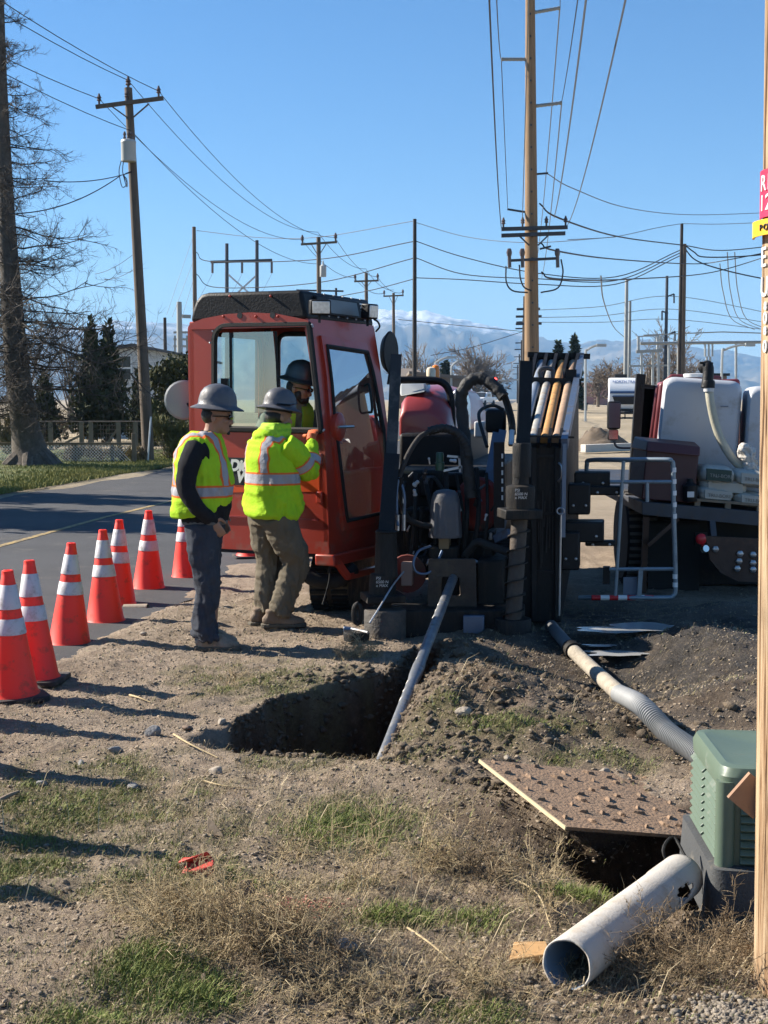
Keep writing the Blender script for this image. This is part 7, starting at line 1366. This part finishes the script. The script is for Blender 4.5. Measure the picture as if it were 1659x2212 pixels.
# ---- suction hose in two kinds
hz_ = thing('suction_hose', GT(1500, 1640), 'grey corrugated suction hose with a muddy stiff end behind the green box', 'hose')
def gpt(px, py, r, up=0.0): q = GT(px, py + 14); return q + Vector((0, 0, r + up))
hp = [gpt(1236, 1405, .05), gpt(1280, 1450, .05, .02), gpt(1338, 1508, .05, .03)]
MB().tube(bez(hp, 20), .050, 16).build('stiff_end', mat('muddy_stiff_hose', (.32, .28, .22), .9, 0, .2, 12, .4, 60, dirt=(.16, .125, .09), dirt_amt=.25, dscale=9), hz_)
cp_ = bez([hp[-1], gpt(1385, 1555, .05, .04), gpt(1440, 1602, .05, .03), gpt(1500, 1640, .05, .02), gpt(1560, 1680, .05)], 320); MB().tube(cp_, [(.048, .055, .055, .048)[i % 4] for i in range(len(cp_))], 18).build('corrugated_hose', mat('grey_hose', (.23, .235, .235), .6, 0, .1, 9), hz_, ang=25)
MB().tube(bez([gpt(1190, 1352, .05), gpt(1212, 1378, .05), hp[0]], 14), .045, 14).build('grey_hose', mat('wet_grey_hose', (.10, .105, .11), .5, 0, .15, 9), hz_); MB().tube([hp[0] - (hp[1] - hp[0]).normalized() * .05, hp[0] + (hp[1] - hp[0]).normalized() * .04], .062, 18).build('clamp', M['black_muddy'], hz_)
# ---- green utility box on a dark base
M['gbox'] = mat('green_box_plastic', (.098, .136, .098), .45, 0, .06, 5, .03, 60, dirt=(.16, .17, .145), dirt_amt=.14, dscale=5); M['gbase'] = mat('dark_grey_base', (.055, .058, .06), .75, 0, .12, 8, .2, 80, dirt=(.16, .14, .11), dirt_amt=.25)
gb = thing('utility_box', Vector((1.35, 5.0, -.03)), 'green plastic utility box with scalloped sides on a dark grey base', 'utility box')
gA, gB, gC, gD = Vector((1.205, 4.76, 0)), Vector((1.70, 4.70, 0)), Vector((1.725, 5.28, 0)), Vector((1.232, 5.34, 0))      # near left, near right, far right, far left
ZB, ZT = .07, .425
def box_at(f, z, s=1.0):
    c = (gA + gB + gC + gD) / 4; return [c + (q - c) * s + Vector((0, 0, z)) for q in (gA, gB, gC, gD)]
def rl(z, s, r=.05, k=5): return [Vector((q.x, q.y, z)) for q in rquad([(q.x, q.y) for q in box_at(0, 0, s)], r, k)]
MB().loft([rl(-.12, 1.20, .06), rl(.05, 1.16, .06), rl(.085, 1.15, .05), rl(.09, 1.02, .05)]).build('base', M['gbase'], gb, ang=30)
MB().loft([rl(ZB, .98), rl(ZT - .04, .97)]).build('shell', M['gbox'], gb, ang=30)
def side_shells(p, q, nrows, cols, d):
    mb = MB(); n = Vector(((q - p).y, -(q - p).x, 0)).normalized() * d
    for i in range(nrows):
        z0 = ZB + .02 + (ZT - ZB - .085) * i / nrows; z1 = ZB + .02 + (ZT - ZB - .085) * (i + 1) / nrows
        for c0, c1 in cols:
            a, b = p.lerp(q, c0), p.lerp(q, c1); mb.add([a + Vector((0, 0, z0)), b + Vector((0, 0, z0)), b + Vector((0, 0, z1)), a + Vector((0, 0, z1)), a + n + Vector((0, 0, z0 + .012)), b + n + Vector((0, 0, z0 + .012)), b + n * .25 + Vector((0, 0, z1)), a + n * .25 + Vector((0, 0, z1))], [(0, 1, 5, 4), (4, 5, 6, 7), (1, 2, 6, 5), (3, 0, 4, 7), (2, 3, 7, 6)])
    return mb
pA, pB, pC, pD = box_at(0, 0, .975)
for nm_, p, q in (('louvre_panel', pD, pA), ('louvre_panel', pA, pB)): side_shells(p, q, 9, ((.05, .46), (.50, .93)) if p is pD else ((.12, .94),), .026).build(nm_, M['gbox'], gb, bevel=.004)
for q in (pA, pB): MB().tube([q.lerp((gA + gC) / 2, .03) + Vector((0, 0, ZB)), q.lerp((gA + gC) / 2, .03) + Vector((0, 0, ZT - .03))], .035, 14).build('corner_post', M['gbox'], gb)
ld = MB().loft([rl(ZT - .055, 1.04, .07), rl(ZT - .012, 1.05, .07), rl(ZT + .018, 1.0, .07), rl(ZT + .024, .90, .06), rl(ZT + .020, .86, .06)]).build('lid', M['gbox'], gb, ang=30); cl = (gA + gC) / 2 + Vector((0.02, -.02, ZT + .022)); MB().lathe([(.07, 0), (.07, .006), (.055, .010), (.05, .006)], cl, n=24, sx=1.3).build('lid_boss', M['gbox'], ld)
MB().tube(bez([Vector((1.06, 4.9, .02)), Vector((1.03, 4.92, .09)), Vector((1.08, 4.98, .12)), Vector((1.11, 4.9, .07))], 12), .006, 6).build('lifting_loop', M['rubber'], gb)
# ---- the near pole at the right edge, with its tags
NY = 3.98; nx0 = P(1632, 2150, NY).x; NR = .155; npb = Vector((nx0 + NR, NY, -.1)); npt = Vector((P(1652, 0, NY).x + .128, NY, P(1652, -150, NY).z + .3))
npo = thing('wooden_pole', npb, 'sunlit splintery wooden pole at the right edge, with red, yellow and white tags', 'utility pole')
def wood_near():
    m = bpy.data.materials.new('split_pole_wood'); m.use_nodes = True; nt = m.node_tree; b = nt.nodes['Principled BSDF']; b.inputs['Roughness'].default_value = .9; b.inputs['Specular IOR Level'].default_value = .2; L = nt.links.new
    tc = nt.nodes.new('ShaderNodeTexCoord'); mp = nt.nodes.new('ShaderNodeMapping'); mp.inputs['Scale'].default_value = (46, 46, 1.6); L(tc.outputs['Object'], mp.inputs[0]); n = nt.nodes.new('ShaderNodeTexNoise'); n.inputs['Scale'].default_value = 1; n.inputs['Detail'].default_value = 7; n.inputs['Roughness'].default_value = .65; n.inputs['Distortion'].default_value = .6; L(mp.outputs[0], n.inputs[0])
    r = nt.nodes.new('ShaderNodeValToRGB'); e = r.color_ramp.elements; e[0].position = .40; e[0].color = (.05, .025, .012, 1); e[1].position = .56; e[1].color = (.42, .305, .19, 1); q = e.new(.455); q.color = (.25, .15, .08, 1); L(n.outputs[0], r.inputs[0]); L(r.outputs[0], b.inputs['Base Color'])
    bp = nt.nodes.new('ShaderNodeBump'); bp.inputs['Strength'].default_value = .9; bp.inputs['Distance'].default_value = .01; L(n.outputs[0], bp.inputs['Height']); L(bp.outputs[0], b.inputs['Normal']); return m
k = 60; MB().tube([npb.lerp(npt, i / k) for i in range(k + 1)], [NR + (.128 - NR) * i / k for i in range(k + 1)], 48).build('pole', wood_near(), npo, ang=60)
def pole_r(z): f = (z - npb.z) / (npt.z - npb.z); return npb.lerp(npt, f), NR + (.128 - NR) * f
def wrap_tag(name, y0, y1, m, a0, a1, off=.004, th=.004, px=1645):
    z0, z1 = P(px, y1, NY - .05).z, P(px, y0, NY - .05).z; rows = []
    for z in (z0, z1):
        c, r = pole_r(z); ang = [a0 + (a1 - a0) * i / 20 for i in range(21)]
        rows.append([Vector((c.x + math.cos(a) * (r + off + th), c.y + math.sin(a) * (r + off + th), z)) for a in ang] + [Vector((c.x + math.cos(a) * (r + off), c.y + math.sin(a) * (r + off), z)) for a in ang[::-1]])
    return MB().loft(rows).build(name, m, npo)
def curved_text(txt, yb, px_h, parent, m, a_c, vertical=False, off=.010, step=None, bold=.004, ext=.002, xs=1.0):
    for k, ch in enumerate(txt):
        z = P(1645, yb, NY - .05).z; c, r = pole_r(z); size = px_h * PXM(NY) * 1.42; a = a_c + (step or size * .62 / r) * k
        n = Vector((math.cos(a), math.sin(a), 0)); xdir = Vector((-math.sin(a), math.cos(a), 0)); text_mesh('lettering', ch, size, c + n * (r + off) + Vector((0, 0, 0)) - xdir * size * .3, xdir, (0, 0, 1), m, parent, 0, bold, ext)
R180 = math.pi
M['tag_red'] = mat('red_tag', lin(200, 35, 75), .5, 0, .06, 8); M['tag_yellow'] = mat('yellow_tag', lin(245, 185, 20), .45, 0, .05, 8); M['tag_white'] = mat('white_tag_letter', (.82, .80, .76), .5, 0, .04, 8)
rt_o = wrap_tag('red_tag', 362, 466, M['tag_red'], R180 - .25, R180 + 1.2); yt_o = wrap_tag('yellow_tag', 474, 508, M['tag_yellow'], R180 - .40, R180 + 1.2, .022, .006)
curved_text('RES', 408, 33, rt_o, M['tag_white'], R180 + .12, step=.30, bold=.0005, off=.0085); curved_text('126', 451, 33, rt_o, M['tag_white'], R180 + .08, step=.27, bold=.0005, off=.0085); curved_text('POWER', 498, 13, yt_o, M['decal_black'], R180 + .30, off=.0295, bold=.0002)
for s_, yb in (('EB', 573), ('UP', 638), ('8', 668), ('0', 698), ('8', 722), ('0', 760)): curved_text(s_, yb, 42 if len(s_) > 1 else (17 if yb in (668, 722) else 25), npo, M['tag_white'], R180 + .20 if len(s_) == 1 else R180 + .10, step=.34, off=.003, bold=.0005)
MB().box(P(1622, 1718, 4.05), (.10, .02, .10), Matrix.Rotation(.7, 3, 'Y')).build('board_scrap', mat('splintered_board', (.27, .16, .1), .85, 0, .2, 8), npo)
# ================================================================== GRASS, STRAW, WEEDS, STONES, LITTER
def blades(name, x, y, h, w, lean, m, seed, az=None, zoff=0.0):
    g = np.random.default_rng(seed); n = len(x); z = H(x, y) + zoff; a = g.random(n) * 2 * np.pi if az is None else az; d = np.stack([np.cos(a), np.sin(a), np.zeros(n)], 1); s = np.stack([-np.sin(a + .4), np.cos(a + .4), np.zeros(n)], 1)
    base = np.stack([x, y, z - .004], 1); up = np.array([0, 0, 1.]); L = lean[:, None]; hh = h[:, None]; ww = w[:, None] * .5; bend = g.random(n)[:, None]
    p1 = base + (up * np.cos(L * .45) + d * np.sin(L * .45)) * hh * .5; p2 = p1 + (up * np.cos(L * 1.1) + d * np.sin(L * 1.1)) * hh * .5 * (.8 + .2 * bend)
    v = np.stack([base - s * ww, base + s * ww, p1 - s * ww * .8, p1 + s * ww * .8, p2 - s * ww * .12, p2 + s * ww * .12], 1).reshape(-1, 3)
    b = np.arange(n)[:, None] * 6; q = np.concatenate([b + np.array([0, 1, 3, 2]), b + np.array([2, 3, 5, 4])]); return np_mesh(name, v, q, m)
def scatter(n, seed, y0=3.5, y1=11.5, power=1.6):      # denser toward the camera, inside the view
    g = np.random.default_rng(seed); y = y0 + (y1 - y0) * g.random(n) ** power; x = (g.random(n) * 2 - 1) * (y * .30 + .15); return x, y, g
def pit_free(x, y): return (sdpoly(x, y, PIT) < -.01) & (sdpoly(x, y, TRENCH) < 0.02) & (sdpoly(x, y, LEDGE) < .02)
M['blade'] = mat('green_grass_blades', (.165, .20, .05), .7, 0, .45, 3.0, spec=.25); M['blade_dull'] = mat('dull_grass_blades', (.18, .175, .07), .8, 0, .4, 4.0, spec=.2); M['straw'] = mat('dry_straw', (.40, .315, .185), .85, 0, .35, 5.0, spec=.2); M['straw_dark'] = mat('weathered_straw', (.21, .155, .095), .9, 0, .35, 6.0, spec=.2)
x, y, g = scatter(330000, 21); k = greenness(x, y) * (gsum(GREENS, x, y) > .12) - .28; keep = ((k > g.random(len(x)) * 1.25) | ((g.random(len(x)) < .03) & (fbm(x, y, .35, 3, 6) > .02))) & pit_free(x, y) & (np.abs(x - road_c(y)) > ROAD_HW - .1); x, y, k = x[keep], y[keep], k[keep]; n = len(x)
tag(blades('grass', x, y, (.016 + .030 * g.random(n)) * (.7 + .55 * np.clip(k, 0, 1.2)), .0022 + .0018 * g.random(n), .3 + 1.0 * g.random(n), M['blade'], 3), kind='stuff')
x, y, g = scatter(200000, 22); k = greenness(x, y) - .05; keep = (((k > g.random(len(x)) * 1.1) & (gsum(GREENS, x, y) > .1)) | ((g.random(len(x)) < .05) & (fbm(x, y, .4, 3, 3) > 0))) & (np.abs(x - road_c(y)) > ROAD_HW) & pit_free(x, y); x, y = x[keep], y[keep]; n = len(x)
tag(blades('dull_grass', x, y, .014 + .028 * g.random(n), .002 + .002 * g.random(n), .5 + 1.0 * g.random(n), M['blade_dull'], 4), kind='stuff')
lush = [(740, 1790, .12, .10), (775, 1760, .10, .10), (300, 2125, .07, .06), (330, 2085, .05, .06), (420, 2165, .05, .04), (1235, 1918, .055, .03), (860, 1990, .06, .03)]
xs, ys = [], []; g = np.random.default_rng(31)
for px, py, sx, sy in lush: c = G(px, py); xs.append(c.x + g.normal(size=1000) * sx * 1.25); ys.append(c.y + g.normal(size=1000) * sy * 1.3)
x = np.concatenate(xs); y = np.concatenate(ys); keep = pit_free(x, y); x, y = x[keep], y[keep]; n = len(x); tag(blades('lush_grass', x, y, .015 + .055 * g.random(n) ** 1.5, .002 + .0016 * g.random(n), .3 + 1.1 * g.random(n), M['blade'], 5), kind='stuff')
DRY = [(980, 1560, .7, .2, .3), (1040, 1500, .6, .3, .25), (480, 2010, 1.2, .26, .16), (430, 1960, .9, .3, .16), (600, 2080, 1.0, .2, .14), (900, 1910, .8, .35, .22), (1080, 1860, .7, .2, .2), (760, 1500, .9, .25, .2), (800, 1960, .8, .3, .2), (1500, 2080, .9, .25, .15), (1400, 2110, .9, .2, .12), (1100, 2080, .7, .3, .15), (1590, 2010, .6, .15, .1), (650, 1700, .5, .5, .4), (350, 1740, .5, .5, .4), (840, 2080, .7, .3, .15)]
x, y, g = scatter(210000, 23); k = .13 + gsum(DRY, x, y) * .55 + fbm(x, y, .3, 4, 1) * .16; keep = (k > g.random(len(x))) & pit_free(x, y) & (np.abs(x - road_c(y)) > ROAD_HW - .05); x, y = x[keep], y[keep]; n = len(x)
tag(blades('straw', x, y, .02 + .07 * g.random(n) ** 1.6, .0008 + .0010 * g.random(n), 1.2 + .5 * g.random(n), M['straw'], 6, zoff=.005), kind='stuff')
x, y, g = scatter(190000, 24); k = .17 + gsum(DRY, x, y) * .55 + fbm(x, y, .25, 4, 4) * .2; keep = (k > g.random(len(x))) & pit_free(x, y) & (np.abs(x - road_c(y)) > ROAD_HW - .05); x, y = x[keep], y[keep]; n = len(x)
tag(blades('weathered_straw', x, y, .014 + .05 * g.random(n), .0008 + .0011 * g.random(n), 1.05 + .55 * g.random(n), M['straw_dark'], 7, zoff=.004), kind='stuff')
x, y, g = scatter(60000, 27); k = gsum(DRY, x, y) * .085 + .003; keep = (k > g.random(len(x))) & pit_free(x, y) & (np.abs(x - road_c(y)) > ROAD_HW); x, y = x[keep], y[keep]; n = len(x)
tag(blades('dry_stalk_litter', x, y, .06 + .15 * g.random(n) ** 1.4, .0018 + .0016 * g.random(n), .75 + .85 * g.random(n), mat('pale_stalks', (.50, .41, .26), .85, 0, .3, 5, spec=.2), 8, zoff=.008), kind='stuff')
# turf of the far verge
g = np.random.default_rng(26); y = 14 + 30 * g.random(60000); x = road_c(y) - ROAD_HW - .1 - g.random(60000) ** 1.5 * 6; n = len(x); a = g.random(n) * 6.28; zz = .07 + 0 * x; hh = .02 + .04 * g.random(n); b = np.stack([x, y, zz - .03], 1); s = np.stack([np.cos(a), np.sin(a), 0 * a], 1) * .012; t = b + np.stack([g.normal(size=n) * .02, g.normal(size=n) * .02, hh + .03], 1)
tag(np_mesh('verge_grass', np.stack([b - s, b + s, t + s * .2, t - s * .2], 1).reshape(-1, 3), np.arange(n * 4).reshape(n, 4), mat('verge_blades', (.19, .19, .06), .8, 0, .4, .7, spec=.2)), kind='stuff')
# pebbles and clods
def lumps(name, x, y, r, m, seed, zs=.62, sink=.3):
    ico = bmesh.new(); bmesh.ops.create_icosphere(ico, subdivisions=1, radius=1); bv = np.array([v.co[:] for v in ico.verts]); bf = np.array([[v.index for v in f.verts] for f in ico.faces]); ico.free(); g = np.random.default_rng(seed); n = len(x)
    sc = r[:, None, None] * (.65 + .7 * g.random((n, 1, 3))) * np.array([1, 1, zs]); jit = 1 + .34 * np.clip(g.normal(size=(n, len(bv), 1)), -1.6, 1.6); a = g.random(n) * 6.28; v = bv[None] * sc * jit; vx = v[:, :, 0] * np.cos(a)[:, None] - v[:, :, 1] * np.sin(a)[:, None]; vy = v[:, :, 0] * np.sin(a)[:, None] + v[:, :, 1] * np.cos(a)[:, None]
    z = H(x, y) + r * zs * (1 - 2 * sink) ; V = np.stack([vx + x[:, None], vy + y[:, None], v[:, :, 2] + z[:, None]], 2).reshape(-1, 3); F = (bf[None] + (np.arange(n) * len(bv))[:, None, None]).reshape(-1, 3); return np_mesh(name, V, F, m)
M['pebble'] = mat('grey_pebbles', (.21, .18, .145), .9, 0, .4, 30); M['clod'] = mat('soil_clods', (.10, .075, .05), .95, 0, .4, 20, .5, 80); M['clod_dry'] = mat('dry_clods', (.27, .215, .155), .95, 0, .3, 20, .5, 80)
x, y, g = scatter(9000, 41, 3.5, 12.5, 1.3); keep = pit_free(x, y); x, y = x[keep], y[keep]; tag(lumps('pebbles', x, y, .002 + .007 * g.random(len(x)) ** 3, M['pebble'], 1), kind='stuff')
x, y, g = scatter(26000, 42, 3.5, 12.5, 1.3); keep = pit_free(x, y) & (np.abs(x - road_c(y)) > ROAD_HW); x, y = x[keep], y[keep]; tag(lumps('dry_dirt', x, y, .003 + .009 * g.random(len(x)) ** 2, M['clod_dry'], 2, .5, .4), kind='stuff')
dm_ = [(985, 1500, .25, .3), (1015, 1440, .3, .3), (950, 1570, .15, .25), (1090, 1560, .35, .3), (1110, 1690, .2, .1), (760, 1470, .2, .1), (1060, 1840, .12, .12), (1250, 1590, .35, .2), (900, 2150, .3, .08), (1330, 1480, .3, .3), (880, 1470, .15, .2), (960, 1640, .18, .12)]; xs, ys = [], []; g = np.random.default_rng(43)
for px, py, sx, sy in dm_: c = G(px, py); xs.append(c.x + g.normal(size=420) * sx); ys.append(c.y + g.normal(size=420) * sy)
x, y = np.concatenate(xs), np.concatenate(ys); keep = pit_free(x, y); x, y = x[keep], y[keep]; tag(lumps('soil_clods_dirt', x, y, .0025 + .030 * g.random(len(x)) ** 7, M['clod'], 3, .7, .42), kind='stuff')
g = np.random.default_rng(47); x = PIT[:, 0].min() + g.random(60000) * np.ptp(PIT[:, 0]); y = PIT[:, 1].min() - .1 + g.random(60000) * (np.ptp(PIT[:, 1]) + .2); d = sdpoly(x, y, PIT); keep = (d > -.02) & (d < .10); x, y = x[keep][:5200], y[keep][:5200]; tag(lumps('pit_wall_dirt', x, y, .004 + .022 * g.random(len(x)) ** 4, M['clod'], 6, .8, .5), kind='stuff')
c = G(1600, 2190); g = np.random.default_rng(44); x = c.x + g.normal(size=900) * .085; y = c.y + .0 + g.normal(size=900) * .05; tag(lumps('gravel', x, y, .003 + .008 * g.random(900), M['pebble'], 4, .75, .15), kind='stuff')
# single stones
M['stone'] = mat('tan_stone', (.30, .255, .20), .85, 0, .2, 20, .3, 60); M['stone_grey'] = mat('grey_stone', (.19, .185, .18), .85, 0, .2, 20, .3, 60); M['stone_brown'] = mat('brown_stone', (.16, .11, .08), .85, 0, .2, 20, .3, 60)
def stone(px, py, rx, ry, rz, m, label, seed, name='stone'):
    q = GT(px, py); g = np.random.default_rng(seed); bm = bmesh.new(); bmesh.ops.create_icosphere(bm, subdivisions=3, radius=1); ns = [Vector(g.normal(size=3)).normalized() for _ in range(9)]
    for v in bm.verts:
        p = v.co.copy()
        for n_ in ns:
            d = p.dot(n_)
            if d > .72: p -= n_ * (d - .72) * .9
        v.co = Vector((p.x * rx, p.y * ry, p.z * rz))
    me = bpy.data.meshes.new(name); bm.to_mesh(me); bm.free(); me.materials.append(m); me.shade_smooth(); me.set_sharp_from_angle(angle=R_(28)); o = bpy.data.objects.new(name, me); COL.objects.link(o); o.location = q + Vector((0, 0, rz * .55)); o.rotation_euler = (g.normal() * .15, g.normal() * .15, g.random() * 3); return tag(o, label, 'stone')
stone(467, 1672, .040, .033, .024, M['stone'], 'smooth rounded tan stone on bare dirt in front of the pit', 1); stone(330, 1590, .045, .035, .038, M['stone_grey'], 'dark angular grey stone left of the pit where a shadow ends', 2); stone(287, 1705, .034, .025, .02, M['stone_grey'], 'blocky pale grey stone lying in a long shadow left of the pit', 3); stone(90, 1698, .03, .02, .02, M['stone_grey'], 'small dark stone at the left lying in a long shadow', 4)
stone(1000, 1545, .045, .03, .028, M['stone'], 'pale stone resting near the crest of the dug mound', 5); stone(1306, 1672, .035, .025, .02, M['stone'], 'round tan stone on the grassy bank above the studded board', 6); stone(1095, 1640, .022, .017, .012, M['stone'], 'small pale stone low on the grassy bank left of the board', 7); stone(480, 1602, .03, .022, .02, M['stone'], 'small white topped stone at the left lip of the pit', 8)
stone(530, 1945, .035, .02, .05, M['stone_brown'], 'upright brown stone behind the big dry weed clump', 9); stone(405, 1575, .04, .03, .014, M['stone_brown'], 'flat brown stone left of the pit ledge', 10); stone(310, 1372, .03, .025, .018, M['stone'], 'pale stone on the dirt below the broken pipe piece', 11); stone(250, 1625, .045, .02, .02, M['stone_grey'], 'long grey stone among short grass left of the pit', 12); stone(175, 1650, .035, .018, .014, M['stone_grey'], 'thin dark slab of stone left of the short grass', 13); stone(745, 2055, .04, .03, .03, M['stone_grey'], 'dark rough stone near red paint marks beyond the dry weeds', 14); stone(820, 2110, .03, .02, .014, M['stone'], 'small pale stone on dark dirt left of the white pipe mouth', 15)
stone(990, 1418, .05, .04, .04, M['clod'], 'dark lump of soil at the head of the pit right of the rod', 16, 'soil_lump'); stone(1060, 1428, .05, .035, .03, M['clod'], 'dark lump of soil between the rod and the suction hose', 17, 'soil_lump'); stone(945, 1410, .05, .04, .03, M['clod'], 'broken soil lump just right of the drill rod at the pit head', 18, 'soil_lump')
# litter: wedge, red fragment, broken pipe, sticks
q = GT(462, 1805); w = MB().add([q + Vector(p) for p in ((-.035, .03, 0), (.045, -.03, 0), (.01, .06, .0), (-.03, .035, .075), (.035, -.01, .012))], [(0, 1, 4, 3), (0, 3, 2), (1, 2, 4), (2, 3, 4), (0, 2, 1)]).build('broken_board', M['old_wood'], None, loc=q, bevel=.004); tag(w, 'tilted grey wedge of broken board on bare ground left of the lush tuft', 'board scrap')
q = GT(428, 1888); M['red_scrap'] = mat('dull_red_plastic', lin(190, 62, 45), .6, 0, .15, 20, dirt=(.2, .1, .07), dirt_amt=.25); sc = thing('plastic_scrap', q, 'broken red orange plastic scrap on the grass above the dry weeds', 'plastic scrap'); MB().hexa([q + Vector(p) for p in ((-.06, -.03, .0), (.06, -.035, .0), (.055, .04, .0), (-.055, .04, .0), (-.06, -.03, .012), (.062, -.035, .045), (.055, .04, .05), (-.03, .045, .055))]).build('shell', M['red_scrap'], sc, bevel=.005); MB().add([q + Vector(p) for p in ((-.07, -.01, .05), (.03, .03, .075), (.045, .05, .05), (-.06, .05, .045))], [(0, 1, 2, 3)]).build('flap', M['red_scrap'], sc).modifiers.new('t', 'SOLIDIFY').thickness = .006
q = GT(300, 1320); bpx = MB().pipe(q + Vector((-.13, .03, .02)), q + Vector((.08, -.02, .032)), .034, .028, 20).build('pipe_piece', mat('muddy_pipe_piece', (.30, .25, .19), .8, 0, .2, 14, .2, 60, dirt=(.12, .09, .065), dirt_amt=.3), None, loc=q); tag(bpx, 'short muddy broken piece of pipe on the road edge behind the cones', 'pipe')
def stick(label, pts, r, m='straw'): v = bez([GT(a, b) + Vector((0, 0, c)) for a, b, c in pts], 14); o = MB().tube(v, list(np.linspace(r, r * .5, len(v))), 6).build('stick', M[m], None, loc=v[0]); return tag(o, label, 'stick')
stick('long bent pale stick pointing at the left lip of the pit', [(375, 1590, .01), (410, 1612, .012), (470, 1640, .008)], .006); stick('pale bone-like stick at the left edge of the photo', [(-10, 1740, .012), (20, 1728, .02), (40, 1716, .012)], .014, 'old_wood'); stick('short pale stick in a cone shadow right of the nearest cones', [(280, 1505, .01), (300, 1512, .014), (325, 1520, .008)], .007); stick('thin curved twig on bare dirt below the rounded tan stone', [(440, 1690, .008), (480, 1702, .012), (545, 1706, .006)], .004); stick('long thin twig lying left of the white pipe mouth', [(880, 2010, .01), (940, 2060, .02), (1010, 2120, .01)], .004); stick('thin straight twig leaning by the trench', [(1100, 1900, .01), (1160, 1960, .05), (1190, 2010, .01)], .004)
oc = MB().hexa([GT(1100, 2085) + Vector((0, 0, .0)), GT(1190, 2080), GT(1180, 2052), GT(1110, 2050), GT(1100, 2085) + Vector((0, 0, .02)), GT(1190, 2080) + Vector((0, 0, .03)), GT(1180, 2052) + Vector((0, 0, .03)), GT(1110, 2050) + Vector((0, 0, .025))]).build('cardboard_scrap', mat('orange_brown_card', (.38, .22, .09), .9, 0, .15, 12), None, loc=GT(1150, 2070), bevel=.004); tag(oc, 'orange brown flat scrap half under the mouth of the white pipe', 'cardboard scrap')
# faded paint on the ground: sprayed clods
def spray(name, label, px, py, sx, sy, n, m, seed):
    c = G(px, py); g = np.random.default_rng(seed); x = c.x + g.normal(size=n) * sx; y = c.y + g.normal(size=n) * sy; return tag(lumps(name, x, y, .002 + .006 * g.random(n), m, seed, .4, .2), kind='stuff')
spray('red_paint_dirt', '', 655, 1965, .06, .06, 420, mat('faded_red_paint_dirt', (.36, .13, .10), .95, 0, .3, 30), 61); spray('pink_paint_dirt', '', 555, 1930, .05, .04, 160, mat('faded_pink_paint_dirt', (.50, .30, .24), .95, 0, .2, 30), 62)
# dry weeds
def weed(label, px, py, n, h, spread, seed, m='straw', flat=.6, r=.0022, depth=2):
    r = r * .62; h = h * 1.08; n = int(n * 1.5)
    q = GT(px, py); th = thing('dry_weed', q, label, 'weed'); gg = np.random.default_rng(seed); segs = []
    for _ in range(n):
        a = gg.random() * 6.28; rr = spread * gg.random() ** .6; p = (q.x + math.cos(a) * rr, q.y + math.sin(a) * rr * .7, HZ(q.x + math.cos(a) * rr, q.y + math.sin(a) * rr * .7)); branch(segs, p, (gg.normal() * flat, gg.normal() * flat, 1), h * (.5 + .7 * gg.random()), r, depth, gg, 6, .035, 5, .62, 0, .5)
    segs = [(a, b, max(r0, .0008), max(r1, .0006)) for a, b, r0, r1 in segs]; seg_mesh('stems', segs, M[m], th)
    hd = [s[1] for s in segs if gg.random() < .12]; hd = np.array(hd); 
    if len(hd): s0 = gg.normal(size=(len(hd), 4, 3)) * .0035; v = (hd[:, None] + s0 - np.array(q)).reshape(-1, 3); o = np_mesh('seed_heads', v, np.arange(len(hd) * 4).reshape(-1, 4), M['straw_dark'], th); o['kind'] = 'stuff'
    return th
weed('largest dry weed clump, tan and spreading low in the lower left', 500, 2030, 60, .20, .24, 71, 'straw', .9, .0026); weed('pale straw coloured weed clump on the left of the largest one', 395, 1985, 46, .17, .17, 72, 'straw', 1.0); weed('reddish dry weed clump just right of the largest one', 620, 2060, 34, .15, .16, 73, 'straw_dark', 1.0)
weed('tall forked pale weed standing right of the lush tuft', 790, 1915, 7, .30, .05, 74, 'straw', .45, .0032); weed('dry branching weed in front of the board corner', 930, 1880, 14, .20, .12, 75, 'straw', .8, .0026); weed('bare thorny weed between the lush tuft and the board', 1040, 1900, 14, .20, .12, 76, 'straw_dark', .8, .0026); weed('thin upright weed beside the trench left of the white pipe', 1165, 1965, 7, .24, .07, 77, 'straw', .5, .0026)
weed('tangled dry weeds under the white pipe at the right', 1480, 2085, 40, .16, .2, 78, 'straw_dark', 1.2, .0022); weed('rusty brown dry weeds at the foot of the near pole', 1600, 2050, 24, .16, .10, 79, 'straw_dark', .9); weed('dry weed tuft overhanging the back lip of the pit', 770, 1490, 34, .12, .16, 80, 'straw', 1.0, .0026); weed('dry weed sprawl in the bottom middle by the photo edge', 770, 2170, 30, .14, .2, 81, 'straw', 1.2, .002); weed('fine dry weed low in front of the white pipe mouth', 1060, 2150, 22, .12, .14, 82, 'straw', 1.1, .002); weed('small pale weed sprig beside a cone shadow above the pit ledge', 500, 1480, 6, .13, .06, 83, 'straw', .8, .0026); weed('dry weed sprig at the right of the scrap on the grass', 640, 1850, 8, .16, .07, 84, 'straw', .8, .0024)
# slurry puddles
M['water'] = mat('slurry_water', (.34, .34, .33), .16, 0, .1, 4, .05, 8, spec=.6)
def puddle(px, py, rx, ry, seed, dz=.012):
    q = GT(px, py); g = np.random.default_rng(seed); n = 40; ph = g.random(4) * 6; pts = []
    for j in range(n): t = 2 * math.pi * j / n; k = 1 + .25 * math.sin(3 * t + ph[0]) + .15 * math.sin(5 * t + ph[1]) + .1 * math.sin(9 * t + ph[2]); pts.append((q.x + math.cos(t) * rx * k, q.y + math.sin(t) * ry * k, q.z + dz))
    o = MB().add([(q.x, q.y, q.z + dz)] + pts, [(0, 1 + j, 1 + (j + 1) % n) for j in range(n)]).build('water', M['water'], None, loc=q, smooth=False); return tag(o, kind='structure')
puddle(1400, 1370, .50, .20, 1, .045); puddle(1345, 1420, .26, .10, 2, .03); puddle(1300, 1400, .12, .05, 3, .02)
